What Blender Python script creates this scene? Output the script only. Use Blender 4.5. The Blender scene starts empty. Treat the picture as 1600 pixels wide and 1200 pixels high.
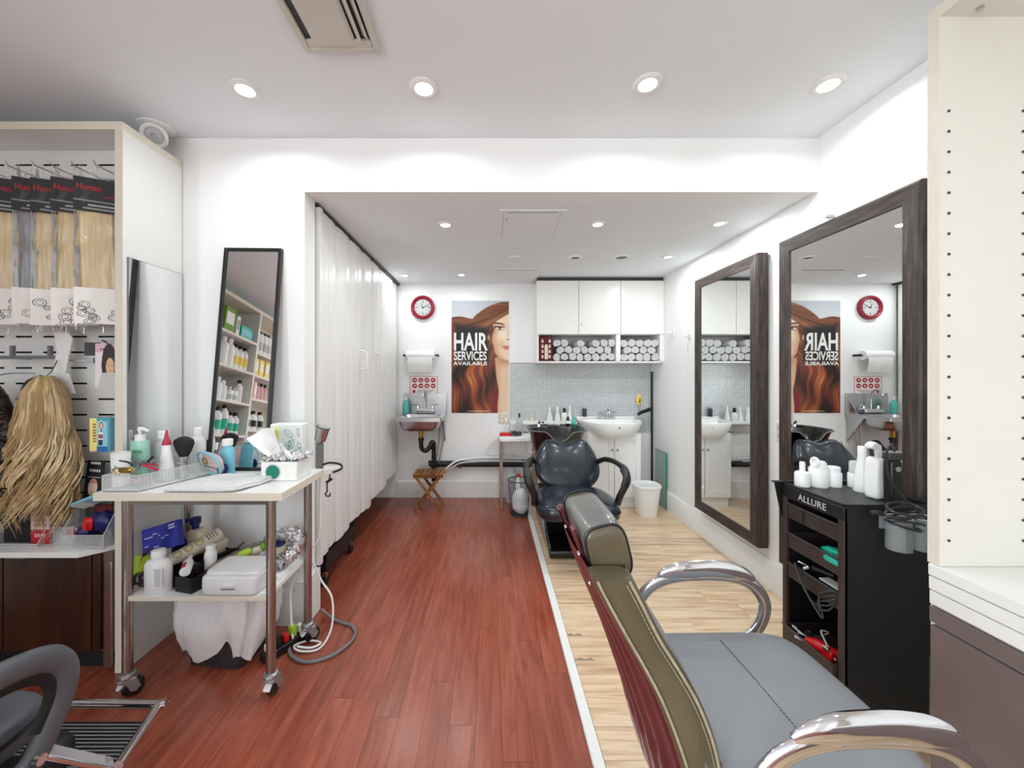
import bpy, math, random
import numpy as np
from mathutils import Vector, Matrix
random.seed(7)
R = math.radians
scene = bpy.context.scene
col = scene.collection

# ---------------------------------------------------------------- camera, world, lights, exposure
H = 1.336                                   # eye height in metres; the camera looks straight along +Y
cam_data = bpy.data.cameras.new('camera')
cam_data.sensor_width = 36.0
cam_data.lens = 13.5                        # 600 px focal length on a 1600 px frame
cam_data.shift_x = 34 / 1600
cam_data.shift_y = -17 / 1600
cam_data.clip_start = 0.05
cam = bpy.data.objects.new('camera', cam_data)
cam.location = (0, 0, H)
cam.rotation_euler = (R(90), 0, 0)
col.objects.link(cam)
scene.camera = cam

world = bpy.data.worlds.new('world')
scene.world = world
world.use_nodes = True
world.node_tree.nodes['Background'].inputs[0].default_value = (0.93, 0.96, 1.0, 1)
world.node_tree.nodes['Background'].inputs[1].default_value = 1.0

scene.view_settings.view_transform = 'Standard'
scene.view_settings.look = 'None'
scene.view_settings.gamma = 1.0
scene.view_settings.use_curve_mapping = False
scene.view_settings.exposure = 0.06

MAIN_Z = 2.586                              # main ceiling
ALC_Z = 2.300                               # lowered ceiling of the wash alcove
LAMP_MAIN, LAMP_ALC, FILL_REAR, FILL_SIDE = 3.4, 5.0, 26.0, 140.0


def area_light(name, loc, size, power, rot=(0, 0, 0), size_y=None, color=(0.915, 0.985, 1.0)):
    ld = bpy.data.lights.new(name, 'AREA')
    ld.energy = power
    ld.color = color
    if size_y:
        ld.shape = 'RECTANGLE'
        ld.size, ld.size_y = size, size_y
    else:
        ld.shape = 'DISK'
        ld.size = size
    o = bpy.data.objects.new(name, ld)
    o.location = loc
    o.rotation_euler = rot
    col.objects.link(o)
    return o


XL = -2.8                                   # left wall of the shop
# added fill light, placed at the unseen shop front behind the camera
area_light('fill_light', (-0.5, -3.42, 1.45), 3.6, FILL_REAR, (R(90), 0, 0), 2.1, (0.895, 0.975, 1.0))

# and more added fill light at a made-up side window in the left wall
area_light('fill_light', (XL + .06, -2.22, 1.45), 1.9, FILL_SIDE, (0, R(-90), 0), 1.9, (0.895, 0.975, 1.0))

MAIN_LAMPS = [(-1.078, 1.689), (-0.291, 1.68), (0.679, 1.656), (1.461, 1.66),
              (-1.078, 0.2), (-0.291, 0.2), (0.679, 0.2), (1.20, 0.2),
              (-1.078, -1.4), (0.679, -1.4)]
ALC_LAMPS = [(-0.291, 2.49), (0.695, 2.48), (1.475, 2.47), (1.472, 3.178), (-0.842, 3.78), (-0.282, 3.756)]
for x, y in MAIN_LAMPS:
    lamp = area_light('downlight_lamp', (x, y, MAIN_Z - 0.0105), 0.066, LAMP_MAIN if y > 1 else LAMP_MAIN * .4)
    lamp.data.spread = math.radians(163)
for x, y in ALC_LAMPS:
    area_light('downlight_lamp', (x, y, ALC_Z - 0.0095), 0.052, LAMP_ALC if y < 3.5 else LAMP_ALC * .5)


# ---------------------------------------------------------------- materials
def lin(h):
    if isinstance(h, str):
        h = h.lstrip('#')
        c = [int(h[i:i + 2], 16) / 255 for i in (0, 2, 4)]
    else:
        c = h
    return tuple((v / 12.92 if v <= 0.04045 else ((v + 0.055) / 1.055) ** 2.4) for v in c) + (1.0,)


def mat(name, color, rough=0.5, metal=0.0, noise=0.0, scale=8.0, bump=0.0, bscale=60.0, alpha=1.0, trans=0.0,
        emit=0.0, spec=0.5, coat=0.0, stretch=(1, 1, 1), ior=1.45):
    m = bpy.data.materials.new(name)
    m.use_nodes = True
    nt = m.node_tree
    b = nt.nodes['Principled BSDF']
    c = lin(color)
    b.inputs['Base Color'].default_value = c
    b.inputs['Roughness'].default_value = rough
    b.inputs['Metallic'].default_value = metal
    b.inputs['Specular IOR Level'].default_value = spec
    b.inputs['IOR'].default_value = ior
    if coat:
        b.inputs['Coat Weight'].default_value = coat
        b.inputs['Coat Roughness'].default_value = 0.12
    if alpha < 1:
        b.inputs['Alpha'].default_value = alpha
    if trans:
        b.inputs['Transmission Weight'].default_value = trans
    if emit:
        b.inputs['Emission Color'].default_value = c
        b.inputs['Emission Strength'].default_value = emit
    tc = nt.nodes.new('ShaderNodeTexCoord')
    mp = nt.nodes.new('ShaderNodeMapping')
    mp.inputs['Scale'].default_value = stretch
    nt.links.new(tc.outputs['Object'], mp.inputs[0])
    if noise:
        n = nt.nodes.new('ShaderNodeTexNoise')
        n.inputs['Scale'].default_value = scale
        n.inputs['Detail'].default_value = 5
        nt.links.new(mp.outputs[0], n.inputs['Vector'])
        rp = nt.nodes.new('ShaderNodeValToRGB')
        rp.color_ramp.elements[0].position = 0.3
        rp.color_ramp.elements[1].position = 0.7
        rp.color_ramp.elements[0].color = tuple(v * (1 - noise) for v in c[:3]) + (1,)
        rp.color_ramp.elements[1].color = tuple(min(1, v * (1 + noise)) for v in c[:3]) + (1,)
        nt.links.new(n.outputs['Fac'], rp.inputs[0])
        nt.links.new(rp.outputs[0], b.inputs['Base Color'])
    if bump:
        n2 = nt.nodes.new('ShaderNodeTexNoise')
        n2.inputs['Scale'].default_value = bscale
        n2.inputs['Detail'].default_value = 3
        nt.links.new(mp.outputs[0], n2.inputs['Vector'])
        bp = nt.nodes.new('ShaderNodeBump')
        bp.inputs['Strength'].default_value = bump
        bp.inputs['Distance'].default_value = 0.01
        nt.links.new(n2.outputs['Fac'], bp.inputs['Height'])
        nt.links.new(bp.outputs[0], b.inputs['Normal'])
    return m


def wood_mat(name, c_dark, c_mid, c_light, stretch, rough=0.35, scale=3.0, vary=0.12, coat=0.0, knots=False):
    """Grain along the long axis; every object gets its own offset and tone."""
    m = bpy.data.materials.new(name)
    m.use_nodes = True
    nt = m.node_tree
    N, L = nt.nodes, nt.links
    b = N['Principled BSDF']
    tc = N.new('ShaderNodeTexCoord')
    oi = N.new('ShaderNodeObjectInfo')
    mul = N.new('ShaderNodeVectorMath'); mul.operation = 'SCALE'
    cmb = N.new('ShaderNodeCombineXYZ')
    for i in range(3):
        L.new(oi.outputs['Random'], cmb.inputs[i])
    L.new(cmb.outputs[0], mul.inputs[0]); mul.inputs['Scale'].default_value = 37.0
    add = N.new('ShaderNodeVectorMath'); add.operation = 'ADD'
    L.new(tc.outputs['Object'], add.inputs[0]); L.new(mul.outputs[0], add.inputs[1])
    mp = N.new('ShaderNodeMapping'); mp.inputs['Scale'].default_value = stretch
    L.new(add.outputs[0], mp.inputs[0])
    n = N.new('ShaderNodeTexNoise'); n.inputs['Scale'].default_value = scale
    n.inputs['Detail'].default_value = 6; n.inputs['Roughness'].default_value = 0.62
    n.inputs['Distortion'].default_value = 0.6
    L.new(mp.outputs[0], n.inputs['Vector'])
    rp = N.new('ShaderNodeValToRGB')
    e = rp.color_ramp.elements
    e[0].position, e[1].position = 0.30, 0.72
    e[0].color, e[1].color = lin(c_dark), lin(c_light)
    k = e.new(0.5); k.color = lin(c_mid)
    L.new(n.outputs['Fac'], rp.inputs[0])
    hs = N.new('ShaderNodeHueSaturation')
    mr = N.new('ShaderNodeMapRange')
    mr.inputs['To Min'].default_value = 1 - vary; mr.inputs['To Max'].default_value = 1 + vary
    L.new(oi.outputs['Random'], mr.inputs['Value'])
    L.new(mr.outputs[0], hs.inputs['Value']); L.new(rp.outputs[0], hs.inputs['Color'])
    L.new(hs.outputs[0], b.inputs['Base Color'])
    b.inputs['Roughness'].default_value = rough
    if coat:
        b.inputs['Coat Weight'].default_value = coat
        b.inputs['Coat Roughness'].default_value = 0.2
    return m


def print_mat():
    """Flat print: ink colours live in the colour attribute of the printed sheet."""
    m = bpy.data.materials.new('print_ink')
    m.use_nodes = True
    nt = m.node_tree
    a = nt.nodes.new('ShaderNodeAttribute'); a.attribute_name = 'Ink'
    nt.links.new(a.outputs['Color'], nt.nodes['Principled BSDF'].inputs['Base Color'])
    nt.nodes['Principled BSDF'].inputs['Roughness'].default_value = 0.55
    return m


def film_mat(name):
    """Thin crinkled clear film: see-through with strong glints."""
    m = bpy.data.materials.new(name)
    m.use_nodes = True
    nt = m.node_tree
    N, L = nt.nodes, nt.links
    N.remove(N['Principled BSDF'])
    tr = N.new('ShaderNodeBsdfTransparent')
    gl = N.new('ShaderNodeBsdfGlossy'); gl.inputs['Roughness'].default_value = 0.10
    gl.inputs['Color'].default_value = (.95, .96, .97, 1)
    mx = N.new('ShaderNodeMixShader')
    lw = N.new('ShaderNodeFresnel'); lw.inputs['IOR'].default_value = 1.42
    tc = N.new('ShaderNodeTexCoord')
    n = N.new('ShaderNodeTexNoise'); n.inputs['Scale'].default_value = 15; n.inputs['Detail'].default_value = 1.5
    mp = N.new('ShaderNodeMapping'); mp.inputs['Scale'].default_value = (1.6, 1, .45)
    L.new(tc.outputs['Object'], mp.inputs[0]); L.new(mp.outputs[0], n.inputs['Vector'])
    b = N.new('ShaderNodeBump'); b.inputs['Strength'].default_value = .7; b.inputs['Distance'].default_value = .02
    L.new(n.outputs['Fac'], b.inputs['Height'])
    L.new(b.outputs[0], gl.inputs['Normal']); L.new(b.outputs[0], lw.inputs['Normal'])
    L.new(lw.outputs[0], mx.inputs[0]); L.new(tr.outputs[0], mx.inputs[1]); L.new(gl.outputs[0], mx.inputs[2])
    L.new(mx.outputs[0], N['Material Output'].inputs['Surface'])
    return m


M = {}
M['printred'] = mat('dark_red_ink', '#a52831', 0.5, noise=0.05)
M['vent'] = mat('off_white_metal', '#d2cec4', 0.45, noise=0.03, scale=8)
M['coil'] = mat('grey_black_cable', '#2e2e31', 0.35, noise=0.1, scale=20)
M['caster'] = mat('grey_caster_metal', '#a5a6a8', 0.3, metal=0.7, noise=0.05)
M['wall'] = mat('white_wall_paint', '#f4f4f3', 0.6, noise=0.010, scale=3, bump=0.03, bscale=180)
M['ceil'] = mat('ceiling_paint', '#eef2f5', 0.7, noise=0.015, scale=2)
M['trim'] = mat('white_trim_paint', '#ecebe8', 0.4, noise=0.01, scale=4)
M['white'] = mat('white_lacquer', '#eeedea', 0.28, noise=0.008, scale=5)
M['whitep'] = mat('white_plastic', '#f0f0ef', 0.35, noise=0.01, scale=10)
M['cream'] = mat('cream_edge_band', '#e2dacb', 0.45, noise=0.03, scale=14, stretch=(6, 6, 1))
M['board'] = mat('white_melamine', '#ecebe8', 0.38, noise=0.012, scale=6)
M['unitboard'] = mat('warm_white_melamine', '#e0dcd2', 0.4, noise=0.012, scale=6)
M['black'] = mat('black_plastic', '#18181a', 0.38, noise=0.1, scale=12)
M['blackm'] = mat('black_powder_metal', '#1d1d1f', 0.42, noise=0.12, scale=9, bump=0.03, bscale=300)
M['blackgl'] = mat('black_gloss', '#0d0d0f', 0.14, noise=0.05, scale=6, coat=0.4)
M['chrome'] = mat('chrome', '#d9d9dc', 0.08, 1.0, noise=0.02, scale=9)
M['steel'] = mat('brushed_steel', '#aaa49f', 0.3, 1.0, noise=0.08, scale=20, stretch=(8, 8, 1))
M['inox'] = mat('stainless_steel', '#c2c2c4', 0.28, 1.0, noise=0.05, scale=15)
M['mirror'] = mat('mirror_glass', '#f0f2f1', 0.0, 1.0)
M['glass'] = mat('clear_acrylic', '#f2f5f6', 0.06, alpha=0.22, spec=0.6, noise=0.01)
M['glassd'] = mat('tinted_acrylic', '#b9bfc2', 0.08, alpha=0.38, spec=0.6, noise=0.02)
M['bag'] = film_mat('clear_plastic_film')
M['glassg'] = mat('green_edged_glass', '#a9c4b8', 0.05, alpha=0.42, spec=0.6, noise=0.02)
M['lamp'] = mat('lit_lamp_lens', '#fffdf6', 0.4, emit=9.0)
M['leather'] = mat('blue_black_vinyl', '#1d232e', 0.28, noise=0.08, scale=7, bump=0.12, bscale=9, coat=0.25)
M['olive'] = mat('olive_vinyl', '#5b533f', 0.3, noise=0.14, scale=9, bump=0.06, bscale=40, coat=0.35)
M['greytop'] = mat('grey_vinyl', '#6d6d6a', 0.28, noise=0.08, scale=8, bump=0.05, bscale=30, coat=0.3)
M['burg'] = mat('burgundy_vinyl', '#5a2026', 0.28, noise=0.16, scale=8, coat=0.4)
M['seatgrey'] = mat('grey_seat_vinyl', '#808287', 0.42, noise=0.05, scale=5, bump=0.05, bscale=14)
M['darkseat'] = mat('slate_seat_vinyl', '#54575e', 0.4, noise=0.05, scale=5)
M['pipe'] = mat('cream_welt', '#a89f86', 0.5, noise=0.2, scale=60)
M['greyarm'] = mat('dark_grey_polyurethane', '#55565b', 0.42, noise=0.08, scale=9, bump=0.04, bscale=90)
M['rubber'] = mat('black_rubber', '#161617', 0.6, noise=0.1, scale=30)
M['frame'] = wood_mat('dark_weathered_wood', '#1f1714', '#3d302b', '#5e5049', (18, 18, 1.6), 0.5, 4.0, 0.08)
M['frameh'] = wood_mat('dark_weathered_wood_across', '#1f1714', '#3d302b', '#5e5049', (18, 1.6, 18), 0.5, 4.0, 0.08)
M['redfloor'] = wood_mat('red_laminate', '#7d3a28', '#954a36', '#a85d48', (14, 1.1, 14), 0.27, 2.6, 0.09, coat=0.2)
M['oakfloor'] = wood_mat('pale_maple_laminate', '#b48e6a', '#dcbf9e', '#ecd7bb', (1.0, 13, 13), 0.33, 2.4, 0.09, coat=0.1)
M['brown'] = wood_mat('dark_walnut_laminate', '#1e0f08', '#321a0e', '#452716', (7, 7, 1.0), 0.3, 2.2, 0.05, coat=0.2)
M['taupe'] = mat('taupe_laminate', '#6d5f5d', 0.5, noise=0.07, scale=9, bump=0.03, bscale=120)
M['taupefr'] = mat('grey_brown_edge', '#6b5c50', 0.5, noise=0.08, scale=10)
M['brownplast'] = mat('dark_brown_tray_plastic', '#3a302d', 0.45, noise=0.1, scale=14)
M['stool'] = wood_mat('oiled_acacia', '#5f3413', '#8f5826', '#b67a3c', (9, 9, 2), 0.45, 4, 0.16)
M['legwood'] = wood_mat('greyed_beech', '#7f6a5c', '#9a8473', '#b19c8a', (9, 9, 1.2), 0.5, 4, 0.05)
M['grout'] = mat('grey_grout', '#8d9298', 0.8, noise=0.05, scale=40)
M['tile'] = mat('white_glass_mosaic', '#dde0e1', 0.15, noise=0.10, scale=50, spec=0.6)
M['ceramic'] = mat('white_ceramic', '#f4f4f3', 0.1, noise=0.006, scale=4, coat=0.3)
M['mdf'] = mat('white_painted_door', '#efeeed', 0.35, noise=0.008, scale=5)
M['pvc'] = mat('white_pvc', '#eceae8', 0.3, noise=0.012, scale=5, stretch=(6, 6, 0.5))
M['clockred'] = mat('dark_red_plastic', '#8c1b2f', 0.3, noise=0.06, scale=9)
M['brass'] = mat('brass', '#b08a3c', 0.28, 1.0, noise=0.08, scale=20)
M['red'] = mat('red_plastic', '#c8141a', 0.3, noise=0.08, scale=14)
M['darkred'] = mat('dark_red_cloth', '#5a1018', 0.75, noise=0.2, scale=30)
M['teal'] = mat('teal_plastic', '#1fb59a', 0.3, noise=0.08, scale=16)
M['tealdk'] = mat('dark_teal_plastic', '#0e7d68', 0.35, noise=0.1, scale=16)
M['mint'] = mat('mint_lotion', '#a9dcc6', 0.2, noise=0.08, scale=30, alpha=0.85)
M['aqua'] = mat('aqua_liquid_soap', '#5fc7b8', 0.15, noise=0.06, scale=20, alpha=0.85)
M['skyblue'] = mat('light_blue_plastic', '#7cc3d8', 0.3, noise=0.05, scale=14)
M['navy'] = mat('navy_card', '#1b2590', 0.4, noise=0.1, scale=20)
M['navydk'] = mat('navy_plastic', '#131a5c', 0.4, noise=0.1, scale=20)
M['towel'] = mat('white_terry', '#efefee', 0.95, noise=0.06, scale=90, bump=0.8, bscale=260)
M['paper'] = mat('white_paper', '#f3f3f2', 0.8, noise=0.012, scale=20, bump=0.15, bscale=50)
M['poly'] = mat('milky_bin_liner', '#f6f7f8', 0.32, noise=0.03, scale=9, bump=0.5, bscale=22, alpha=0.93)
M['foil'] = mat('crumpled_foil', '#dfdfe2', 0.16, 1.0, noise=0.12, scale=30, bump=1.0, bscale=70)
M['beige'] = mat('beige_plastic', '#d9cdb5', 0.45, noise=0.05, scale=12)
M['green'] = mat('lime_green_print', '#a9c83a', 0.45, noise=0.12, scale=14)
M['greendk'] = mat('green_card', '#6f9a2a', 0.5, noise=0.14, scale=14)
M['yellow'] = mat('yellow_card', '#f0d56a', 0.5, noise=0.05, scale=14)
M['pink'] = mat('pink_card', '#e7b9b6', 0.5, noise=0.08, scale=14)
M['magenta'] = mat('raspberry_plastic', '#b8264b', 0.35, noise=0.06, scale=14)
M['purple'] = mat('violet_plastic', '#5f4f9a', 0.35, noise=0.06, scale=14)
M['grey'] = mat('mid_grey_plastic', '#77787b', 0.4, noise=0.05, scale=12)
M['dkgrey'] = mat('dark_grey_plastic', '#3a3b3e', 0.45, noise=0.06, scale=12)
M['ltgrey'] = mat('light_grey_plastic', '#c3c3c3', 0.4, noise=0.04, scale=12)
M['gold'] = mat('gold_metal', '#b59a56', 0.22, 1.0, noise=0.1, scale=24)
M['label'] = mat('white_paper_label', '#f1f1ee', 0.6, noise=0.04, scale=40)
M['milky'] = mat('milky_hdpe', '#eef0f1', 0.35, noise=0.02, scale=9, alpha=0.9)
M['hairblond'] = mat('blond_hair', '#b0946a', 0.42, noise=0.30, scale=9, stretch=(5, 5, 1.0), spec=0.5)
M['hairlite'] = mat('light_blond_hair', '#dcc59a', 0.38, noise=0.2, scale=12, spec=0.6)
M['hairdark'] = mat('plum_black_hair', '#241519', 0.32, noise=0.35, scale=20, spec=0.7)
M['haircream'] = mat('beige_blond_hair', '#d6bf95', 0.5, noise=0.16, scale=10, stretch=(10, 10, 0.6))
M['hairgrey'] = mat('silver_grey_hair', '#8f9092', 0.5, noise=0.2, scale=10, stretch=(10, 10, 0.6))
M['concrete'] = mat('rear_floor_red', '#86402f', 0.4, noise=0.12, scale=8, stretch=(8, 0.8, 1))
M['print'] = print_mat()


# ---------------------------------------------------------------- mesh building
def crm(pts, n=6, closed=False):
    """Catmull-Rom through the points."""
    P = [Vector(p) for p in pts]
    out = []
    m = len(P)
    rng = range(m if closed else m - 1)
    for i in rng:
        if closed:
            a, b, c, d = P[(i - 1) % m], P[i], P[(i + 1) % m], P[(i + 2) % m]
        else:
            a, b, c, d = P[max(i - 1, 0)], P[i], P[i + 1], P[min(i + 2, m - 1)]
        for k in range(n):
            t = k / n
            out.append(0.5 * ((2 * b) + (c - a) * t + (2 * a - 5 * b + 4 * c - d) * t * t + (3 * b - a - 3 * c + d) * t ** 3))
    if not closed:
        out.append(P[-1].copy())
    return out


class MB:
    def __init__(self):
        self.v, self.f, self.m = [], [], []

    def add(self, vs, fs, mi=0, X=None):
        o = len(self.v)
        for p in vs:
            p = Vector(p)
            self.v.append(X @ p if X is not None else p)
        for f in fs:
            self.f.append(tuple(o + i for i in f))
            self.m.append(mi)
        return self

    def box(self, x0, x1, y0, y1, z0, z1, mi=0, X=None):
        vs = [(x, y, z) for z in (z0, z1) for y in (y0, y1) for x in (x0, x1)]
        return self.add(vs, [(0, 2, 3, 1), (4, 5, 7, 6), (0, 1, 5, 4), (2, 6, 7, 3), (0, 4, 6, 2), (1, 3, 7, 5)], mi, X)

    def bar(self, p0, p1, w, h, mi=0, up=(0, 0, 1)):
        p0, p1 = Vector(p0), Vector(p1)
        d = (p1 - p0).normalized()
        u = Vector(up)
        s = d.cross(u)
        if s.length < 1e-4:
            s = d.cross(Vector((1, 0, 0)))
        s.normalize()
        u = s.cross(d)
        vs = []
        for p in (p0, p1):
            for a, b in ((-1, -1), (1, -1), (1, 1), (-1, 1)):
                vs.append(p + s * (a * w / 2) + u * (b * h / 2))
        return self.add(vs, [(0, 3, 2, 1), (4, 5, 6, 7), (0, 1, 5, 4), (1, 2, 6, 5), (2, 3, 7, 6), (3, 0, 4, 7)], mi)

    def tube(self, pts, r, n=8, mi=0, closed=False, flat=None, up=(0, 0, 1), cap=True):
        P = [Vector(p) for p in pts]
        k = len(P)
        rr = r if isinstance(r, (list, tuple)) else [r] * k
        vs, fs = [], []
        u0 = Vector(up)
        prev = None
        for i, p in enumerate(P):
            a = P[(i - 1) % k] if closed else P[max(i - 1, 0)]
            b = P[(i + 1) % k] if closed else P[min(i + 1, k - 1)]
            t = (b - a)
            t = t.normalized() if t.length > 1e-9 else Vector((0, 0, 1))
            if flat is not None or prev is None:
                s = t.cross(u0)
                if s.length < 1e-3:
                    s = t.cross(Vector((1, 0, 0))) if abs(t.x) < 0.9 else t.cross(Vector((0, 1, 0)))
            else:
                s = prev - t * prev.dot(t)
            s.normalize()
            prev = s
            w = t.cross(s)
            q = 1.0 if flat is None else flat
            for j in range(n):
                an = 2 * math.pi * j / n
                vs.append(p + s * (math.cos(an) * rr[i]) + w * (math.sin(an) * rr[i] * q))
        for i in range(k if closed else k - 1):
            a, b = i * n, ((i + 1) % k) * n
            for j in range(n):
                fs.append((a + j, a + (j + 1) % n, b + (j + 1) % n, b + j))
        if cap and not closed:
            fs.append(tuple(reversed(range(n))))
            fs.append(tuple((k - 1) * n + j for j in range(n)))
        return self.add(vs, fs, mi)

    def cyl(self, p0, p1, r0, r1=None, n=20, mi=0, cap=True):
        return self.tube([p0, p1], [r0, r0 if r1 is None else r1], n, mi, cap=cap)

    def lathe(self, prof, c=(0, 0, 0), n=24, mi=0, X=None, sx=1.0, sy=1.0, cap=True):
        c = Vector(c)
        vs, fs = [], []
        for r, z in prof:
            for j in range(n):
                a = 2 * math.pi * j / n
                vs.append(c + Vector((math.cos(a) * r * sx, math.sin(a) * r * sy, z)))
        for i in range(len(prof) - 1):
            for j in range(n):
                fs.append((i * n + j, i * n + (j + 1) % n, (i + 1) * n + (j + 1) % n, (i + 1) * n + j))
        if cap:
            if prof[0][0] > 1e-6:
                fs.append(tuple(reversed(range(n))))
            if prof[-1][0] > 1e-6:
                fs.append(tuple((len(prof) - 1) * n + j for j in range(n)))
        return self.add(vs, fs, mi, X)

    def sell(self, c, a, e1=0.5, e2=0.5, nu=28, nv=16, mi=0, X=None, fn=None):
        def sp(w, e):
            return math.copysign(abs(w) ** e, w)
        vs, fs = [], []
        c = Vector(c)
        for i in range(nv + 1):
            ph = -math.pi / 2 + math.pi * i / nv
            for j in range(nu):
                th = 2 * math.pi * j / nu
                p = Vector((a[0] * sp(math.cos(ph), e1) * sp(math.cos(th), e2),
                            a[1] * sp(math.cos(ph), e1) * sp(math.sin(th), e2), a[2] * sp(math.sin(ph), e1)))
                if fn:
                    p = fn(p)
                p = (X @ p if X is not None else p) + c
                vs.append(p)
        for i in range(nv):
            for j in range(nu):
                fs.append((i * nu + j, i * nu + (j + 1) % nu, (i + 1) * nu + (j + 1) % nu, (i + 1) * nu + j))
        return self.add(vs, fs, mi)

    def prism(self, poly, ax, a0, a1, mi=0, X=None):
        """Extrude a 2-D polygon along axis 0/1/2; the polygon gives the other two coordinates in order."""
        n = len(poly)
        vs = []
        for a in (a0, a1):
            for p in poly:
                q = [p[0], p[1]]
                q.insert(ax, a)
                vs.append(q)
        fs = [tuple(range(n)), tuple(reversed(range(n, 2 * n)))]
        for i in range(n):
            fs.append((i, n + i, n + (i + 1) % n, (i + 1) % n))
        return self.add(vs, fs, mi, X)

    def grid(self, fn, nu, nv, mi=0, cu=False, cv=False, X=None):
        vs = [fn(i / (nu if cu else nu - 1), j / (nv if cv else nv - 1)) for i in range(nu) for j in range(nv)]
        fs = []
        for i in range(nu if cu else nu - 1):
            for j in range(nv if cv else nv - 1):
                i2, j2 = (i + 1) % nu, (j + 1) % nv
                fs.append((i * nv + j, i2 * nv + j, i2 * nv + j2, i * nv + j2))
        return self.add(vs, fs, mi, X)

    def pillow(self, outline, thick, rings=8, mi=0, X=None, back=0.6, power=0.5):
        """Closed cushion over a 2-D outline (x, y), bulging in z."""
        n = len(outline)
        cx = sum(p[0] for p in outline) / n
        cy = sum(p[1] for p in outline) / n
        vs, fs = [], []
        prof = []
        for k in range(rings):
            a = (math.pi / 2) * k / rings
            prof.append((math.sin(a) ** 1, thick * math.cos(a) ** power))
        seq = [(s, h) for s, h in prof] + [(1.0, 0.0)] + [(s, -h * back) for s, h in reversed(prof)]
        for s, h in seq:
            for p in outline:
                vs.append((cx + (p[0] - cx) * s, cy + (p[1] - cy) * s, h))
        for i in range(len(seq) - 1):
            for j in range(n):
                fs.append((i * n + j, (i + 1) * n + j, (i + 1) * n + (j + 1) % n, i * n + (j + 1) % n))
        return self.add(vs, fs, mi, X)

    def build(self, name, mats, parent=None, loc=None, shift=None, bevel=0.0, seg=2, smooth=True, ang=38, rot=None):
        if shift is not None:
            s = Vector(shift)
            vs = [tuple(p - s) for p in self.v]
        else:
            vs = [tuple(p) for p in self.v]
        me = bpy.data.meshes.new(name)
        me.from_pydata(vs, [], self.f)
        mats = mats if isinstance(mats, (list, tuple)) else [mats]
        for m in mats:
            me.materials.append(M[m] if isinstance(m, str) else m)
        if len(mats) > 1:
            me.polygons.foreach_set('material_index', self.m)
        if smooth:
            me.polygons.foreach_set('use_smooth', [True] * len(self.f))
            me.set_sharp_from_angle(angle=R(ang))
        me.update()
        o = bpy.data.objects.new(name, me)
        col.objects.link(o)
        if loc is not None:
            o.location = loc
        if rot is not None:
            o.rotation_euler = rot
        if parent is not None:
            o.parent = parent
        if bevel:
            md = o.modifiers.new('bevel', 'BEVEL')
            md.width = bevel
            md.segments = seg
            md.limit_method = 'ANGLE'
            md.angle_limit = R(40)
        return o


def tag(o, label=None, cat=None, group=None, kind=None):
    if label: o['label'] = label
    if cat: o['category'] = cat
    if group: o['group'] = group
    if kind: o['kind'] = kind
    return o


def thing(name, label, cat, loc=(0, 0, 0), rz=0.0, group=None, rot=None):
    o = bpy.data.objects.new(name, None)
    o.empty_display_size = 0.05
    col.objects.link(o)
    o.location = loc
    o.rotation_euler = rot if rot else (0, 0, rz)
    return tag(o, label, cat, group)


def dup(root, loc, rz=0.0, label=None, group=None, rot=None):
    r = root.copy(); col.objects.link(r)
    r.location = loc
    r.rotation_euler = rot if rot else (0, 0, rz)
    if label: r['label'] = label
    if group: r['group'] = group
    for ch in list(root.children):
        c = ch.copy(); col.objects.link(c); c.parent = r
        for g in list(ch.children):
            d = g.copy(); col.objects.link(d); d.parent = c
    return r


def struct(o):
    o['kind'] = 'structure'
    return o


def ink_sheet(name, w, h, nx, ny, fn, parent, X=None, label=None):
    """Flat printed sheet in its own x-z plane facing -y, centred on x, from z=0 up; fn(u, v arrays) -> sRGB arrays."""
    u = np.linspace(0, 1, nx)
    v = np.linspace(0, 1, ny)
    U, V = np.meshgrid(u, v)
    rgb = fn(U, V)
    rgb = np.clip(rgb, 0, 1)
    lin_ = np.where(rgb <= 0.04045, rgb / 12.92, ((rgb + 0.055) / 1.055) ** 2.4)
    co = np.stack([(U - 0.5) * w, np.zeros_like(U), V * h], -1).reshape(-1, 3)
    idx = np.arange(nx * ny).reshape(ny, nx)
    fs = np.stack([idx[:-1, :-1], idx[:-1, 1:], idx[1:, 1:], idx[1:, :-1]], -1).reshape(-1, 4)
    me = bpy.data.meshes.new(name)
    if X is not None:
        co = np.array([tuple(X @ Vector(p)) for p in co])
    me.from_pydata(co.tolist(), [], fs.tolist())
    ca = me.color_attributes.new('Ink', 'FLOAT_COLOR', 'POINT')
    rgba = np.concatenate([lin_.reshape(-1, 3), np.ones((nx * ny, 1))], 1).astype(np.float32)
    ca.data.foreach_set('color', rgba.ravel())
    me.materials.append(M['print'])
    o = bpy.data.objects.new(name, me)
    col.objects.link(o)
    o.parent = parent
    if label: o['label'] = label
    return o


def text_part(name, s, size, mat_key, parent, loc, rot, depth=0.0008, sx=1.0, bold=0.0, align='CENTER', spacing=1.0):
    cu = bpy.data.curves.new(name, 'FONT')
    cu.body = s
    cu.size = size
    cu.extrude = depth
    cu.offset = bold
    cu.align_x = align
    cu.space_character = spacing
    cu.resolution_u = 3
    tmp = bpy.data.objects.new(name, cu)
    col.objects.link(tmp)
    dg = bpy.context.evaluated_depsgraph_get()
    me = bpy.data.meshes.new_from_object(tmp.evaluated_get(dg))
    bpy.data.objects.remove(tmp)
    me.materials.clear()
    me.materials.append(M[mat_key])
    me.transform(Matrix.Diagonal((sx, 1, 1, 1)))
    o = bpy.data.objects.new(name, me)
    col.objects.link(o)
    o.parent = parent
    o.location = loc
    o.rotation_euler = rot
    return o


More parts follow.
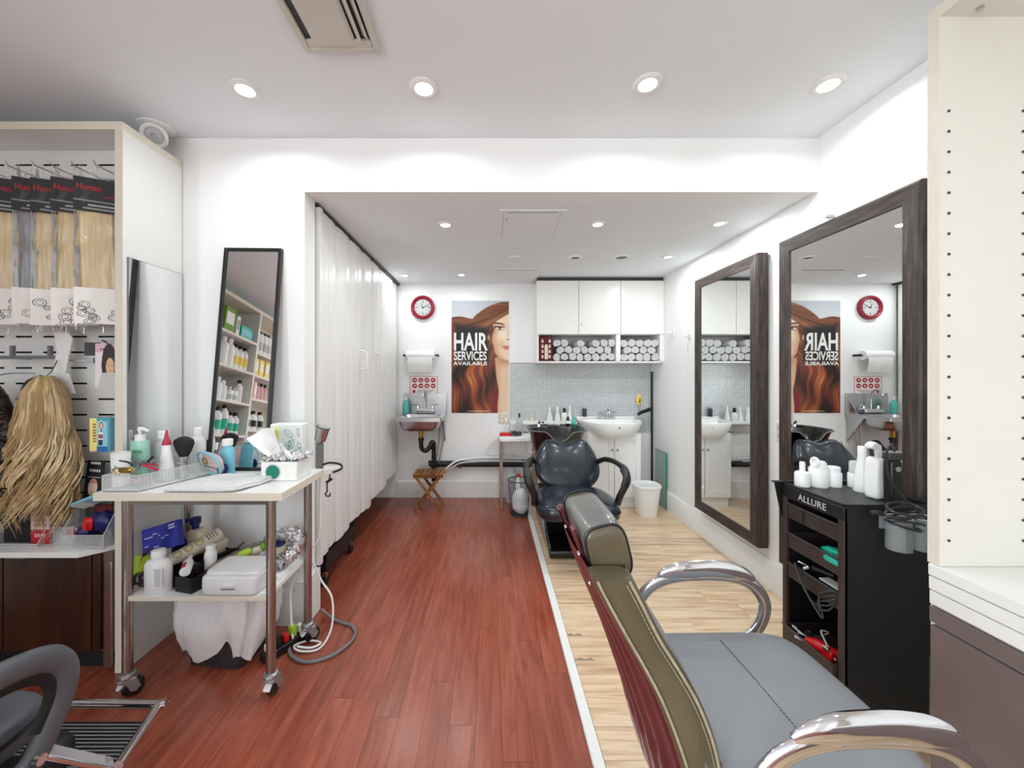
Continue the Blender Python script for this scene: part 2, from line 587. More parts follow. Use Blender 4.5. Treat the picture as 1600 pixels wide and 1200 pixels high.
def rr_outline(w, d, r, n=5):
    """Rounded rectangle outline."""
    out = []
    for cx, cy, a0 in ((w / 2 - r, d / 2 - r, 0), (-w / 2 + r, d / 2 - r, 90), (-w / 2 + r, -d / 2 + r, 180), (w / 2 - r, -d / 2 + r, 270)):
        for k in range(n + 1):
            a = R(a0 + 90 * k / n)
            out.append((cx + r * math.cos(a), cy + r * math.sin(a)))
    return out


def mix(a, b, t):
    return a * (1 - t)[..., None] + np.asarray(b) * t[..., None]


def sm(a, b, x):
    t = np.clip((x - a) / (b - a), 0, 1)
    return t * t * (3 - 2 * t)


def rgb(h):
    h = h.lstrip('#')
    return np.array([int(h[i:i + 2], 16) / 255 for i in (0, 2, 4)])

# ================================================================ THE ROOM
XL, XR, YB, YF, YR = -2.8, 1.744, 4.138, 2.044, -3.5     # left wall, right wall, alcove end, front of the beam, shop front
OPEN_X = -0.988                                            # left edge of the alcove opening

floor = struct(MB().box(XL - .1, XR + .1, YR - .1, YB + .1, -.08, -.004).build('floor', 'concrete'))
brd_len = 1.2
red_me = MB().box(-.0496, .0496, -brd_len / 2 + .0006, brd_len / 2 - .0006, -.004, 0).build('floorboard', 'redfloor', floor)
first = True
k = 0
x = 0.345 - .05
while x > -2.25:
    off = random.uniform(0, brd_len)
    y = -0.3 - off
    while y < YB:
        y0, y1 = y, y + brd_len
        if y1 > -0.3 and not (x < -1.72 and y0 > 1.6) and not (x < -1.05 and y0 > 3.0):
            if y0 >= -0.3 and y1 <= YB:
                o = red_me if first else red_me.copy()
                if not first:
                    col.objects.link(o)
                first = False
                o.location = (x, (y0 + y1) / 2, 0)
            else:
                a, b = max(y0, -.3), min(y1, YB)
                if b - a > .05:
                    o = MB().box(-.0496, .0496, -(b - a) / 2 + .0006, (b - a) / 2 - .0006, -.004, 0).build('floorboard', 'redfloor', floor, (x, (a + b) / 2, 0))
        y += brd_len
    x -= .1
# pale boards run across, beyond the white strip
oak_w = .128
y = -0.596
while y < YB - .01:
    w = min(oak_w, YB - y)
    cut = random.uniform(.55, 1.55)
    xs = [.393, cut, XR] if .55 < cut < 1.6 else [.393, XR]
    for a, b in zip(xs[:-1], xs[1:]):
        MB().box(-(b - a) / 2 + .0006, (b - a) / 2 - .0006, -w / 2 + .0006, w / 2 - .0006, -.004, 0).build(
            'floorboard', 'oakfloor', floor, ((a + b) / 2, y + w / 2, 0))
    y += w
# two chipped board edges beside the strip
for cx, cy, L in ((.425, 1.955, .085), (.437, 1.787, .095)):
    top = [(cx - L / 2 + L * i / 8, cy + .004 + .012 * ((i * 5) % 4) / 3 * (1 if 0 < i < 8 else 0)) for i in range(9)]
    MB().prism([(cx + L / 2, cy - .003), (cx - L / 2, cy - .003)] + top, 2, .0, .0006).build('chipped_patch', 'legwood', floor)
tag(struct(MB().prism([(.350, 0), (.354, .006), (.389, .006), (.393, 0), (.393, -.004), (.350, -.004)], 1, YR, 3.92).build('trim_1', 'trim')))

struct(MB().box(XR, XR + .1, YR, YB + .1, -.004, MAIN_Z + .1).build('wall_right', 'wall'))
struct(MB().box(-1.75, XR, YB, YB + .1, -.004, MAIN_Z).build('wall_back', 'wall'))
struct(MB().box(XL, OPEN_X, YF, YF + .12, -.004, MAIN_Z).build('wall_front', 'wall'))
struct(MB().box(-1.75, -1.65, YF + .12, YB, -.004, MAIN_Z).build('wall_closet', 'wall'))
struct(MB().box(XL - .1, XL, -1.2, YF, -.004, MAIN_Z + .1).box(XL - .1, XL, YR, -3.25, -.004, MAIN_Z + .1).box(XL - .1, XL, -3.25, -1.2, -.004, .42).box(XL - .1, XL, -3.25, -1.2, 2.48, MAIN_Z + .1).build('wall_left', 'wall'))  # opening left for the added side window
beam = struct(MB().box(OPEN_X, XR, YF, YF + .12, ALC_Z, MAIN_Z).build('beam', 'wall'))
struct(MB().box(XL, XR, YR, YF + .12, MAIN_Z, MAIN_Z + .1).build('ceiling', 'ceil'))
struct(MB().box(-1.65, XR, YF + .12, YB, ALC_Z, ALC_Z + .1).build('ceiling_alcove', 'ceil'))
# shop front behind the camera
rear = MB()
rear.box(XL, -2.45, YR - .1, YR, -.004, MAIN_Z).box(1.35, XR, YR - .1, YR, -.004, MAIN_Z)
rear.box(-2.45, 1.35, YR - .1, YR, -.004, .38).box(-2.45, 1.35, YR - .1, YR, 2.5, MAIN_Z)
struct(rear.build('wall_rear', 'wall'))
win = MB()
for a in (-2.45, -1.2, .05, 1.30):
    win.box(a, a + .05, YR - .08, YR - .02, .38, 2.5)
win.box(-2.40, 1.30, YR - .08, YR - .02, .38, .43).box(-2.40, 1.30, YR - .08, YR - .02, 2.45, 2.5)
w1 = struct(win.build('window_1', 'dkgrey'))
for a in (-2.40, -1.15, .10):
    MB().box(a, a + 1.2, YR - .055, YR - .049, .43, 2.45).build('pane', 'glass', w1)

win = MB()  # added side window, put in so fill light reaches the right wall
for a in (-3.25, -2.25, -1.25):
    win.box(XL - .08, XL - .02, a, a + .05, .42, 2.48)
for z in (.42, 2.43):
    win.box(XL - .08, XL - .02, -3.20, -2.25, z, z + .05).box(XL - .08, XL - .02, -2.20, -1.25, z, z + .05)
w2 = struct(win.build('added_window', 'dkgrey'))
for a in (-3.20, -2.20):
    MB().box(XL - .055, XL - .049, a, a + .95, .47, 2.43).build('pane', 'glass', w2)

# baseboards
struct(MB().prism([(YB, 0), (YB - .018, 0), (YB - .018, .168), (YB - .008, .18), (YB, .18)], 0, -1.0, XR - .018).build('baseboard_back', 'trim'))
struct(MB().prism([(XR, 0), (XR - .018, 0), (XR - .018, .165), (XR - .008, .178), (XR, .178)], 1, 1.22, YB).build('baseboard_right', 'trim'))
bf = MB().prism([(YF, 0), (YF - .016, 0), (YF - .016, .15), (YF - .008, .178), (YF, .178)], 0, -1.636, -1.02)
bf.box(-1.02, -.966, YF - .02, YF + .0, 0, .235).box(-.988, -.966, YF, YF + .14, 0, .235)
struct(bf.build('baseboard_front', 'trim'))

# ---------------------------------------------------------------- lamps and fittings on the ceilings
def downlight(x, y, z, label, first=None):
    if first is None:
        t = thing('downlight', label, 'downlight', (x, y, z))
        MB().lathe([(.036, -.004), (.040, -.009), (.052, -.011), (.062, -.004), (.062, .0), (.036, .0)], n=32, cap=False).build('trim_ring', 'trim', t)
        MB().lathe([(0, -.006), (.032, -.006), (.037, -.004), (.037, .0)], n=28).build('lens', 'lamp', t)
        return t
    return dup(first, (x, y, z), label=label)

names_main = ['round white downlight between the air vent and the swivel spotlight',
              'round white downlight on the main ceiling, second from the swivel spotlight',
              'round white downlight on the main ceiling, second from the right wall',
              'round white downlight on the main ceiling beside the right wall']
d0 = None
for i, (x, y) in enumerate(MAIN_LAMPS):
    lab = names_main[i] if i < 4 else 'round white downlight on the main ceiling behind the viewer'
    if i >= 4:
        lab = 'round white downlight behind the viewer, %s of six' % ['first', 'second', 'third', 'fourth', 'fifth', 'sixth'][i - 4]
    o = downlight(x, y, MAIN_Z, lab, d0)
    if i >= 4:
        o['group'] = 'downlights behind the viewer'
    d0 = d0 or o
names_alc = ['round downlight in the lowered ceiling just beside the square access panel on the curtain side',
             'round downlight in the lowered ceiling between access panel and right wall',
             'round downlight in the lowered ceiling nearest the front of the tall mirror wall',
             'small round downlight in the lowered ceiling over the vanity side, by the right wall',
             'small round downlight above the wall clock, near the curtain track',
             'small round downlight above the hair poster']
a0 = None
for i, (x, y) in enumerate(ALC_LAMPS):
    o = downlight(x, y, ALC_Z, names_alc[i], d0)
    o.scale = (.8, .8, .8)

sp = thing('spotlight', 'unlit swivel spotlight with clear lens hanging above the display bay panel', 'spotlight', (-1.70, 1.955, MAIN_Z))
MB().lathe([(.0, 0), (.078, 0), (.078, -.006), (.062, -.012), (.0, -.012)], n=32).build('ceiling_plate', 'trim', sp)
SX = Matrix.Translation((.02, -.03, -.052)) @ Matrix.Rotation(R(-42), 4, 'X') @ Matrix.Rotation(R(-22), 4, 'Y')
MB().lathe([(.036, .05), (.050, .02), (.056, -.028), (.050, -.034), (.040, -.030), (.038, -.016)], n=28, X=SX, cap=False).build('lamp_ring', 'trim', sp)
MB().lathe([(.0, -.020), (.012, -.019), (.014, -.028), (.026, -.026), (.039, -.022)], n=20, X=SX).build('lamp_lens', 'ltgrey', sp)
MB().tube([(-.04, .02, -.01), (-.045, -.02, -.05), (-.03, -.03, -.06)], .004).build('bracket', 'trim', sp)

# air diffuser on the main ceiling
dv = thing('air_vent', 'cream metal air diffuser with long slots on the main ceiling', 'vent', (-.566, 1.16, MAIN_Z))
fr = MB()
for x0, x1, y0, y1 in ((-.144, -.122, -.33, .322), (.122, .144, -.33, .322), (-.122, .122, .30, .322), (-.122, .122, -.33, -.308)):
    fr.box(x0, x1, y0, y1, -.016, 0)
fr.build('frame', 'vent', dv, bevel=.002)
MB().box(-.122, .122, -.308, .30, -.004, 0).build('back_plate', 'dkgrey', dv)
MB().prism([(-.088, -.018), (.052, -.018), (.062, -.008), (-.098, -.008)], 1, -.306, .285).build('centre_plate', 'vent', dv)
MB().prism([(.070, -.006), (.086, -.020), (.089, -.018), (.075, -.005)], 1, -.306, .27).build('blade', 'vent', dv)
MB().prism([(.096, -.006), (.112, -.020), (.115, -.018), (.101, -.005)], 1, -.306, .255).build('blade', 'vent', dv)
MB().box(-.120, .120, .268, .299, -.014, -.005).build('end_strip', 'vent', dv)
MB().lathe([(.0, -.030), (.016, -.030), (.021, -.026), (.022, -.018)], (-.04, .06, 0), n=24).build('knob', 'vent', dv)

ap = thing('access_panel', 'flush square access panel with fine gap lines in the lowered ceiling', 'access panel', (.257, 2.50, ALC_Z))
fr = MB()
for x0, x1, y0, y1 in ((-.205, -.178, -.235, .235), (.178, .205, -.235, .235), (-.178, .178, .208, .235), (-.178, .178, -.235, -.208)):
    fr.box(x0, x1, y0, y1, -.004, 0)
fr.build('frame', 'ceil', ap)
MB().box(-.173, .173, -.196, .203, -.003, 0).build('door', 'ceil', ap)
MB().box(-.15, .15, -.2055, -.199, -.0032, 0).build('slot', 'dkgrey', ap)
MB().lathe([(0, -.006), (.006, -.005), (.006, 0)], (-.155, -.10, 0), n=10).build('latch', 'grey', ap)
vg = thing('ceiling_grille', 'thin perforated return grille in the lowered ceiling before the wall cabinet', 'vent', (.26, 3.74, ALC_Z))
MB().box(-.205, .205, -.19, .19, -.006, 0).build('plate', 'ceil', vg)
g = MB()
for i in range(30):
    g.box(-.19 + i * .013, -.184 + i * .013, -.187, -.165, -.0075, -.0055)
g.build('slots', 'dkgrey', vg)['kind'] = 'stuff'

def ceil_disc(x, y, lab, n):
    t = thing('ceiling_speaker', lab, 'speaker', (x, y, ALC_Z))
    MB().lathe([(.0, -.004), (.034, -.004), (.040, -.010), (.056, -.008), (.060, 0)], n=28).build('ring', 'ceil', t)
    g = MB()
    for i in range(-2, 3):
        L = math.sqrt(.034 ** 2 - (i * .012) ** 2)
        g.box(-L, L, i * .012 - .003, i * .012 + .003, -.0065, -.0035)
    g.build('grille', 'grey', t)
    return t
ceil_disc(.708, 3.196, 'small round ceiling vent over the shampoo chair', 1)
c2 = ceil_disc(1.09, 3.19, 'larger round ceiling vent in front of the wall cabinet', 2)
c2.scale = (1.25, 1.25, 1)
sd = thing('sprinkler_cover', 'flat white round cover plate in the lowered ceiling behind the access panel', 'cover plate', (.20, 3.19, ALC_Z))
MB().lathe([(.0, -.010), (.036, -.009), (.040, -.004), (.040, 0)], n=28).build('plate', 'ceil', sd)

# ---------------------------------------------------------------- folding PVC curtain along the alcove's left side
CY0, CY1, NP = 2.20, 4.10, 15
ct = thing('folding_curtain', 'white accordion folding door with vertical pleats along the alcove', 'folding door', (-1.0, 3.15, 0))
def cpt(i):
    t = i / NP
    # gathered a little more at the far end
    y = CY0 + (CY1 - CY0) * t
    x = -.985 - .022 * t + (.005 if i % 2 else -.004)
    return Vector((x, y, 0))
zt, zb = 2.278, .245
for i in range(NP):
    a, b = cpt(i), cpt(i + 1)
    d = (b - a).normalized()
    nrm = Vector((d.y, -d.x, 0)) * .0035
    a2, b2 = a + d * .004, b - d * .004
    poly = [a2 - nrm, a2 + nrm, (a2 * 3 + b2) / 4 + nrm * 2.2, (a2 + 3 * b2) / 4 + nrm * 2.2, b2 + nrm, b2 - nrm]
    dz = .03 * random.random() + .012 * math.sin(i * 1.7) + (.035 if i > 11 else 0)
    MB().prism([(p.x, p.y) for p in poly], 2, zb + dz, zt).build('pleat_panel', 'pvc', ct, shift=(-1.0, 3.15, 0), bevel=.0012)
hg = MB()
for i in range(1, NP):
    p = cpt(i)
    hg.tube([(p.x, p.y, zb + .06), (p.x, p.y, zt)], .0042, 6)
hg.build('hinge_strips', 'pvc', ct, shift=(-1.0, 3.15, 0))['kind'] = 'stuff'
MB().box(-1.005, -.962, CY0 - .025, CY0 + .012, zb, zt).build('end_post', 'pvc', ct, shift=(-1.0, 3.15, 0), bevel=.003)
for yy in (2.86, 3.26):
    pth = crm([(-.968, yy, 1.36), (-.928, yy, 1.37), (-.920, yy, 1.43), (-.928, yy, 1.49), (-.968, yy, 1.50)], 5)
    MB().tube(pth, .008, 8).build('handle', 'pvc', ct, shift=(-1.0, 3.15, 0))
struct(MB().box(-1.03, -.975, CY0 - .03, YB, 2.281, ALC_Z).build('trim_2', 'dkgrey'))

ca = thing('wheeled_cart', 'black wheeled base peeking out under the folding curtain', 'cart', (-1.22, 2.60, 0))
cb = MB()
cb.box(-.10, .205, -.22, .30, .10, .16)
cb.box(.17, .208, -.22, .30, .16, .21)
cb.build('frame', 'blackm', ca, bevel=.006)
MB().box(-.09, .17, -.20, .28, .16, .60).build('body', 'blackm', ca, bevel=.006)
for cx, cy in ((.18, -.18), (.18, .26), (-.07, -.18), (-.07, .26)):
    c = MB().cyl((cx, cy, .03), (cx, cy, .10), .010, n=10).box(cx - .012, cx + .012, cy - .012, cy + .012, .05, .08).build('caster', 'inox', ca)
    MB().cyl((cx - .011, cy, .03), (cx + .011, cy, .03), .03, n=18).build('wheel', 'rubber', c)

# ================================================================ ALCOVE END WALL
# wall clock
ck = thing('wall_clock', 'round wall clock with dark red rim on the alcove end wall', 'clock', (-.724, YB, 2.040))
CX = Matrix.Rotation(R(90), 4, 'X')
MB().lathe([(.088, .020), (.094, .034), (.108, .042), (.124, .036), (.130, .020), (.128, 0), (.0, 0)], n=48, X=CX, cap=False).build('rim', 'clockred', ck)
MB().lathe([(.0, .020), (.092, .020), (.092, .012)], n=40, X=CX).build('dial', 'ltgrey', ck)
nm = MB()
for h in range(12):
    a = R(30 * h)
    L = .012 if h % 3 else .02
    nm.bar((math.sin(a) * .082, -.0208, math.cos(a) * .082), (math.sin(a) * (.082 - L), -.0208, math.cos(a) * (.082 - L)), .005 if h % 3 else .007, .001, up=(0, 1, 0))
nm.build('hour_marks', 'dkgrey', ck)
for h, txt in ((0, '12'), (3, '3'), (6, '6'), (9, '9')):
    a = R(30 * h)
    text_part('numeral', txt, .022, 'black', ck, (math.sin(a) * .056, -.0208, math.cos(a) * .056 - .008), (R(90), 0, 0), .0004)
MB().bar((-.010, -.024, -.008), (.062, -.024, .030), .005, .001, up=(0, 1, 0)).build('minute_hand', 'black', ck)
MB().bar((.006, -.023, -.012), (-.018, -.023, .042), .006, .001, up=(0, 1, 0)).build('hour_hand', 'black', ck)
MB().lathe([(.0, .027), (.006, .027), (.006, .020)], n=12, X=CX).build('hub', 'black', ck)

# hair poster
PW, PH = .630, 1.222
po = thing('poster', 'large printed poster of a long-haired woman with white lettering', 'poster', (-.108, YB - .004, .900))
def poster_ink(U, V):
    x, y = U * 100, (1 - V) * 194           # x 0..100 across, y 0..194 down
    rs = np.random.RandomState(3)
    base = np.zeros(U.shape + (3,)) + rgb('#b9bec6')
    base = mix(base, rgb('#d6d4d2'), sm(0, 45, y) * .7)
    # hair field: strands follow a flow coordinate s; colour from smooth noise of s
    def strands(s, seed, freq):
        r = np.random.RandomState(seed)
        n = np.zeros_like(s)
        for k in range(9):
            f = freq * (1.55 ** k)
            n += np.sin(s * f + r.uniform(0, 6.28)) * (0.8 ** k)
        return n / 3.0
    # lower wavy lengths
    s = x + 9 * np.sin(y * .055 + .6) + 4 * np.sin(y * .11 + x * .03) + .10 * y
    t = strands(s, 5, .10)
    t2 = strands(s + 3 * np.sin(y * .08), 11, .35)
    val = .5 + .42 * t + .16 * t2 + .18 * np.sin(y * .075 + x * .09 + .8)
    hair = mix(np.zeros_like(base) + rgb('#1c0a07'), rgb('#6e2e18'), sm(.05, .5, val))
    hair = mix(hair, rgb('#a9562c'), sm(.5, .85, val))
    hair = mix(hair, rgb('#e0a25e'), sm(.86, 1.25, val))
    # upper sweep: strands fan from the top right
    ang = np.arctan2(y - 6 + .002 * (x - 90) ** 2, 118 - x)
    s2 = ang * 60 + .02 * x
    tt = strands(s2, 8, .25)
    v2 = .5 + .34 * tt + .12 * strands(s2, 21, .9)
    swe = mix(np.zeros_like(base) + rgb('#3a160c'), rgb('#7d4526'), sm(.1, .55, v2))
    swe = mix(swe, rgb('#b98254'), sm(.55, .95, v2))
    # outline of the flying lock (top), hair below
    top = np.where(x < 38, 30 - 2.0 * np.sin(x * .12), 30 - (x - 38) * .95 + .0085 * (x - 38) ** 2)
    inswe = sm(-1.2, 1.2, y - top)
    base = mix(base, swe, inswe) if False else base * (1 - inswe[..., None]) + swe * inswe[..., None]
    # dark hollow behind the lettering
    hole = sm(0, 14, y - (34 + .10 * x)) * (1 - sm(104, 120, y + 4 * np.sin(x * .2))) * (1 - sm(58, 70, x + .0 * y))
    base = base * (1 - hole[..., None]) + rgb('#161210') * hole[..., None]
    low = sm(100, 116, y + 5 * np.sin(x * .16))
    base = base * (1 - low[..., None]) + hair * low[..., None]
    left = (1 - sm(4, 12, x + 2 * np.sin(y * .1))) * sm(34, 44, y)
    base = base * (1 - left[..., None]) + (hair * .8) * left[..., None]
    # face: right half
    jaw = 68 + 5.5 * sm(30, 50, y) - 3 * sm(50, 64, y) + 4.5 * sm(66, 92, y) + 9 * sm(88, 104, y) - 4 * sm(106, 120, y)
    fore = 22 + np.where(x < 100, (100 - x) * .62, 0)
    face = sm(-1.0, 1.0, x - jaw) * sm(-1.5, 1.5, y - fore)
    neck = sm(-1.2, 1.2, x - (77 + 2 * np.sin(y * .05) - 4 * sm(170, 194, y) + 2 * sm(130, 160, y))) * sm(96, 100, y)
    skin = np.zeros_like(base) + rgb('#efd3b6')
    skin = mix(skin, rgb('#c98f6c'), (1 - sm(jaw, jaw + 13, x)) * .75)
    skin = mix(skin, rgb('#fae6cf'), np.exp(-(((x - 91) / 9) ** 2 + ((y - 62) / 16) ** 2)))
    skin = mix(skin, rgb('#d9a98a'), np.exp(-(((x - 84) / 8) ** 2 + ((y - 76) / 8) ** 2)) * .6)
    nk = np.zeros_like(base) + rgb('#e8c9a8')
    nk = mix(nk, rgb('#b98361'), np.exp(-((y - 103) / 9) ** 2) * .8)
    nk = mix(nk, rgb('#d3a582'), np.exp(-((x - 79) / 5) ** 2) * .7)
    base = base * (1 - neck[..., None]) + nk * neck[..., None]
    inf = face * (1 - sm(98, 101, y - (x - 80) * .2))
    base = base * (1 - inf[..., None]) + skin * inf[..., None]
    def dab(cx, cy, rx, ry, colr, k=1.0, rot=0.0, pw=2):
        nonlocal base
        c, s_ = math.cos(rot), math.sin(rot)
        a = (x - cx) * c + (y - cy) * s_
        b = -(x - cx) * s_ + (y - cy) * c
        w = np.exp(-((np.abs(a) / rx) ** pw + (np.abs(b) / ry) ** pw)) * k
        base = base * (1 - w[..., None]) + rgb(colr) * w[..., None]
    dab(79, 39.5, 9, 1.3, '#3a2015', .95, .08, 4)          # brow
    dab(88, 41.5, 4, 1.0, '#3a2015', .8, .35, 4)
    dab(83, 46.5, 8, 3.4, '#8a5a45', .75)                   # lid shade
    dab(83, 48.2, 6.2, 2.0, '#fbf4ea', .95, .05, 4)         # white of the eye
    dab(83.5, 48.0, 2.4, 2.3, '#4a5a50', 1, 0, 4)           # iris
    dab(83.5, 48.0, 1.2, 1.2, '#0c0a0a', 1, 0, 4)
    dab(82.5, 45.9, 8.4, .9, '#1a0e0a', 1, .03, 4)          # lashes
    dab(75.5, 47.2, 2.6, .7, '#1a0e0a', .9, -.5, 4)
    dab(83, 50.8, 6, .5, '#5a3a2c', .7, .0, 4)
    dab(98, 58, 2.2, 9, '#d8ac8b', .6)                      # nose shade
    dab(97.2, 67.4, 2.2, .9, '#6b3a2a', .95, .2, 4)         # nostril
    dab(95, 79.4, 7.0, 1.6, '#c4766a', .95, .0, 4)          # upper lip
    dab(95.5, 80.6, 8.2, .6, '#7a3530', .9, .0, 4)
    dab(96, 83.0, 6.0, 2.2, '#cf8579', .95, .0, 4)          # lower lip
    dab(64.5, 64, 2.3, 5.0, '#d39c7c', .9, -.1, 3)          # ear lobe
    # red dress strap and lower right
    dress = sm(-1, 1, 79.5 - x) * sm(-1, 1, x - 72 - 1.5 * np.sin(y * .1)) * sm(150, 158, y)
    base = base * (1 - dress[..., None]) + rgb('#7e1a26') * dress[..., None]
    # curls over the neck
    cur = sm(-2, 2, 78 - x + 3 * np.sin(y * .09)) * sm(108, 116, y) * (1 - dress)
    base = base * (1 - cur[..., None]) + hair * cur[..., None]
    dab(47, 189.6, 20, .8, '#e6d6c4', .8, 0, 8)
    # white paper margin
    edge = 1 - sm(.0, 1.2, np.minimum(np.minimum(x, 100 - x), np.minimum(y, 194 - y)) - .5)
    base = base * (1 - edge[..., None]) + rgb('#f2f0ee') * edge[..., None]
    return base
MB().box(-PW / 2, PW / 2, .0005, .004, 0, PH).build('sheet', 'paper', po)
ink_sheet('picture', PW, PH, 190, 370, poster_ink, po)
for s, size, sx, z, bold in (('HAIR', .262, .62, .685, .006), ('SERVICES', .132, .66, .577, .003), ('AVAILABLE', .052, 1.36, .523, .0015)):
    text_part('lettering', s, size, 'label', po, (-.108, -.0012, z), (R(90), 0, 0), .0004, sx, bold, 'CENTER', 1.0 if s != 'AVAILABLE' else 1.06)

# paper towel roll on a wall rod
pr = thing('paper_towel_roll', 'white paper towel roll on a wall rod above the hand sink', 'paper roll', (-.735, YB - .075, 1.525))
MB().lathe([(.018, -.15), (.048, -.15), (.050, -.146), (.050, .146), (.048, .15), (.018, .15)], n=28, X=Matrix.Rotation(R(90), 4, 'Y')).build('roll', 'paper', pr)
MB().cyl((-.185, 0, 0), (.185, 0, 0), .008, n=10).build('rod', 'black', pr)
for sx_ in (-1, 1):
    MB().box(sx_ * .178 - .006, sx_ * .178 + .006, -.012, .075, -.012, .012).build('bracket', 'black', pr, bevel=.002)
MB().grid(lambda u, v: Vector((-.13 + .26 * u + .012 * (v) * math.sin(5 * u), -.046 + .03 * v - .012 * math.sin(3.1 * v) + .006 * math.sin(9 * u) * v, -.012 - .165 * v)), 12, 10).build('hanging_sheet', 'paper', pr)

# red printed notice above the sink
sg = thing('notice', 'small red and white handwashing notice with two rows of pictures', 'sign', (-.715, YB - .003, 1.105))
def notice_ink(U, V):
    x, y = U * 44, (1 - V) * 29
    b = np.zeros(U.shape + (3,)) + rgb('#f3e2e0')
    edge = (x < .7) | (x > 43.3) | (y < .7) | (y > 28.3)
    b[edge] = rgb('#b5202e')
    for r in range(2):
        for c in range(4):
            cx, cy = 7.5 + c * 9.7, 6.3 + r * 9.0
            d = np.hypot(x - cx, (y - cy) * 1.05)
            b[d < 3.9] = rgb('#a3182a')
            a = (r * 4 + c) * 1.3
            d2 = np.hypot((x - cx - .7 * math.cos(a)) * 1.0, (y - cy - .7 * math.sin(a)) * 1.5)
            b[d2 < 1.7] = rgb('#f2d3cd')
            d3 = np.hypot(x - cx + 1.2 * math.cos(a), y - cy + 1.2 * math.sin(a))
            b[d3 < .9] = rgb('#e8b2aa')
    m = (y > 21) & (y < 27.2) & (x > 3) & (x < 41)
    b[m] = rgb('#f7efee')
    b[m & (np.abs(x - 6.5) < 2.2) & (np.abs(y - 24) < 2.6)] = rgb('#b5202e')
    for i in range(3):
        b[m & (x > 11) & (x < 39 - 3 * i) & (np.abs(y - 22.3 - 1.8 * i) < .38)] = rgb('#8b6a6a')
    return b
MB().box(-.15, .15, .0005, .003, 0, .198).build('backing', 'paper', sg)
ink_sheet('print', .30, .198, 150, 100, notice_ink, sg)

# hand sink
hs = thing('hand_sink', 'small wall-hung stainless hand sink on the alcove end wall', 'sink', (-.695, YB, .905))
so = rr_outline(.46, .47, .02, 3)
bz = MB()
# rim slab with opening, bowl lofted down
def ring(w, d, r, cy, z):
    return [Vector((p[0], p[1] + cy, z)) for p in rr_outline(w, d, r, 4)]
def loft(mb, rings, mi=0, cap_end=True):
    n = len(rings[0])
    vs = [p for rg in rings for p in rg]
    fs = []
    for i in range(len(rings) - 1):
        for j in range(n):
            fs.append((i * n + j, (i + 1) * n + j, (i + 1) * n + (j + 1) % n, i * n + (j + 1) % n))
    if cap_end:
        fs.append(tuple((len(rings) - 1) * n + j for j in range(n)))
    return mb.add(vs, fs, mi)
loft(bz, [ring(.46, .46, .02, -.24, -.035), ring(.46, .46, .02, -.24, .0), ring(.44, .44, .03, -.24, .006), ring(.38, .30, .05, -.275, .002),
          ring(.36, .28, .06, -.275, -.04), ring(.31, .23, .07, -.275, -.125), ring(.05, .05, .024, -.275, -.13)])
bz.build('basin_top', 'inox', hs, ang=50)
loft(MB(), [ring(.45, .45, .02, -.24, -.034), ring(.40, .32, .05, -.275, -.04), ring(.38, .30, .07, -.275, -.09), ring(.33, .25, .08, -.275, -.135), ring(.06, .06, .03, -.275, -.142)]).build('bowl', 'inox', hs, ang=60)
MB().box(-.23, .23, -.012, -.001, 0, .215).build('backsplash', 'inox', hs, bevel=.003)
MB().prism([(-.012, .0), (-.15, .0), (-.012, .21)], 0, .222, .23).build('side_splash', 'inox', hs)
MB().prism([(-.01, -.035), (-.20, -.035), (-.01, -.30)], 0, .205, .215).build('wall_bracket', 'inox', hs)
ft = MB().box(-.105, .105, -.10, -.013, .008, .055).build('faucet_body', 'chrome', hs, bevel=.012, seg=3)
MB().tube(crm([(0, -.055, .05), (0, -.055, .18), (0, -.075, .235), (0, -.125, .255), (0, -.17, .235), (0, -.178, .20)], 6), .010, 10).build('spout', 'chrome', ft)
for s in (-1, 1):
    MB().cyl((s * .078, -.055, .05), (s * .078, -.055, .085), .016, .013, 14).bar((s * .078, -.055, .088), (s * .125, -.085, .096), .016, .009).build('tap_handle', 'chrome', ft)
MB().cyl((0, -.275, -.145), (0, -.275, -.225), .024, .022, 18).build('tailpiece', 'brass', hs)
tr = crm([(0, -.275, -.215), (0, -.275, -.30), (.02, -.265, -.345), (.055, -.25, -.35), (.085, -.235, -.31), (.10, -.22, -.275), (.115, -.20, -.29), (.115, -.19, -.36), (.112, -.18, -.60), (.110, -.165, -.68)], 5)
MB().tube(tr, .023, 14).tube([(0, -.275, -.222), (0, -.275, -.245)], .03, 14).tube([(.104, -.212, -.30), (.114, -.20, -.335)], .031, 14).build('drain_trap', 'black', hs)
for dx, e in ((.155, 0), (.20, .012)):
    MB().tube(crm([(dx, -.11, -.03), (dx + .005, -.10, -.22), (dx - .02 - e, -.08, -.42), (dx - .06, -.06, -.60), (dx - .065, -.03, -.655), (dx - .065, -.002, -.66)], 6), .007, 8).build('supply_hose', 'inox', hs)
    MB().cyl((dx - .065, -.03, -.66), (dx - .065, -.0, -.66), .014, n=12).cyl((dx - .065, -.035, -.645), (dx - .065, -.035, -.615), .011, n=10).build('stop_valve', 'chrome', hs)

sb = thing('soap_bottle', 'clear bottle of teal soap on the hand sink corner', 'bottle', (-.888, YB - .10, .911))
MB().lathe([(.0, 0), (.030, 0), (.034, .006), (.034, .10), (.028, .122), (.011, .134), (.011, .145)], n=20).build('body', 'aqua', sb)
MB().lathe([(.0, .176), (.007, .176), (.007, .160), (.014, .158), (.014, .144), (.0, .144)], n=16).tube([(0, 0, .172), (.0, -.03, .172)], .006, 8).build('pump', 'whitep', sb)

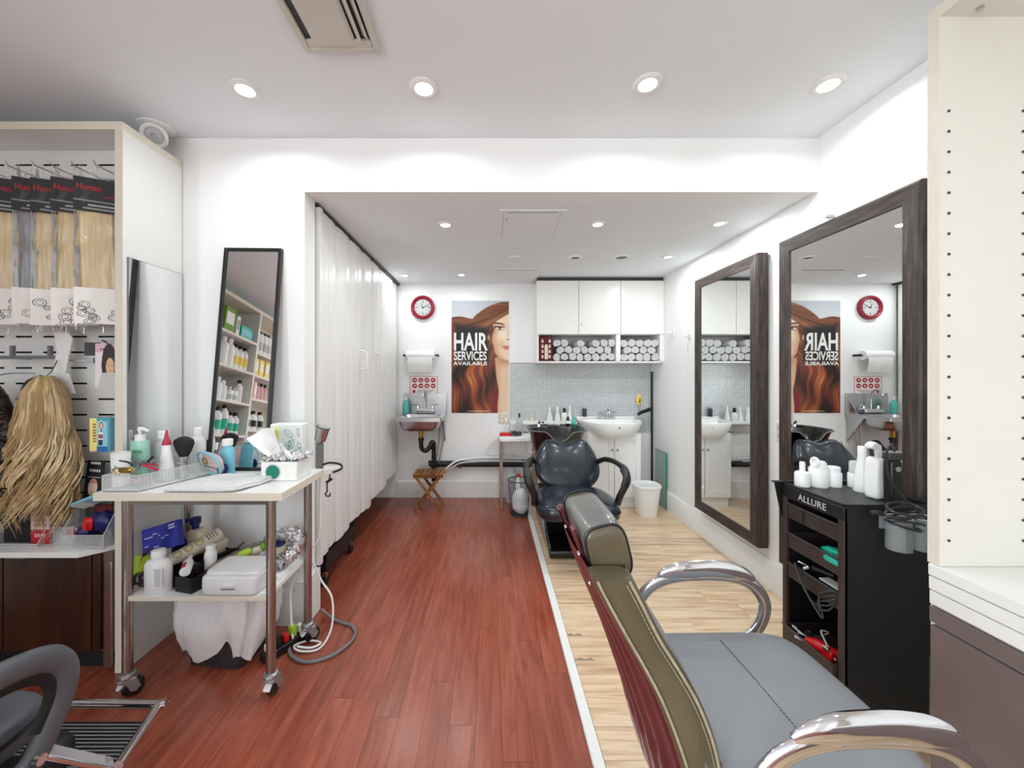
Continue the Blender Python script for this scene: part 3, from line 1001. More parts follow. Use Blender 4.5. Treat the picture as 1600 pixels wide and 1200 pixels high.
# wooden folding stool
st = thing('folding_stool', 'small wooden folding stool with slatted top under the hand sink', 'stool', (-.60, 3.80, 0))
for i in range(7):
    xx = -.128 + i * .0425
    MB().box(xx - .0165, xx + .0165, -.115, .115, .350, .364).build('slat', 'stool', st, bevel=.002)
for yy in (-.085, .085):
    MB().box(-.145, .145, yy - .011, yy + .011, .322, .350).build('rail', 'stool', st, bevel=.003)
for yy in (-.108, .108):
    MB().bar((-.115, yy, .335), (.130, yy, .002), .014, .026, up=(1, 0, .7)).build('leg', 'stool', st, bevel=.002)
    y2 = yy * .86
    MB().bar((.115, y2, .335), (-.130, y2, .002), .014, .026, up=(-1, 0, .7)).build('leg', 'stool', st, bevel=.002)
MB().cyl((-.095, -.093, .052), (-.095, .093, .052), .008, n=10).cyl((.095, -.10, .052), (.095, .10, .052), .008, n=10).build('stretcher', 'stool', st)

# black drain pipe along the wall with hoses on it
pp = thing('drain_pipe', 'black horizontal drain pipe running low along the alcove end wall', 'pipe', (-.2, YB, .37))
MB().tube(crm([(-.42, -.05, -.035), (-.37, -.05, .0), (-.33, -.05, .0), (1.15, -.05, .0)], 5), .033, 16).build('pipe', 'black', pp)
for xx in (-.12, .55):
    MB().box(xx - .012, xx + .012, -.088, -.001, -.039, .039).build('pipe_clip', 'dkgrey', pp, bevel=.003)
hp = crm([(-.50, YB - .10, .30), (-.42, YB - .12, .37), (-.33, YB - .10, .418), (-.1, YB - .055, .436), (.3, YB - .05, .432), (.72, YB - .05, .425)], 8)
tag(MB().tube(hp, .011, 8).build('water_hose', 'whitep'), 'white water hose lying along the top of the black pipe', 'hose')
hp2 = crm([(-.47, YB - .13, .305), (-.40, YB - .14, .35), (-.30, YB - .125, .398), (-.08, YB - .105, .410), (.3, YB - .102, .409), (.70, YB - .102, .409)], 8)
tag(MB().tube(hp2, .008, 8).build('water_hose', 'ltgrey'), 'thin grey water hose lying in front of the white one on the pipe', 'hose')

# side table left of the shampoo bowl
tb = thing('side_table', 'small white-topped table with one greyed wooden leg by the mesh basket', 'table', (.33, 3.93, 0))
MB().box(-.235, .15, -.135, .16, .655, .70).build('tray_top', 'whitep', tb, bevel=.008)
MB().box(-.233, -.205, -.13, -.10, 0, .655).build('leg', 'legwood', tb, bevel=.003)
MB().box(-.233, -.205, .12, .15, 0, .655).build('leg', 'legwood', tb, bevel=.003)
MB().box(.11, .138, .12, .15, 0, .655).build('leg', 'legwood', tb, bevel=.003)
MB().box(.11, .138, -.13, -.10, 0, .655).build('leg', 'legwood', tb, bevel=.003)
MB().box(.02, .024, -.128, -.122, .56, .66).build('hook', 'inox', tb)
rc = thing('red_clips', 'bright red comb clip block lying on the small side table', 'clip', (.155, 3.90, .70))
rcm = MB()
rcm.box(-.06, .055, -.025, .025, 0, .028)
rcm.build('body', 'red', rc, bevel=.006)
for i in range(4):
    MB().box(-.05 + i * .026, -.032 + i * .026, -.03, .03, .028, .034).build('ridge', 'red', rc, bevel=.002)
bc = MB()
for i in range(14):
    a = i * .9
    bc.tube(crm([(.02 * math.cos(a), .02 * math.sin(a), .012), (.05 * math.cos(a + 1), .03 * math.sin(a + 1), .02 + .015 * (i % 3)), (.055 * math.cos(a + 2), .03 * math.sin(a + 2), .01)], 4), .006, 6)
tag(bc.build('cord_bundle', 'dkgrey', loc=(.262, 3.88, .70)), 'tangled dark cord bundle on the small side table beside the bowl', 'cord')
op = thing('outlet_plate', 'beige wall outlet with a plug above the small side table', 'outlet', (.145, YB, .845))
MB().box(-.055, .055, -.007, -.001, -.055, .055).build('plate', 'beige', op, bevel=.003)
MB().box(.012, .036, -.03, -.007, -.04, .005).build('plug', 'whitep', op, bevel=.004)
for zz in (-.022, .024):
    MB().box(-.032, -.008, -.010, -.007, zz - .012, zz + .012).build('socket', 'trim', op, bevel=.003)
tag(MB().tube(crm([(.165, YB - .024, .80), (.10, YB - .05, .66), (-.02, YB - .03, .54), (.0, YB - .035, .465), (.2, YB - .05, .475), (.38, YB - .08, .46), (.52, YB - .12, .55), (.62, YB - .14, .50), (.60, YB - .16, .42)], 8), .0045, 6).build('plug_cable', 'whitep'), 'thin white cable dropping from the beige outlet to the pipe', 'cord')

bk = thing('wire_basket', 'dark wire mesh waste basket holding a white bag beside the side table', 'basket', (.275, 3.63, 0))
wm = MB()
nb, hgt = 30, .33
for j in range(nb):
    a = 2 * math.pi * j / nb
    for tw in (.35, -.35):
        wm.tube([( (.085 + .022 * t) * math.cos(a + tw * t), (.085 + .022 * t) * math.sin(a + tw * t), .006 + (hgt - .01) * t) for t in (0, .33, .66, 1)], .0011, 3, cap=False)
wm.build('mesh', 'dkgrey', bk)['kind'] = 'stuff'
MB().tube([(.107 * math.cos(2 * math.pi * k / 32), .107 * math.sin(2 * math.pi * k / 32), hgt) for k in range(32)], .0045, 8, closed=True).build('rim', 'dkgrey', bk)
MB().lathe([(.0, .0), (.085, .0), (.086, .02), (.083, .02), (.083, .004), (.0, .004)], n=28).build('bottom', 'dkgrey', bk)
def lump(p):
    s = 1 + .13 * math.sin(23 * p.x + 9 * p.z) + .10 * math.sin(31 * p.y - 17 * p.z + 1)
    return Vector((p.x * s, p.y * s, p.z * (1 + .1 * math.sin(29 * p.x))))
tag(MB().sell((.275, 3.62, .13), (.073, .070, .115), .8, .9, 26, 16, fn=lump).build('plastic_bag', 'poly'), 'crumpled white plastic bag inside the wire mesh basket', 'bag')
rb = thing('spray_bottle', 'white bottle with red trigger standing in the mesh basket', 'bottle', (.27, 3.69, .225))
MB().lathe([(.0, 0), (.026, 0), (.028, .02), (.026, .07), (.012, .10), (.010, .115)], n=16).build('body', 'milky', rb)
MB().box(-.014, .022, -.012, .012, .115, .145).bar((.018, 0, .128), (.028, 0, .100), .012, .008).build('trigger', 'red', rb, bevel=.004)
cn = thing('canister', 'tall white canister standing behind the mesh basket', 'canister', (.22, 4.00, 0))
MB().lathe([(.0, 0), (.058, 0), (.060, .006), (.060, .29), (.052, .31), (.0, .315)], n=24).build('body', 'ltgrey', cn)
MB().lathe([(.0, .335), (.026, .335), (.030, .330), (.030, .314), (.0, .314)], n=18).build('cap', 'ltgrey', cn)

# ================================================================ WASH CORNER
# mosaic backsplash: small tiles joined as one part
ts = struct(MB().box(.207, XR - .012, YB - .006, YB, .70, 1.446).build('wall_tiling', 'grout'))
tm = MB()
pitch = .0205
nx_, nz_ = int((XR - .012 - .207) / pitch), int((1.446 - .70) / pitch)
for i in range(nx_):
    for j in range(nz_):
        x0, z0 = .2085 + i * pitch, .7015 + j * pitch
        x1, z1, yf = x0 + .0165, z0 + .0165, YB - .0085 - .0008 * random.random()
        tm.add([(x0, YB - .006, z0), (x1, YB - .006, z0), (x1, YB - .006, z1), (x0, YB - .006, z1), (x0, yf, z0), (x1, yf, z0), (x1, yf, z1), (x0, yf, z1)],
               [(4, 5, 6, 7), (0, 1, 5, 4), (1, 2, 6, 5), (2, 3, 7, 6), (3, 0, 4, 7)])
o = tm.build('mosaic_tiles', 'tile', ts, smooth=False)
o['kind'] = 'stuff'

# wall cabinet
CAY = 3.847
wc = thing('wall_cabinet', 'white three-door wall cabinet with open towel shelf beneath the doors', 'cabinet', (1.106, YB, 1.439))
S = (1.106, YB, 1.439)
MB().box(.468, 1.743, CAY + .018, YB, 1.439, 1.456).build('bottom_board', 'board', wc, shift=S)
MB().box(.468, 1.743, CAY + .018, YB, 1.722, 1.738).build('shelf_board', 'board', wc, shift=S)
MB().box(.468, 1.743, CAY + .018, YB, 2.248, 2.266).build('top_board', 'board', wc, shift=S)
for a, b in ((.468, .486), (1.262, 1.306), (1.700, 1.743)):
    MB().box(a, b, CAY + .004, YB - .001, 1.456, 1.722).build('upright', 'board', wc, shift=S)
MB().box(.468, .486, CAY + .018, YB, 1.738, 2.248).build('side_panel', 'board', wc, shift=S)
MB().box(.486, 1.743, YB - .01, YB - .001, 1.456, 2.248).build('back_panel', 'ltgrey', wc, shift=S)
MB().box(.48, 1.743, CAY + .02, YB - .01, 2.267, 2.299).build('gap_shade', 'dkgrey', wc, shift=S)  # dark box stands in for the shade in the gap above the cabinet
for a, b in ((.469, .884), (.888, 1.306), (1.310, 1.742)):
    d = MB().box(a, b, CAY, CAY + .017, 1.727, 2.262).build('door', 'white', wc, shift=S, bevel=.0015)
    if a > .8 and a < .9:
        MB().cyl((.913, CAY - .005, 1.823), (.913, CAY, 1.823), .009, n=14).build('lock', 'inox', d, shift=S)
# rolled towels
def towel_mesh():
    mb = MB()
    n, turns, th, L = 46, 3.2, .0085, .21
    pts = []
    for i in range(n + 1):
        t = i / n
        a = 2 * math.pi * turns * t
        r = .007 + .0365 * t
        pts.append(((r) * math.cos(a), (r) * math.sin(a), (r - th) * math.cos(a), (r - th) * math.sin(a)))
    vs = []
    for y in (-L / 2, L / 2):
        for p in pts:
            vs.append((p[0], y, p[1])); vs.append((p[2], y, p[3]))
    o = 2 * (n + 1)
    fs = []
    for i in range(n):
        a, b = 2 * i, 2 * i + 2
        fs += [(a, b, b + 1, a + 1), (o + a, o + a + 1, o + b + 1, o + b), (a, o + a, o + b, b), (a + 1, b + 1, o + b + 1, o + a + 1)]
    fs += [(2 * n, o + 2 * n, o + 2 * n + 1, 2 * n + 1), (0, 1, o + 1, o)]
    mb.add(vs, fs)
    return mb
tw0 = None
def put_towel(x, z, grp, lab):
    global tw0
    if tw0 is None:
        o = towel_mesh().build('rolled_towel', 'towel', ang=60)
        tw0 = o
    else:
        o = tw0.copy(); col.objects.link(o)
    o.location = (x, 3.975 + random.uniform(-.012, .004), z)
    o.rotation_euler = (0, random.uniform(0, 6.28), 0)
    q = random.uniform(.93, .99)
    o.scale = (q, 1, q * random.uniform(.94, 1.0))
    tag(o, lab, 'towel', grp)
ORD = ['first', 'second', 'third', 'fourth', 'fifth', 'sixth', 'seventh', 'eighth', 'ninth']
ROW = ['bottom', 'middle', 'top']
for row, zz in enumerate((1.4985, 1.5675, 1.6365)):
    c = 0
    for i in range(8):
        xx = .672 + (.040 if row % 2 else 0) + i * .0785 + random.uniform(-.002, .002)
        if xx > 1.226 or (row == 2 and i in (2, 4)):
            continue
        put_towel(xx, zz + random.uniform(-.001, .002), 'rolled towels in the wide open shelf', 'rolled white towel, %s row of the wide open shelf, %s from the red box' % (ROW[row], ORD[c]))
        c += 1
for row, zz in enumerate((1.4985, 1.5675, 1.6365)):
    c = 0
    for i in range(5):
        xx = 1.347 + (.036 if row % 2 else 0) + i * .0785 + random.uniform(-.002, .002)
        if xx > 1.665:
            continue
        put_towel(xx, zz + random.uniform(-.001, .002), 'rolled towels in the narrow open shelf', 'rolled white towel, %s row of the narrow open shelf, %s from the divider' % (ROW[row], ORD[c]))
        c += 1
rbx = thing('red_box', 'dark red box of cosmetics at the end of the open towel shelf', 'box', (.560, 3.955, 1.456))
MB().box(-.068, .066, -.09, .12, 0, .245).build('carton', 'darkred', rbx, bevel=.002)
for sx_ in (-.034, .038):
    for k in range(4):
        MB().box(sx_ - .010, sx_ + .010, -.093, -.090, .03 + k * .052, .062 + k * .052).build('printed_square', 'pink', rbx)
MB().lathe([(0, .02), (.016, .02), (.018, .05), (.018, .14), (.012, .165), (0, .17)], (.003, -.097, 0), n=14, sy=.3).build('printed_bottle', 'beige', rbx)

# white vanity with ceramic basin
VX = 1.229
va = thing('vanity_unit', 'white two-door vanity cabinet under the ceramic basin', 'cabinet', (VX, 3.97, 0))
S = (VX, 3.97, 0)
MB().box(VX - .265, VX + .265, 3.82, YB - .02, .10, .74).build('body', 'mdf', va, shift=S, bevel=.002)
MB().box(VX - .255, VX + .255, 3.835, YB - .02, 0, .10).build('plinth', 'mdf', va, shift=S)
for s in (-1, 1):
    x0, x1 = (VX - .262, VX - .003) if s < 0 else (VX + .003, VX + .262)
    dm = MB().box(x0, x0 + .05, 3.800, 3.82, .105, .735).box(x1 - .05, x1, 3.800, 3.82, .105, .735)
    dm.box(x0 + .05, x1 - .05, 3.800, 3.82, .105, .165).box(x0 + .05, x1 - .05, 3.800, 3.82, .675, .735).box(x0 + .05, x1 - .05, 3.808, 3.82, .165, .675)
    d = dm.build('door', 'mdf', va, shift=S, bevel=.002)
    kx = VX + s * .026
    MB().lathe([(0, 0), (.006, 0), (.006, .012), (.012, .016), (.011, .022), (0, .024)], (kx, 3.80, .58), n=14).build('knob', 'inox', d, shift=S) if False else \
        MB().cyl((kx, 3.80, .58), (kx, 3.786, .58), .006, n=10).cyl((kx, 3.786, .58), (kx, 3.776, .58), .012, .010, n=14).build('knob', 'inox', d, shift=S)

def basin_out(w, yb, yf, n=30):
    """D-shaped outline: straight back, bowed front."""
    out = [(-w, yb)]
    for k in range(n + 1):
        a = math.pi + math.pi * k / n
        cx, sy = math.cos(a), math.sin(a)
        out.append((w * math.copysign(abs(cx) ** .8, cx), (yb - .16) + (yb - .16 - yf) * sy if True else 0))
    out.append((w, yb))
    return out
bs = thing('basin', 'white ceramic half-round washbasin on the vanity', 'basin', (VX, YB - .01, .745))
def bring(w, yb, yf, z):
    return [Vector((p[0], p[1], z)) for p in basin_out(w, yb, yf)]
bb = MB()
loft(bb, [bring(.17, -.02, -.33, -.058), bring(.225, -.01, -.40, -.040), bring(.272, 0, -.448, .005), bring(.300, 0, -.468, .065), bring(.312, 0, -.475, .095), bring(.312, 0, -.475, .108), bring(.304, -.004, -.467, .113),
          bring(.27, -.10, -.435, .108), bring(.25, -.12, -.41, .07), bring(.15, -.14, -.32, .005 + .01), bring(.03, -.2, -.24, .008)])
bb.box(-.312, .312, -.045, -.0, .10, .128)
bb.build('bowl', 'ceramic', bs, ang=55)
MB().cyl((0, -.478, .07), (0, -.470, .07), .007, n=12).build('overflow', 'chrome', bs)
fb = MB().box(-.085, .085, -.105, -.055, .112, .128).build('faucet_body', 'chrome', bs, bevel=.008, seg=3)
MB().tube(crm([(0, -.08, .125), (0, -.082, .17), (0, -.105, .205), (0, -.15, .205), (0, -.175, .175)], 6), [.014] * 18 + [.011] * 7, 12).build('spout', 'chrome', fb)
for s in (-1, 1):
    MB().lathe([(.012, 0), (.014, .02), (.024, .026), (.026, .045), (.018, .055), (0, .058)], (s * .066, -.08, .127), n=18).build('tap_handle', 'chrome', fb)

# ledge and bottles behind the shampoo bowl
lg = thing('wall_ledge', 'narrow white ledge along the mosaic behind the shampoo bowl', 'shelf', (.56, YB - .008, .80))
MB().box(-.345, .345, -.13, 0, .0, .028).build('board', 'board', lg, bevel=.003)
MB().box(-.345, .345, -.022, 0, -.09, .0).build('batten', 'board', lg)

def bottle(name, label, cat, loc, r, h, shape, m, mcap, cap_h=.03, cap_r=None, sx=1.0, sy=1.0, rz=0.0, lab=None, group=None, pump=False, labcol='label'):
    t = thing(name, label, cat, loc, rz, group)
    cr = cap_r or r * .45
    if shape == 'round':
        pr_ = [(0, 0), (r * .93, 0), (r, h * .03), (r, h * .78), (r * .85, h * .88), (cr * .95, h * .95), (cr * .95, h)]
    elif shape == 'cone':
        pr_ = [(0, 0), (r * .96, 0), (r, h * .05), (r * .92, h * .28), (cr * 1.15, h * .86), (cr, h)]
    else:
        pr_ = [(0, 0), (r * .95, 0), (r, h * .02), (r, h * .93), (r * .93, h), (cr, h), (cr, h * 1.005)]
    MB().lathe(pr_, n=20, sx=sx, sy=sy).build('body', m, t)
    if pump:
        MB().lathe([(cr * 1.2, h), (cr * 1.2, h + cap_h * .45), (cr * .4, h + cap_h * .5), (cr * .4, h + cap_h * .8), (0, h + cap_h * .8)], n=16).tube(
            [(-.006, 0, h + cap_h * .9), (.012, 0, h + cap_h * .9), (.040, 0, h + cap_h * .72)], [.009, .008, .005], 8).cyl((0, 0, h + cap_h * .75), (0, 0, h + cap_h), .010, n=10).build('pump', mcap, t)
    elif mcap:
        MB().lathe([(cr * 1.05, h), (cr * 1.05, h + cap_h * .9), (cr * .9, h + cap_h), (0, h + cap_h)], n=16).build('cap', mcap, t)
    if lab:
        z0, z1 = lab
        MB().grid(lambda u, v: Vector((math.sin(-1.25 + 2.5 * u) * r * 1.012 * sx, -math.cos(-1.25 + 2.5 * u) * r * 1.012 * sy, h * (z0 + (z1 - z0) * v))), 12, 2).build('paper_label', labcol, t)
    return t

LZ = .828
bottle('applicator_bottle', 'white conical spray bottle on the ledge, nearest the wall poster', 'bottle', (.630, 4.06, LZ), .036, .115, 'cone', 'milky', 'whitep', .03, .012)
bottle('applicator_bottle', 'white conical bottle with frosted base on the ledge behind the bowl', 'bottle', (.712, 4.06, LZ), .034, .12, 'cone', 'milky', 'whitep', .03, .012)
bottle('shampoo_bottle', 'white bottle with black spray head on the ledge behind the bowl', 'bottle', (.780, 4.045, LZ), .030, .095, 'round', 'whitep', 'black', .045, .016)
bottle('shampoo_bottle', 'tall white pointed bottle between black-headed bottle and basin', 'bottle', (.842, 4.07, LZ), .030, .13, 'cone', 'whitep', 'whitep', .03, .010)
bottle('dropper_bottle', 'small cream bottle with pointed cap on the ledge over the side table', 'bottle', (.440, 4.06, LZ), .032, .045, 'cone', 'beige', 'beige', .02, .008)
BWX, BWY = .597, 3.50
bottle('serum_bottle', 'black bottle with white label on the back rim of the shampoo bowl', 'bottle', (.750, 3.705, .8405), .021, .055, 'round', 'black', 'black', .02, .012, lab=(.2, .7))
bottle('serum_bottle', 'teal bottle on the back rim of the shampoo bowl', 'bottle', (.805, 3.71, .8405), .021, .062, 'round', 'aqua', 'aqua', .018, .010)
bottle('soap_dispenser', 'dark grey soap bottle standing at the back of the ceramic basin', 'bottle', (1.005, YB - .042, .874), .022, .085, 'square', 'dkgrey', 'ltgrey', .02, .012)
bottle('pump_bottle', 'tall clear bottle with black top on the small side table', 'bottle', (.300, 3.96, .70), .036, .18, 'round', 'glassd', 'black', .04, .010)

hb = thing('hand_brush', 'yellow oval brush hanging on the mosaic beside the black pole', 'brush', (1.593, YB - .012, 1.03))
MB().sell((0, -.012, .02), (.030, .013, .062), .9, .9, 24, 14).build('head', 'yellow', hb)
MB().tube(crm([(0, -.010, -.035), (.002, -.010, -.10), (.0, -.010, -.15)], 4), [.007] * 4 + [.005] * 5, 8).build('handle', 'glassd', hb)
MB().sell((.002, -.024, .015), (.012, .006, .03), .8, .8, 12, 8).build('bristles', 'gold', hb)

pl = thing('pole', 'tall thin black pole with short angled arm in the alcove corner', 'pole', (1.692, 4.02, 0))
MB().cyl((0, 0, .004), (0, 0, 1.345), .012, n=12).cyl((0, 0, 1.335), (0, 0, 1.35), .015, n=12).build('shaft', 'black', pl)
MB().bar((0, 0, .965), (-.125, -.02, .925), .03, .034).bar((-.115, -.02, .93), (-.16, -.03, .905), .026, .03).build('arm', 'black', pl, bevel=.006)
MB().lathe([(0, 0), (.04, 0), (.04, .012), (.012, .02)], n=20).build('foot', 'black', pl)
gp = thing('glass_panel', 'loose rectangular glass panel standing against the wall behind the white bin', 'glass panel', (1.70, 3.90, 0))
MB().box(.016, .024, -.15, .105, .002, .55).build('pane', 'glassg', gp)
MB().box(.014, .026, -.152, -.15, .002, .55).box(.014, .026, -.152, .105, .55, .553).build('edge', 'tealdk', gp)

bn = thing('waste_bin', 'white oval plastic waste bin beside the vanity', 'bin', (1.478, 3.635, 0))
def bin_ring(w, d, z):
    return [Vector((w * math.copysign(abs(math.cos(a)) ** .75, math.cos(a)), d * math.copysign(abs(math.sin(a)) ** .75, math.sin(a)), z)) for a in [2 * math.pi * k / 40 for k in range(40)]]
loft(MB(), [bin_ring(.085, .088, .0), bin_ring(.088, .090, .004), bin_ring(.118, .112, .262), bin_ring(.126, .119, .266), bin_ring(.126, .119, .286), bin_ring(.119, .112, .290), bin_ring(.114, .108, .284),
            bin_ring(.110, .105, .25), bin_ring(.085, .085, .012)]).build('tub', 'whitep', bn, ang=50)

# shampoo chair with bowl, axis x = .61
sh = thing('shampoo_chair', 'black vinyl shampoo chair with arms in front of the black wash bowl', 'chair', (.612, 2.9, 0))
S = (.612, 2.9, 0)
bprof = [(2.76, 0), (2.752, .012), (2.756, .055), (2.80, .075), (2.96, .115), (3.02, .20), (3.04, .335), (3.50, .335), (3.56, .30), (3.60, 0)]
MB().prism(bprof, 0, .425, .785).build('base', 'blackgl', sh, shift=S, bevel=.018, seg=3)
MB().box(.52, .70, 2.80, 3.2, .30, .345).build('seat_plate', 'blackm', sh, shift=S)
def seat_fn(p):
    return Vector((p.x * (1 - .10 * max(0, p.y / .27)), p.y, p.z - .012 * (p.x / .28) ** 2 + (.012 if p.z > 0 else 0) * math.cos(p.y * 6)))
MB().sell((.612, 2.80, .395), (.285, .275, .062), .45, .45, 44, 18, fn=seat_fn).build('seat', 'leather', sh, shift=S)
MB().tube([(.612 + .287 * math.copysign(abs(math.cos(a)) ** .45, math.cos(a)) * (1 - .10 * max(0, math.copysign(abs(math.sin(a)) ** .45, math.sin(a)))), 2.80 + .277 * math.copysign(abs(math.sin(a)) ** .45, math.sin(a)), .392) for a in [2 * math.pi * k / 64 for k in range(64)]], .005, 6, closed=True).build('seat_welt', 'black', sh, shift=S)
# backrest: shield outline, neck dip at the top
bo = crm([(-.10, .190), (0, .165), (.10, .190), (.17, .178), (.225, .09), (.255, -.02), (.235, -.12), (.15, -.195), (0, -.225), (-.15, -.195), (-.235, -.12), (-.255, -.02), (-.225, .09), (-.17, .178)], 4, True)
BX = Matrix.Translation((.622, 3.13, .605)) @ Matrix.Rotation(R(62), 4, 'X')
bkm = MB().pillow([(p.x, p.y) for p in bo], .055, 9, X=BX, back=.8, power=.7)
bk_ = bkm.build('backrest', 'leather', sh, shift=S, ang=60)
for s in (-1, 1):
    pts = [BX @ Vector((s * .14 + s * .035 * (1 - t) , .17 - .33 * t, .034 + .012 * math.sin(math.pi * t))) for t in [k / 10 for k in range(11)]]
    MB().tube(pts, .0025, 5).build('seam', 'black', bk_, shift=S)
pipe_pts = [BX @ Vector((p.x * 1.008, p.y * 1.008, 0)) for p in bo]
MB().tube(pipe_pts, .006, 6, closed=True).build('welt', 'black', bk_, shift=S)
MB().prism([(3.12, .34), (3.26, .34), (3.36, .62), (3.22, .60)], 0, .50, .73).build('back_support', 'blackm', sh, shift=S, bevel=.01)
for s in (-1, 1):
    pth = crm([(.612 + s * .262, 3.12, .615), (.612 + s * .290, 3.03, .655), (.612 + s * .325, 2.90, .668), (.612 + s * .345, 2.77, .650), (.612 + s * .348, 2.70, .60), (.612 + s * .325, 2.685, .535), (.612 + s * .300, 2.70, .47), (.612 + s * .295, 2.74, .40)], 6)
    n_ = len(pth)
    MB().tube(pth, [.030 if 6 < i < 30 else .026 for i in range(n_)], 12, flat=.62, up=(0, 1, .3)).build('armrest', 'greyarm' if False else 'blackm', sh, shift=S)

# the black wash bowl
wb = thing('wash_bowl', 'glossy black shampoo bowl with neck notch behind the shampoo chair', 'wash bowl', (BWX, BWY, .84))
def bowl_ring(w, d, z, dip=0.0, cy=0.0, e=.62, zback=0.0):
    out = []
    for k in range(72):
        a = 2 * math.pi * k / 72
        x = w * math.copysign(abs(math.cos(a)) ** e, math.cos(a))
        y = d * math.copysign(abs(math.sin(a)) ** e, math.sin(a)) + cy
        q = 0
        if math.sin(a) < 0:
            q = dip * math.exp(-(abs(x) / .085) ** 3.2)
        out.append(Vector((x, y, z - q)))
    return out
bwl = MB()
loft(bwl, [bowl_ring(.10, .08, -.30, 0, .04), bowl_ring(.17, .14, -.27, 0, .03), bowl_ring(.215, .175, -.16, .02, .01), bowl_ring(.248, .215, -.02, .075), bowl_ring(.262, .228, -.014, .085), bowl_ring(.265, .231, -.004, .088),
           bowl_ring(.258, .224, .002, .088), bowl_ring(.246, .212, -.004, .084), bowl_ring(.236, .165, -.018, .075, -.038), bowl_ring(.205, .14, -.12, .03, -.03), bowl_ring(.12, .09, -.20, 0, -.02), bowl_ring(.03, .03, -.21, 0, 0)])
bwl.build('bowl', 'blackgl', wb, ang=60)
MB().tube(bowl_ring(.265, .231, -.006, .0885), .0042, 6, closed=True).build('rim_highlight', 'grey', wb)  # grey tube stands in for the highlight along the rim edge
MB().cyl((-.135, .155, -.012), (-.135, .155, .012), .020, .016, 18).tube(crm([(-.135, .155, .01), (-.13, .13, .04), (-.10, .09, .035)], 5), .010, 10).build('mixer_tap', 'chrome', wb)
MB().tube(crm([(.06, .17, .0), (.02, .165, .012), (-.05, .168, .01)], 5), .014, 10).build('hand_shower', 'ltgrey', wb)
MB().prism([(.00, -.505), (.11, -.505), (.11, -.22), (.04, -.22)], 0, -.09, .09).build('stand', 'blackm', wb, bevel=.01)

# fittings on the right wall
for y_, z_, lab in ((3.66, 1.745, 'white plastic hook on the wall beside the wall cabinet'), (3.36, 1.69, 'white plastic hook on the wall just before the far mirror')):
    h = thing('wall_hook', lab, 'hook', (XR, y_, z_))
    MB().box(-.008, 0, -.020, .020, -.055, .045).build('plate', 'trim', h, bevel=.004)
    MB().tube(crm([(-.008, 0, -.005), (-.03, 0, -.03), (-.045, 0, -.025), (-.05, 0, .0)], 5), .007, 8).build('hook_arm', 'trim', h)
h = thing('wall_socket', 'white wall socket between the two tall brown-framed mirrors', 'outlet', (XR, 2.305, .985))
MB().box(-.008, 0, -.036, .036, -.058, .058).build('plate', 'trim', h, bevel=.004)
MB().box(-.011, -.008, -.018, .018, .008, .04).box(-.011, -.008, -.018, .018, -.04, -.008).build('socket', 'ltgrey', h, bevel=.002)

# ---------------------------------------------------------------- tall mirrors on the right wall
def tall_mirror(y0, y1, label):
    z0, z1, fw = .244, 2.089, .072
    yc = (y0 + y1) / 2
    t = thing('tall_mirror', label, 'mirror', (XR - .01, yc, z0))
    S_ = (XR - .01, yc, z0)
    xf, xb = 1.662, 1.732
    # each rail mitred, with a stepped face
    def rail(pts_out, pts_in, name, m):
        (a0, a1), (b0, b1) = pts_out, pts_in
        a0, a1, b0, b1 = [Vector((0,) + tuple(p)) for p in (a0, a1, b0, b1)]
        mb = MB()
        def P(q, x): return (x, q.y, q.z)
        m0, m1 = a0.lerp(b0, .14), a1.lerp(b1, .14)
        vs = [P(a0, xb), P(a1, xb), P(a0, xf + .008), P(a1, xf + .008), P(m0, xf), P(m1, xf), P(b0, xf + .006), P(b1, xf + .006), P(b0, xb - .03), P(b1, xb - .03)]
        fs = [(0, 1, 3, 2), (2, 3, 5, 4), (4, 5, 7, 6), (6, 7, 9, 8), (0, 2, 4, 6, 8), (1, 9, 7, 5, 3), (0, 8, 9, 1)]
        mb.add(vs, fs)
        return mb.build(name, m, t, shift=S_, smooth=False)
    i0, i1, k0, k1 = y0 + fw, y1 - fw, z0 + fw, z1 - fw
    rail(((y0, z1), (y1, z1)), ((i0, k1), (i1, k1)), 'frame_rail', 'frameh')
    rail(((y1, z0), (y0, z0)), ((i1, k0), (i0, k0)), 'frame_rail', 'frameh')
    rail(((y0, z0), (y0, z1)), ((i0, k0), (i0, k1)), 'frame_stile', 'frame')
    rail(((y1, z1), (y1, z0)), ((i1, k1), (i1, k0)), 'frame_stile', 'frame')
    MB().box(1.676, 1.680, y0 + fw - .004, y1 - fw + .004, z0 + fw - .004, z1 - fw + .004).build('glass', 'mirror', t, shift=S_, smooth=False)
    return t
tall_mirror(2.394, 3.132, 'tall mirror in dark weathered wood frame nearer the vanity')
m1 = tall_mirror(1.483, 2.220, 'tall mirror in dark weathered wood frame behind the black salon trolley')
for y_, z_ in ((1.95, 2.095), (1.487, 2.10)):
    MB().box(1.712, 1.742, y_ - .004, y_ + .004, z_ - .02, z_ + .045).box(1.70, 1.742, y_ - .010, y_ + .010, z_ + .03, z_ + .038).build('hanging_bracket', 'inox', m1, shift=(XR - .01, (1.483 + 2.22) / 2, .244))

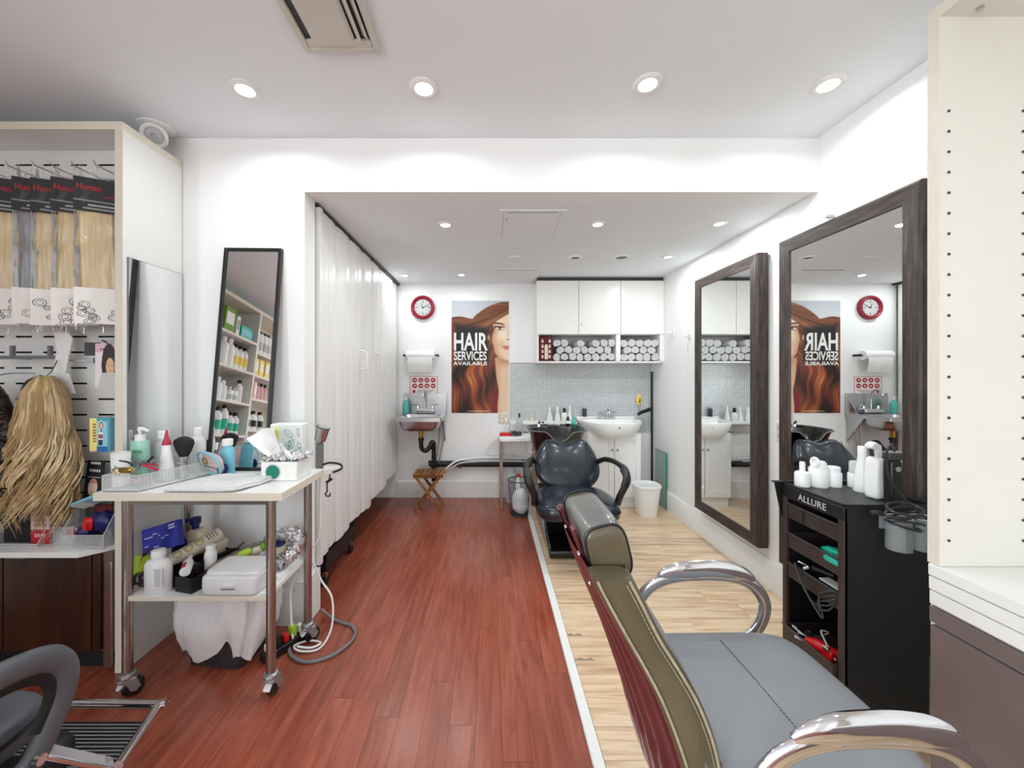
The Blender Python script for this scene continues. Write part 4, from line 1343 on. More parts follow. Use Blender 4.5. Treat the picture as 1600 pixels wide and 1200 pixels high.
# ================================================================ SHELF UNIT BY THE RIGHT WALL
UX, UY = 1.366, 1.168
su = thing('shelf_unit', 'tall white open shelf unit with cream edges and peg holes at the right wall', 'shelf unit', (1.555, 0, 0))
S = (1.555, 0, 0)
UE = -1.25
MB().box(UX + .004, XR - .002, UY, UY + .032, .748, 2.457).build('end_panel', 'unitboard', su, shift=S)
MB().box(UX, UX + .004, UY, UY + .032, .748, 2.457).build('edge_band', 'cream', su, shift=S)
MB().box(UX + .004, XR - .002, UE, UY, 2.420, 2.457).build('top_board', 'unitboard', su, shift=S)
MB().box(UX, UX + .004, UE, UY, 2.420, 2.457).build('edge_band', 'cream', su, shift=S)
MB().box(UX, XR - .002, UE - .032, UE, .748, 2.457).build('end_panel', 'unitboard', su, shift=S)
hm = MB()
for xx in (1.394, 1.620):
    for k in range(24):
        zz = 2.133 - .0622 * k
        if zz > .80:
            hm.cyl((xx, UY - .0005, zz), (xx, UY - .0022, zz), .0044, n=8)
            hm.cyl((xx, UY - .0022, zz), (xx, UY - .0024, zz), .0026, n=8)
hm.build('peg_holes', 'dkgrey', su, shift=S)['kind'] = 'stuff'
MB().lathe([(0, 0), (.008, 0), (.008, .006), (.004, .009), (0, .009)], (1.452, UY - .03, 2.411), n=12).build('shelf_pin', 'inox', su, shift=S)
for i, (z0, z1) in enumerate(((.711, .747), (.667, .709), (.622, .665))):
    MB().box(UX - .006 + .002 * i, XR - .002, UE - .03, UY + .026, z0, z1).build('counter_board', 'board', su, shift=S, bevel=.003)
MB().box(UX + .006, XR - .002, UE - .03, UY + .028, .06, .62).build('base_carcass', 'white', su, shift=S)
MB().box(UX - .008, UX + .006, UE - .03, UY + .020, .572, .618).build('base_rail', 'taupe', su, shift=S, bevel=.001)
MB().box(UX - .012, UX + .006, -.02, UY + .014, .07, .564).build('base_door', 'taupe', su, shift=S, bevel=.0015)
MB().box(UX - .012, UX + .006, UE - .03, -.025, .07, .564).build('base_door', 'taupe', su, shift=S, bevel=.0015)
MB().box(UX + .04, XR - .002, UE, UY, 0, .06).build('plinth', 'taupe', su, shift=S)

# ================================================================ BLACK SALON TROLLEY
tr_ = thing('salon_trolley', 'black rolling salon trolley with open trays before the tall mirror', 'trolley', (1.45, 1.5475, 0))
S = (1.45, 1.5475, 0)
tx0, tx1, ty0, ty1 = 1.292, 1.602, 1.400, 1.695
MB().box(tx0, tx1, ty0, ty0 + .012, .05, .842).build('side_panel', 'blackm', tr_, shift=S, bevel=.002)
MB().box(tx0, tx1, ty1 - .012, ty1, .05, .842).build('side_panel', 'blackm', tr_, shift=S, bevel=.002)
MB().box(tx1 - .008, tx1, ty0 + .012, ty1 - .012, .05, .842).build('back_panel', 'blackm', tr_, shift=S)
tp = MB().box(tx0, tx1, ty0, ty1, .842, .849)
tp.box(tx0, tx0 + .008, ty0, ty1, .849, .856).box(tx1 - .008, tx1, ty0, ty1, .849, .864).box(tx0, tx1, ty0, ty0 + .008, .849, .856).box(tx0, tx1, ty1 - .008, ty1, .849, .864)
tp.build('top_tray', 'blackm', tr_, shift=S, bevel=.001)
MB().box(tx0 - .003, tx0 + .010, ty0, ty1, .795, .843).build('front_rail', 'blackm', tr_, shift=S, bevel=.0015)
for a, b in ((ty0, ty0 + .026), (ty1 - .022, ty1)):
    MB().box(tx0 - .002, tx0 + .012, a, b, .05, .795).build('front_post', 'brownplast', tr_, shift=S, bevel=.0015)
MB().box(tx0, tx1, ty0, ty1, .045, .06).build('bottom_plate', 'blackm', tr_, shift=S)
for zz, out_ in ((.770, 0), (.643, 0), (.515, 0), (.252, .018)):
    x0, x1, y0, y1 = tx0 + .004 - out_, tx1 - .012 - out_, ty0 + .028, ty1 - .024
    if out_:
        y0, y1 = ty0 + .02, ty1 - .016
        x0 = tx0 - .02
        x1 = tx0 + .28
        y0, y1 = ty0 + .030, ty1 - .026
    t4 = MB()
    t4.box(x0, x1, y0, y1, zz - .062, zz - .058)
    t4.box(x0, x0 + .004, y0, y1, zz - .058, zz).box(x1 - .004, x1, y0, y1, zz - .058, zz)
    t4.box(x0 + .004, x1 - .004, y0, y0 + .004, zz - .058, zz).box(x0 + .004, x1 - .004, y1 - .004, y1, zz - .058, zz)
    tt = t4.build('tray', 'brownplast', tr_, shift=S, bevel=.001)
    MB().tube([(x0 - .002, y0, zz), (x0 - .002, y1, zz)], .004, 8).build('tray_lip', 'dkgrey', tt, shift=S)
    if zz > .75:
        MB().box(x0 - .001, x0 + .001, (y0 + y1) / 2 + .035, (y0 + y1) / 2 + .045, zz - .058, zz - .004).build('groove', 'black', tt, shift=S)
    for yy in (ty0 + .020, ty1 - .020):
        MB().box(tx0 + .02, tx1 - .02, yy - .007, yy + .007, zz - .070, zz - .062).build('runner', 'blackm', tr_, shift=S)
text_part('lettering', 'ALLURE', .038, 'ltgrey', tr_, (tx0 - .0036 - S[0], 1.540 - S[1], .806), (R(90), 0, R(-90)), .0006, .98, .0, 'CENTER', 1.06)
MB().prism([(1.262, .853), (1.300, .853), (1.300, .700), (1.293, .700)], 1, 1.703, 1.709).build('side_bracket', 'blackm', tr_, shift=S)
MB().box(1.255, 1.31, 1.696, 1.716, .852, .858).build('side_handle', 'blackm', tr_, shift=S, bevel=.002)
for cx, cy in ((tx0 + .03, ty0 + .03), (tx0 + .03, ty1 - .03), (tx1 - .03, ty0 + .03), (tx1 - .03, ty1 - .03)):
    c = MB().box(cx - .013, cx + .013, cy - .012, cy + .012, .02, .046).build('caster', 'blackm', tr_, shift=S, bevel=.003)
    MB().cyl((cx - .010, cy, .022), (cx + .010, cy, .022), .022, n=16).build('wheel', 'rubber', c, shift=S)

# tools in the trays
def handset(loc, rz, label):
    t = thing('curling_clip', label, 'hair clip', loc, rz)
    MB().tube([(0, 0, .016), (.028, 0, .018), (.085, 0, .018), (.10, 0, .014)], [.006, .018, .018, .010], 12).build('body', 'teal', t)
    MB().tube([(-.012, 0, .016), (.002, 0, .016)], [.002, .008], 10).build('tip', 'gold', t)
    MB().box(.045, .09, -.006, .006, .032, .040).build('lever', 'tealdk', t, bevel=.002)
    return t
handset((1.335, 1.545, .618), R(-82), 'teal hair clip in the second tray, farther of the two')
handset((1.308, 1.512, .606), R(-88), 'teal hair clip in the second tray, nearer of the two')
ir = thing('curling_iron', 'black curling iron with silver barrel lying in the third tray', 'curling iron', (1.40, 1.55, .478))
MB().tube([(-.03, .08, .03), (.0, -.07, .03)], .017, 14).build('handle', 'black', ir)
MB().tube([(-.035, .09, .03), (-.055, .125, .035)], [.013, .011], 14).build('barrel', 'chrome', ir)
MB().tube([(-.075, .04, .052), (-.088, .052, .038)], [.014, .012], 14).build('end_ring', 'chrome', ir)
MB().tube([(-.07, .035, .055), (-.03, -.02, .05)], .014, 12).build('second_handle', 'black', ir)
MB().box(-.09, -.05, -.11, -.02, .038, .044).build('comb_teeth', 'ltgrey', ir)
cb = MB()
for i in range(5):
    ph = i * 1.1
    cb.tube(crm([(1.33, 1.66 - .01 * i, .50), (1.285 - .004 * i, 1.62 - .012 * i, .53 - .01 * i), (1.280, 1.56 - .02 * i, .45 - .015 * i), (1.284, 1.50, .42 + .012 * i), (1.286, 1.455 - .004 * i, .44 + .02 * i), (1.31, 1.44, .50)], 6), .0034, 6)
tag(cb.build('iron_cords', 'dkgrey'), 'looped black appliance cords hanging from the third tray', 'cord')
cl = thing('hair_clipper', 'red hair clipper with silver head in the lowest tray', 'clipper', (1.335, 1.535, .215), R(-50))
MB().tube([(-.055, -.010, .03), (-.02, -.02, .032), (.045, -.04, .03), (.085, -.05, .028)], [.014, .026, .024, .016], 14).build('body', 'red', cl)
MB().tube([(-.085, .0, .028), (-.055, -.010, .03)], [.022, .022], 8, flat=.5).build('blade_head', 'chrome', cl)
cl2 = thing('trimmer', 'red and black trimmer standing at the near corner of the lowest tray', 'trimmer', (1.318, 1.480, .200))
MB().prism([(-.03, 0), (.03, 0), (.034, .05), (-.022, .075)], 1, -.020, .020).build('body', 'red', cl2, bevel=.006)
MB().box(-.015, .02, -.021, -.015, .018, .05).box(-.026, -.018, -.012, .012, .065, .082).build('blade', 'chrome', cl2)
ch = MB()
for i in range(26):
    a = i * 2.4
    ch.tube([(1.33 + .05 * ((i * 7) % 5) / 5 + .012 * math.cos(a), 1.56 + .10 * ((i * 3) % 7) / 7, .196 + .012 * (i % 3)), (1.34 + .05 * ((i * 5) % 7) / 7, 1.57 + .09 * ((i * 2) % 5) / 5, .21 + .01 * (i % 3))], .008, 6)
tag(ch.build('guard_combs', 'black'), 'heap of small black clipper guards in the lowest tray', 'clipper guards', kind='stuff')
cb = MB()
cb.tube(crm([(1.32, 1.655, .24), (1.285, 1.63, .262), (1.30, 1.58, .25), (1.31, 1.52, .262), (1.33, 1.47, .23)], 6), .004, 6)
cb.tube(crm([(1.40, 1.63, .22), (1.35, 1.53, .30), (1.31, 1.52, .315), (1.305, 1.49, .285), (1.31, 1.455, .245)], 6), .003, 6)
tag(cb.build('clipper_cord', 'ltgrey'), 'thin grey cord curling over the red clipper', 'cord')

# on the trolley's top
TZ = .849
bottle('nozzle_bottle', 'small white bottle with nozzle on the trolley top, farthest from the clipper', 'bottle', (1.345, 1.655, TZ), .028, .070, 'round', 'whitep', 'whitep', .035, .010)
jt = thing('jar', 'white pot with ring handle on the trolley top between two white bottles', 'jar', (1.415, 1.655, TZ))
MB().lathe([(0, 0), (.034, 0), (.035, .006), (.035, .075), (.028, .085), (.028, .10), (.022, .108), (0, .11)], n=22).build('pot', 'whitep', jt)
MB().tube([(-.024 + .0 * k, -.01 + .018 * math.cos(2 * math.pi * k / 16), .105 + .018 * math.sin(2 * math.pi * k / 16)) for k in range(16)], .006, 8, closed=True).build('ring_handle', 'whitep', jt)
bottle('tub', 'white stepped tub on the trolley top beside the ring-handled pot', 'jar', (1.480, 1.655, TZ), .028, .060, 'square', 'whitep', 'whitep', .025, .022)
bottle('cream_tub', 'white two-step tub at the back of the trolley top', 'jar', (1.565, 1.640, TZ), .030, .06, 'square', 'whitep', 'ltgrey', .05, .024)
sb2 = thing('spray_bottle', 'large white flat spray bottle on the trolley top beside the clipper', 'bottle', (1.505, 1.500, TZ), R(20))
MB().sell((0, 0, .08), (.034, .026, .08), .3, .5, 28, 16, fn=lambda p: Vector((p.x * (1 - .28 * max(0, p.z / .08)), p.y, p.z))).build('body', 'whitep', sb2)
MB().prism([(-.016, .158), (.022, .158), (.018, .205), (-.022, .222), (-.048, .212), (-.050, .198), (-.020, .19)], 1, -.013, .013).build('trigger_head', 'whitep', sb2, bevel=.006)
MB().bar((-.030, 0, .20), (-.022, 0, .165), .012, .006).build('trigger', 'dkgrey', sb2)
bottle('shampoo_bottle', 'tall white bottle behind the flat spray bottle on the trolley', 'bottle', (1.535, 1.585, TZ), .030, .15, 'cone', 'whitep', 'whitep', .035, .014)
hc = thing('cordless_clipper', 'black electric clipper standing upright at the trolley edge', 'clipper', (1.492, 1.425, TZ))
MB().prism([(-.018, 0), (.018, 0), (.023, .10), (.020, .165), (-.020, .165), (-.021, .10)], 1, -.018, .018).build('body', 'black', hc, bevel=.007)
MB().box(-.026, .026, -.014, .014, .165, .192).build('head', 'dkgrey', hc, bevel=.004)
MB().box(-.024, .024, -.012, .012, .192, .197).build('blade', 'inox', hc)
MB().cyl((0, -.018, .135), (0, -.022, .135), .010, n=14).build('switch', 'inox', hc)
cd = MB()
cy_ = 1.392
for i in range(6):
    r0 = .052 + .006 * math.sin(i * 2.1)
    zz = .862 - .012 * i
    cd.tube([(1.448 + r0 * math.cos(a) * 1.1, 1.342 + .026 * math.sin(a), zz + .014 * math.sin(a + i)) for a in [2 * math.pi * k / 24 for k in range(24)]], .0042, 6, closed=True)
cd.tube(crm([(1.50, 1.425, 1.04), (1.475, 1.41, 1.075), (1.45, 1.405, 1.04), (1.455, 1.40, .95), (1.50, 1.378, .87), (1.54, 1.37, .83), (1.575, 1.372, .80), (1.55, 1.362, .775), (1.49, 1.358, .79), (1.44, 1.362, .815)], 7), .0042, 6)
cd.tube(crm([(1.45, 1.37, .82), (1.42, 1.375, .825), (1.395, 1.378, .835), (1.37, 1.385, .832)], 5), [.004] * 8 + [.009] * 8, 8)
tag(cd.build('clipper_cord', 'coil'), 'coiled black cord with plug hanging over the trolley edge', 'cord')
ph = thing('tool_holder', 'clear plastic tool holder hooked on the trolley side', 'holder', (1.495, 1.360, .712))
g = MB()
for x0, x1 in ((-.085, -.012), (.002, .085)):
    g.grid(lambda u, v, x0=x0, x1=x1: Vector(((x0 + x1) / 2 + (x1 - x0) / 2 * math.cos(2 * math.pi * u), .034 * math.sin(2 * math.pi * u), .112 * v)), 24, 2, cu=True)
    g.add([((x0 + x1) / 2 + (x1 - x0) / 2 * math.cos(2 * math.pi * k / 24), .034 * math.sin(2 * math.pi * k / 24), .001) for k in range(24)], [tuple(range(24))])
g.build('cups', 'glassd', ph)
for x0, x1 in ((-.085, -.012), (.002, .085)):
    MB().tube([((x0 + x1) / 2 + (x1 - x0) / 2 * math.cos(2 * math.pi * k / 24), .034 * math.sin(2 * math.pi * k / 24), .112) for k in range(24)], .0028, 6, closed=True).build('rim', 'ltgrey', ph)
MB().box(-.05, -.038, -.030, -.026, .0, .10).build('slot', 'dkgrey', ph)
MB().box(-.08, .08, .034, .0385, .06, .108).build('hook_plate', 'glassd', ph)

# ================================================================ STYLING CHAIR IN FRONT (faces the tall mirror)
fc = thing('styling_chair', 'worn olive and grey styling chair with chrome arms and burgundy back', 'chair', (.72, 1.03, 0))
S = (.72, 1.03, 0)
YA, YZ = .80, 1.26                                   # near and far side of the backrest
# profile of the back (x, z) along its length: front line and rear line
front = crm([(.300, 0, .905), (.322, 0, .865), (.365, 0, .780), (.412, 0, .705), (.448, 0, .640), (.478, 0, .560), (.494, 0, .48), (.498, 0, .42)], 5)
rearl = crm([(.212, 0, .905), (.232, 0, .865), (.276, 0, .785), (.318, 0, .712), (.352, 0, .645), (.385, 0, .560), (.410, 0, .48), (.420, 0, .42)], 5)
nP = len(front)
def back_edge(y, w, name):
    """Stitched side band: a rounded strip that runs down the side of the back."""
    mb = MB()
    vs, fs = [], []
    for i in range(nP):
        f, r = front[i], rearl[i]
        cx, cz = (f.x + r.x) / 2, (f.z + r.z) / 2
        hw = (Vector((f.x, f.z)) - Vector((r.x, r.z))).length / 2
        ux, uz = (f.x - r.x) / (2 * hw), (f.z - r.z) / (2 * hw)
        for k in range(16):
            a = 2 * math.pi * k / 16
            ca, sa = math.cos(a), math.sin(a)
            q = math.copysign(abs(ca) ** .55, ca) * hw
            yy = y + math.copysign(abs(sa) ** .55, sa) * w
            vs.append((cx + ux * q, yy, cz + uz * q))
    for i in range(nP - 1):
        for k in range(16):
            fs.append((i * 16 + k, i * 16 + (k + 1) % 16, (i + 1) * 16 + (k + 1) % 16, (i + 1) * 16 + k))
    fs.append(tuple(range(16))); fs.append(tuple((nP - 1) * 16 + k for k in reversed(range(16))))
    mb.add(vs, fs)
    return mb.build(name, 'olive', fc, shift=S, ang=60)
for y in (YA + .03, YZ - .03):
    near = y < 1.0
    b = back_edge(y, .03, 'side_band')
    if not near:
        b.data.materials[0] = M['burg']
    yy = YA - .001 if near else YZ + .001
    for line, off in ((front, -.012), (rearl, .010)):
        MB().tube([(p.x + off, yy + (.002 if near else -.002), p.z) for p in line[1:]], .0032, 6).build('welt', 'pipe', b, shift=S)
    st_ = MB()
    for i in range(2, nP - 1):
        p = front[i]
        q = front[i + 1]
        for t in (.0, .5):
            c = p.lerp(q, t)
            st_.cyl((c.x - .022, yy + (.001 if near else -.001), c.z), (c.x - .019, yy + (.001 if near else -.001), c.z - .006), .0011, n=5)
    st_.build('stitching', 'pipe', b, shift=S)['kind'] = 'stuff'
# padded front of the back and burgundy rear panel with pleats
MB().grid(lambda u, v: (lambda i: Vector((front[i].x + .022 * math.sin(math.pi * u) ** .6 - .006, YA + .035 + (YZ - YA - .07) * u, front[i].z)))(min(nP - 1, int(v * (nP - 1) + .5))), 20, nP).build('front_pad', 'seatgrey', fc, shift=S, ang=60)
rear2 = rearl + crm([(.420, 0, .42), (.428, 0, .36), (.432, 0, .30)], 5)[1:]
nR = len(rear2)
def rear_fn(u, v):
    i = min(nR - 1, int(v * (nR - 1) + .5))
    p = rear2[i]
    bulge = .055 * (math.sin(math.pi * u) ** .7) * (.25 + .75 * math.sin(math.pi * min(1, max(0, (v - .05) / 1.05))))
    pleat = .0035 * math.sin(u * 2 * math.pi * 9 + 2.2 * math.sin(v * 3)) * math.sin(math.pi * v) ** .6
    return Vector((p.x + .010 - bulge + pleat, YA + .012 + (YZ - YA - .024) * u, p.z))
MB().grid(rear_fn, 120, nR).build('rear_panel', 'burg', fc, shift=S, ang=60)
MB().prism([(.430, .300), (.47, .30), (.52, .42), (.50, .50), (.44, .50)], 1, YA + .02, YZ - .02).build('lower_shell', 'burg', fc, shift=S, bevel=.01)
# headrest on two posts
HX = Matrix.Rotation(R(-14), 4, 'Y')
hr = MB().sell((.270, 1.005, .926), (.050, .130, .066), .40, .40, 40, 20, X=HX)
h_ = hr.build('headrest', 'greytop', fc, shift=S, ang=60)
for ys, yy in ((-1, .8735), (1, 1.1365)):
    cap = MB()
    ol = [(.046 * math.copysign(abs(math.cos(a)) ** .55, math.cos(a)), .061 * math.copysign(abs(math.sin(a)) ** .55, math.sin(a))) for a in [2 * math.pi * k / 40 for k in range(40)]]
    CXm = Matrix.Translation((.270, yy + .004 * (1 if ys < 0 else -1), .926)) @ HX @ Matrix.Rotation(R(90), 4, 'X')
    cap.pillow(ol, .010 if ys < 0 else .003, 6, X=CXm, back=.3 if ys < 0 else 3.3)
    cap.build('end_cap', 'olive', h_, shift=S, ang=60)
    MB().tube([CXm @ Vector((p[0] * 1.02, p[1] * 1.02, .001)) for p in ol], .0034, 6, closed=True).build('welt', 'black', h_, shift=S)
for yy in (.93, 1.09):
    MB().bar((.198, yy, .962), (.262, yy, .79), .030, .010, up=(1, 0, .4)).build('headrest_post', 'burg', fc, shift=S, bevel=.003)
    for zz in (.90, .83):
        MB().cyl((.198 + (.962 - zz) * .372 - .002, yy, zz), (.198 + (.962 - zz) * .372 - .009, yy, zz - .003), .007, n=10).build('rivet', 'chrome', fc, shift=S)
# seat
MB().sell((.705, 1.025, .438), (.262, .235, .065), .34, .34, 60, 20,
          fn=lambda p: Vector((p.x, p.y * (1 + .02 * p.x / .27), p.z + (.010 * math.cos(p.y * 5.5) * math.cos(p.x * 4) if p.z > 0 else 0)))).build('seat', 'seatgrey', fc, shift=S, ang=60)
sw = MB()
for k in range(42):
    y0 = .835 + k * .0085
    zz = .5034 + .010 * math.cos((y0 - 1.025) * 5.5)
    sw.cyl((.712, y0, zz), (.712, y0 + .0045, zz), .0014, n=5)
sw.build('seat_stitching', 'dkgrey', fc, shift=S)['kind'] = 'stuff'
MB().box(.50, .90, .86, 1.20, .345, .378).build('seat_plate', 'blackm', fc, shift=S, bevel=.005)
MB().cyl((.70, 1.03, .03), (.70, 1.03, .20), .045, .042, 24).cyl((.70, 1.03, .20), (.70, 1.03, .35), .03, n=20).build('column', 'chrome', fc, shift=S)
MB().lathe([(0, 0), (.265, 0), (.27, .008), (.262, .018), (.09, .03), (.06, .06), (0, .06)], (.70, 1.03, 0), n=48).build('base', 'chrome', fc, shift=S)
# chrome loop arms
def lower(pts, n):
    return crm([(p[0], p[1], p[2] if p[2] < .5 else .5 + (p[2] - .5) * .80) for p in pts], n)
for yy in (.733, 1.322):
    pth = lower([(.485, yy, .455), (.500, yy, .52), (.525, yy, .590), (.570, yy, .640), (.640, yy, .668), (.740, yy, .676), (.830, yy, .668), (.893, yy, .640), (.935, yy, .585), (.945, yy, .525), (.925, yy, .465), (.885, yy, .425), (.82, yy, .40)], 6)
    arm = MB().tube(pth, .021, 14, flat=.50, up=(0, 1, 0)).build('armrest', 'chrome', fc, shift=S)
    pad = lower([(.578, yy, .668), (.62, yy, .688), (.70, yy, .698), (.78, yy, .700), (.86, yy, .682), (.905, yy, .650)], 6)
    n_ = len(pad)
    MB().tube(pad, [.012 + .020 * min(1, 3.2 * i / n_, 3.2 * (n_ - 1 - i) / n_ + .1) for i in range(n_)], 16, flat=.52, up=(0, 1, 0)).build('arm_pad', 'chrome', arm, shift=S)
    inn = yy + (.05 if yy < 1 else -.05)
    MB().cyl((.82, yy, .40), (.82, inn + (.06 if yy < 1 else -.06), .40), .012, n=12).cyl((.490, yy, .46), (.490, inn, .46), .012, n=12).build('arm_bolt', 'chrome', arm, shift=S)

# ================================================================ SECOND STYLING CHAIR (lower left, faces the white trolley)
lc = thing('styling_chair', 'dark grey styling chair with loop arms and chrome footrest by the display bay', 'chair', (-1.42, .83, 0))
S = (-1.42, .83, 0)
MB().sell((-1.42, .83, .415), (.232, .245, .055), .36, .36, 48, 18).build('seat', 'darkseat', lc, shift=S, ang=60)
MB().tube([(-1.42 + .235 * math.copysign(abs(math.cos(a)) ** .36, math.cos(a)), .83 + .248 * math.copysign(abs(math.sin(a)) ** .36, math.sin(a)), .425) for a in [2 * math.pi * k / 64 for k in range(64)]], .005, 6, closed=True).build('seat_welt', 'black', lc, shift=S)
bo2 = [(p[0], p[1]) for p in rr_outline(.46, .44, .1, 6)]
MB().pillow(bo2, .06, 8, X=Matrix.Translation((-1.42, .575, .70)) @ Matrix.Rotation(R(100), 4, 'X'), back=.7, power=.7).build('backrest', 'greyarm', lc, shift=S, ang=60)
for s in (-1, 1):
    xx = -1.42 + s * .302
    pth = crm([(xx, .72, .41), (xx, .66, .50), (xx, .655, .585), (xx, .70, .632), (xx, .80, .648), (xx, .90, .640), (xx, .975, .610), (xx, 1.008, .560), (xx, 1.005, .50), (xx, .972, .435), (xx, .935, .385), (xx, .88, .37)], 6)
    arm = MB().tube(pth, .031, 14, flat=.62, up=(1, 0, 0)).build('armrest', 'greyarm', lc, shift=S, ang=60)
    pin = crm([(xx, .735, .42), (xx, .685, .51), (xx, .68, .58), (xx, .72, .615), (xx, .80, .627), (xx, .89, .618), (xx, .955, .592), (xx, .983, .552), (xx, .98, .50), (xx, .95, .445)], 6)
    MB().tube(pin, .026, 10, flat=.35, up=(1, 0, 0)).build('inner_strip', 'rubber', arm, shift=S)
    MB().cyl((xx + s * .033, .93, .40), (xx + s * .020, .93, .40), .012, n=14).build('bolt', 'chrome', arm, shift=S)
    MB().bar((xx, .93, .385), (-1.42 + s * .17, .93, .365), .05, .012).build('arm_bracket', 'blackm', lc, shift=S)
MB().box(-1.58, -1.26, .66, 1.0, .335, .362).build('seat_plate', 'blackm', lc, shift=S)
MB().cyl((-1.42, .83, .03), (-1.42, .83, .34), .04, n=24).build('column', 'chrome', lc, shift=S)
MB().lathe([(0, 0), (.265, 0), (.27, .008), (.262, .018), (.09, .03), (.06, .06), (0, .06)], (-1.42, .83, 0), n=48).build('base', 'chrome', lc, shift=S)
# footrest: chrome frame, ribbed plate, rubber bumper, strut up to the seat
fr_ = MB().tube(crm([(-1.755, 1.10, .210), (-1.70, 1.29, .206), (-1.66, 1.31, .206), (-1.155, 1.31, .206), (-1.128, 1.298, .206), (-1.072, 1.105, .206)], 6), .0135, 10)
fr_.tube([(-1.755, 1.10, .208), (-1.43, 1.095, .15), (-1.072, 1.105, .208)], .010, 10) if False else fr_.tube([(-1.10, 1.12, .17), (-1.74, 1.12, .17)], .008, 10)
ff = fr_.build('footrest_frame', 'chrome', lc, shift=S)
for i in range(13):
    yy = 1.132 + i * .0125
    MB().box(-1.70 + .012 * i / 12, -1.115 - .030 * i / 12, yy, yy + .0060, .1635, .168).build('slat', 'rubber', ff, shift=S, bevel=.001)
MB().prism([(-1.705, 1.128), (-1.112, 1.128), (-1.142, 1.292), (-1.69, 1.292)], 2, .158, .164).build('foot_plate', 'ltgrey', ff, shift=S)
MB().sell((-1.305, 1.13, .205), (.055, .05, .055), .7, .7, 20, 14).build('bumper', 'rubber', lc, shift=S)
for s in (1, -1):
    MB().bar((-1.42 + s * .235, .985, .375), (-1.42 + s * .338, 1.10, .212), .050, .014).build('footrest_strut', 'chrome', lc, shift=S, bevel=.004)

# ================================================================ DISPLAY BAY AT THE LEFT
BP = 1.875                                              # front face of the slotted back panel
bay = thing('display_bay', 'white display bay with slotted back panel, cream-edged side and top', 'display bay', (-2.2, 1.88, 0))
S = (-2.2, 1.88, 0)
MB().box(-1.672, -1.638, 1.714, 2.040, .0, 2.457).build('side_panel', 'board', bay, shift=S)
MB().box(-1.672, -1.638, 1.710, 1.714, .0, 2.457).build('edge_band', 'cream', bay, shift=S)
MB().box(-1.640, -1.6376, 1.712, 2.040, 2.422, 2.457).build('edge_band', 'cream', bay, shift=S)
MB().box(-2.78, -1.672, 1.714, 2.040, 2.422, 2.457).build('top_board', 'board', bay, shift=S)
MB().box(-2.78, -1.672, 1.710, 1.714, 2.422, 2.457).build('edge_band', 'cream', bay, shift=S)
# slotted panel: a sheet with real slots in front of a dark cavity
px0 = -1.672
xs = [px0]
xx = -1.700 + .0
slots_x = []
k = 0
while True:
    a = -1.784 + .0 - k * .1345 + .084
    b = a - .080
    if b < -2.76:
        break
    slots_x.append((b, a))
    k += 1
zs = []
k = 0
while 2.352 - k * .0762 > .62:
    zs.append(2.352 - k * .0762)
    k += 1
XB = sorted({px0, -2.78} | {v for ab in slots_x for v in ab})
ZB = sorted({.56, 2.422} | {v for z in zs for v in (z - .0045, z + .0045)})
sl = MB()
slotset = {(round(b, 4), round(a, 4)) for b, a in slots_x}
zset = {round(z - .0045, 4) for z in zs}
gi = {}
vs, fs = [], []
def vid(x, z):
    if (x, z) not in gi:
        gi[(x, z)] = len(vs); vs.append((x, BP, z))
    return gi[(x, z)]
for i in range(len(XB) - 1):
    for j in range(len(ZB) - 1):
        if (round(XB[i], 4), round(XB[i + 1], 4)) in slotset and round(ZB[j], 4) in zset:
            continue
        fs.append((vid(XB[i], ZB[j]), vid(XB[i + 1], ZB[j]), vid(XB[i + 1], ZB[j + 1]), vid(XB[i], ZB[j + 1])))
sl.add(vs, fs)
so_ = sl.build('slotted_panel', 'board', bay, shift=S, smooth=False)
md = so_.modifiers.new('thickness', 'SOLIDIFY'); md.thickness = .003; md.offset = -1
MB().box(-2.78, -1.672, BP + .012, BP + .020, .56, 2.422).build('back_plate', 'rubber', bay, shift=S)

# counter and base cabinet of the bay
bc_ = thing('base_cabinet', 'dark brown low cabinet with grey-brown frame under the white counter', 'cabinet', (-2.2, 1.85, 0))
S = (-2.2, 1.85, 0)
MB().box(-2.78, -1.676, 1.705, 2.03, .105, .542).build('body', 'taupefr', bc_, shift=S)
MB().box(-2.70, -1.72, 1.75, 2.03, 0, .105).build('plinth', 'rubber', bc_, shift=S)
for a, b in ((-2.14, -1.757), (-2.53, -2.146)):
    d_ = MB().box(a, b, 1.688, 1.705, .112, .538).build('door', 'brown', bc_, shift=S, bevel=.0015)
    MB().prism([(a + .02, .538), (a + .12, .538), (a + .10, .522), (a + .02, .522)], 1, 1.678, 1.688).build('pull', 'taupefr', d_, shift=S)
MB().box(-1.752, -1.718, 1.690, 1.705, .112, .538).build('post', 'brown', bc_, shift=S, bevel=.001)
MB().box(-1.714, -1.678, 1.700, 1.712, .03, .50).build('steel_strip', 'steel', bc_, shift=S, bevel=.002)
tag(MB().prism([(-2.78, 1.645), (-1.768, 1.645), (-1.676, 1.735), (-1.676, 1.873), (-2.78, 1.873)], 2, .543, .566).build('counter', 'board', shift=(-2.2, 1.75, .543), loc=(-2.2, 1.75, .543), bevel=.002), 'white counter with clipped corner on the brown base cabinet', 'counter')

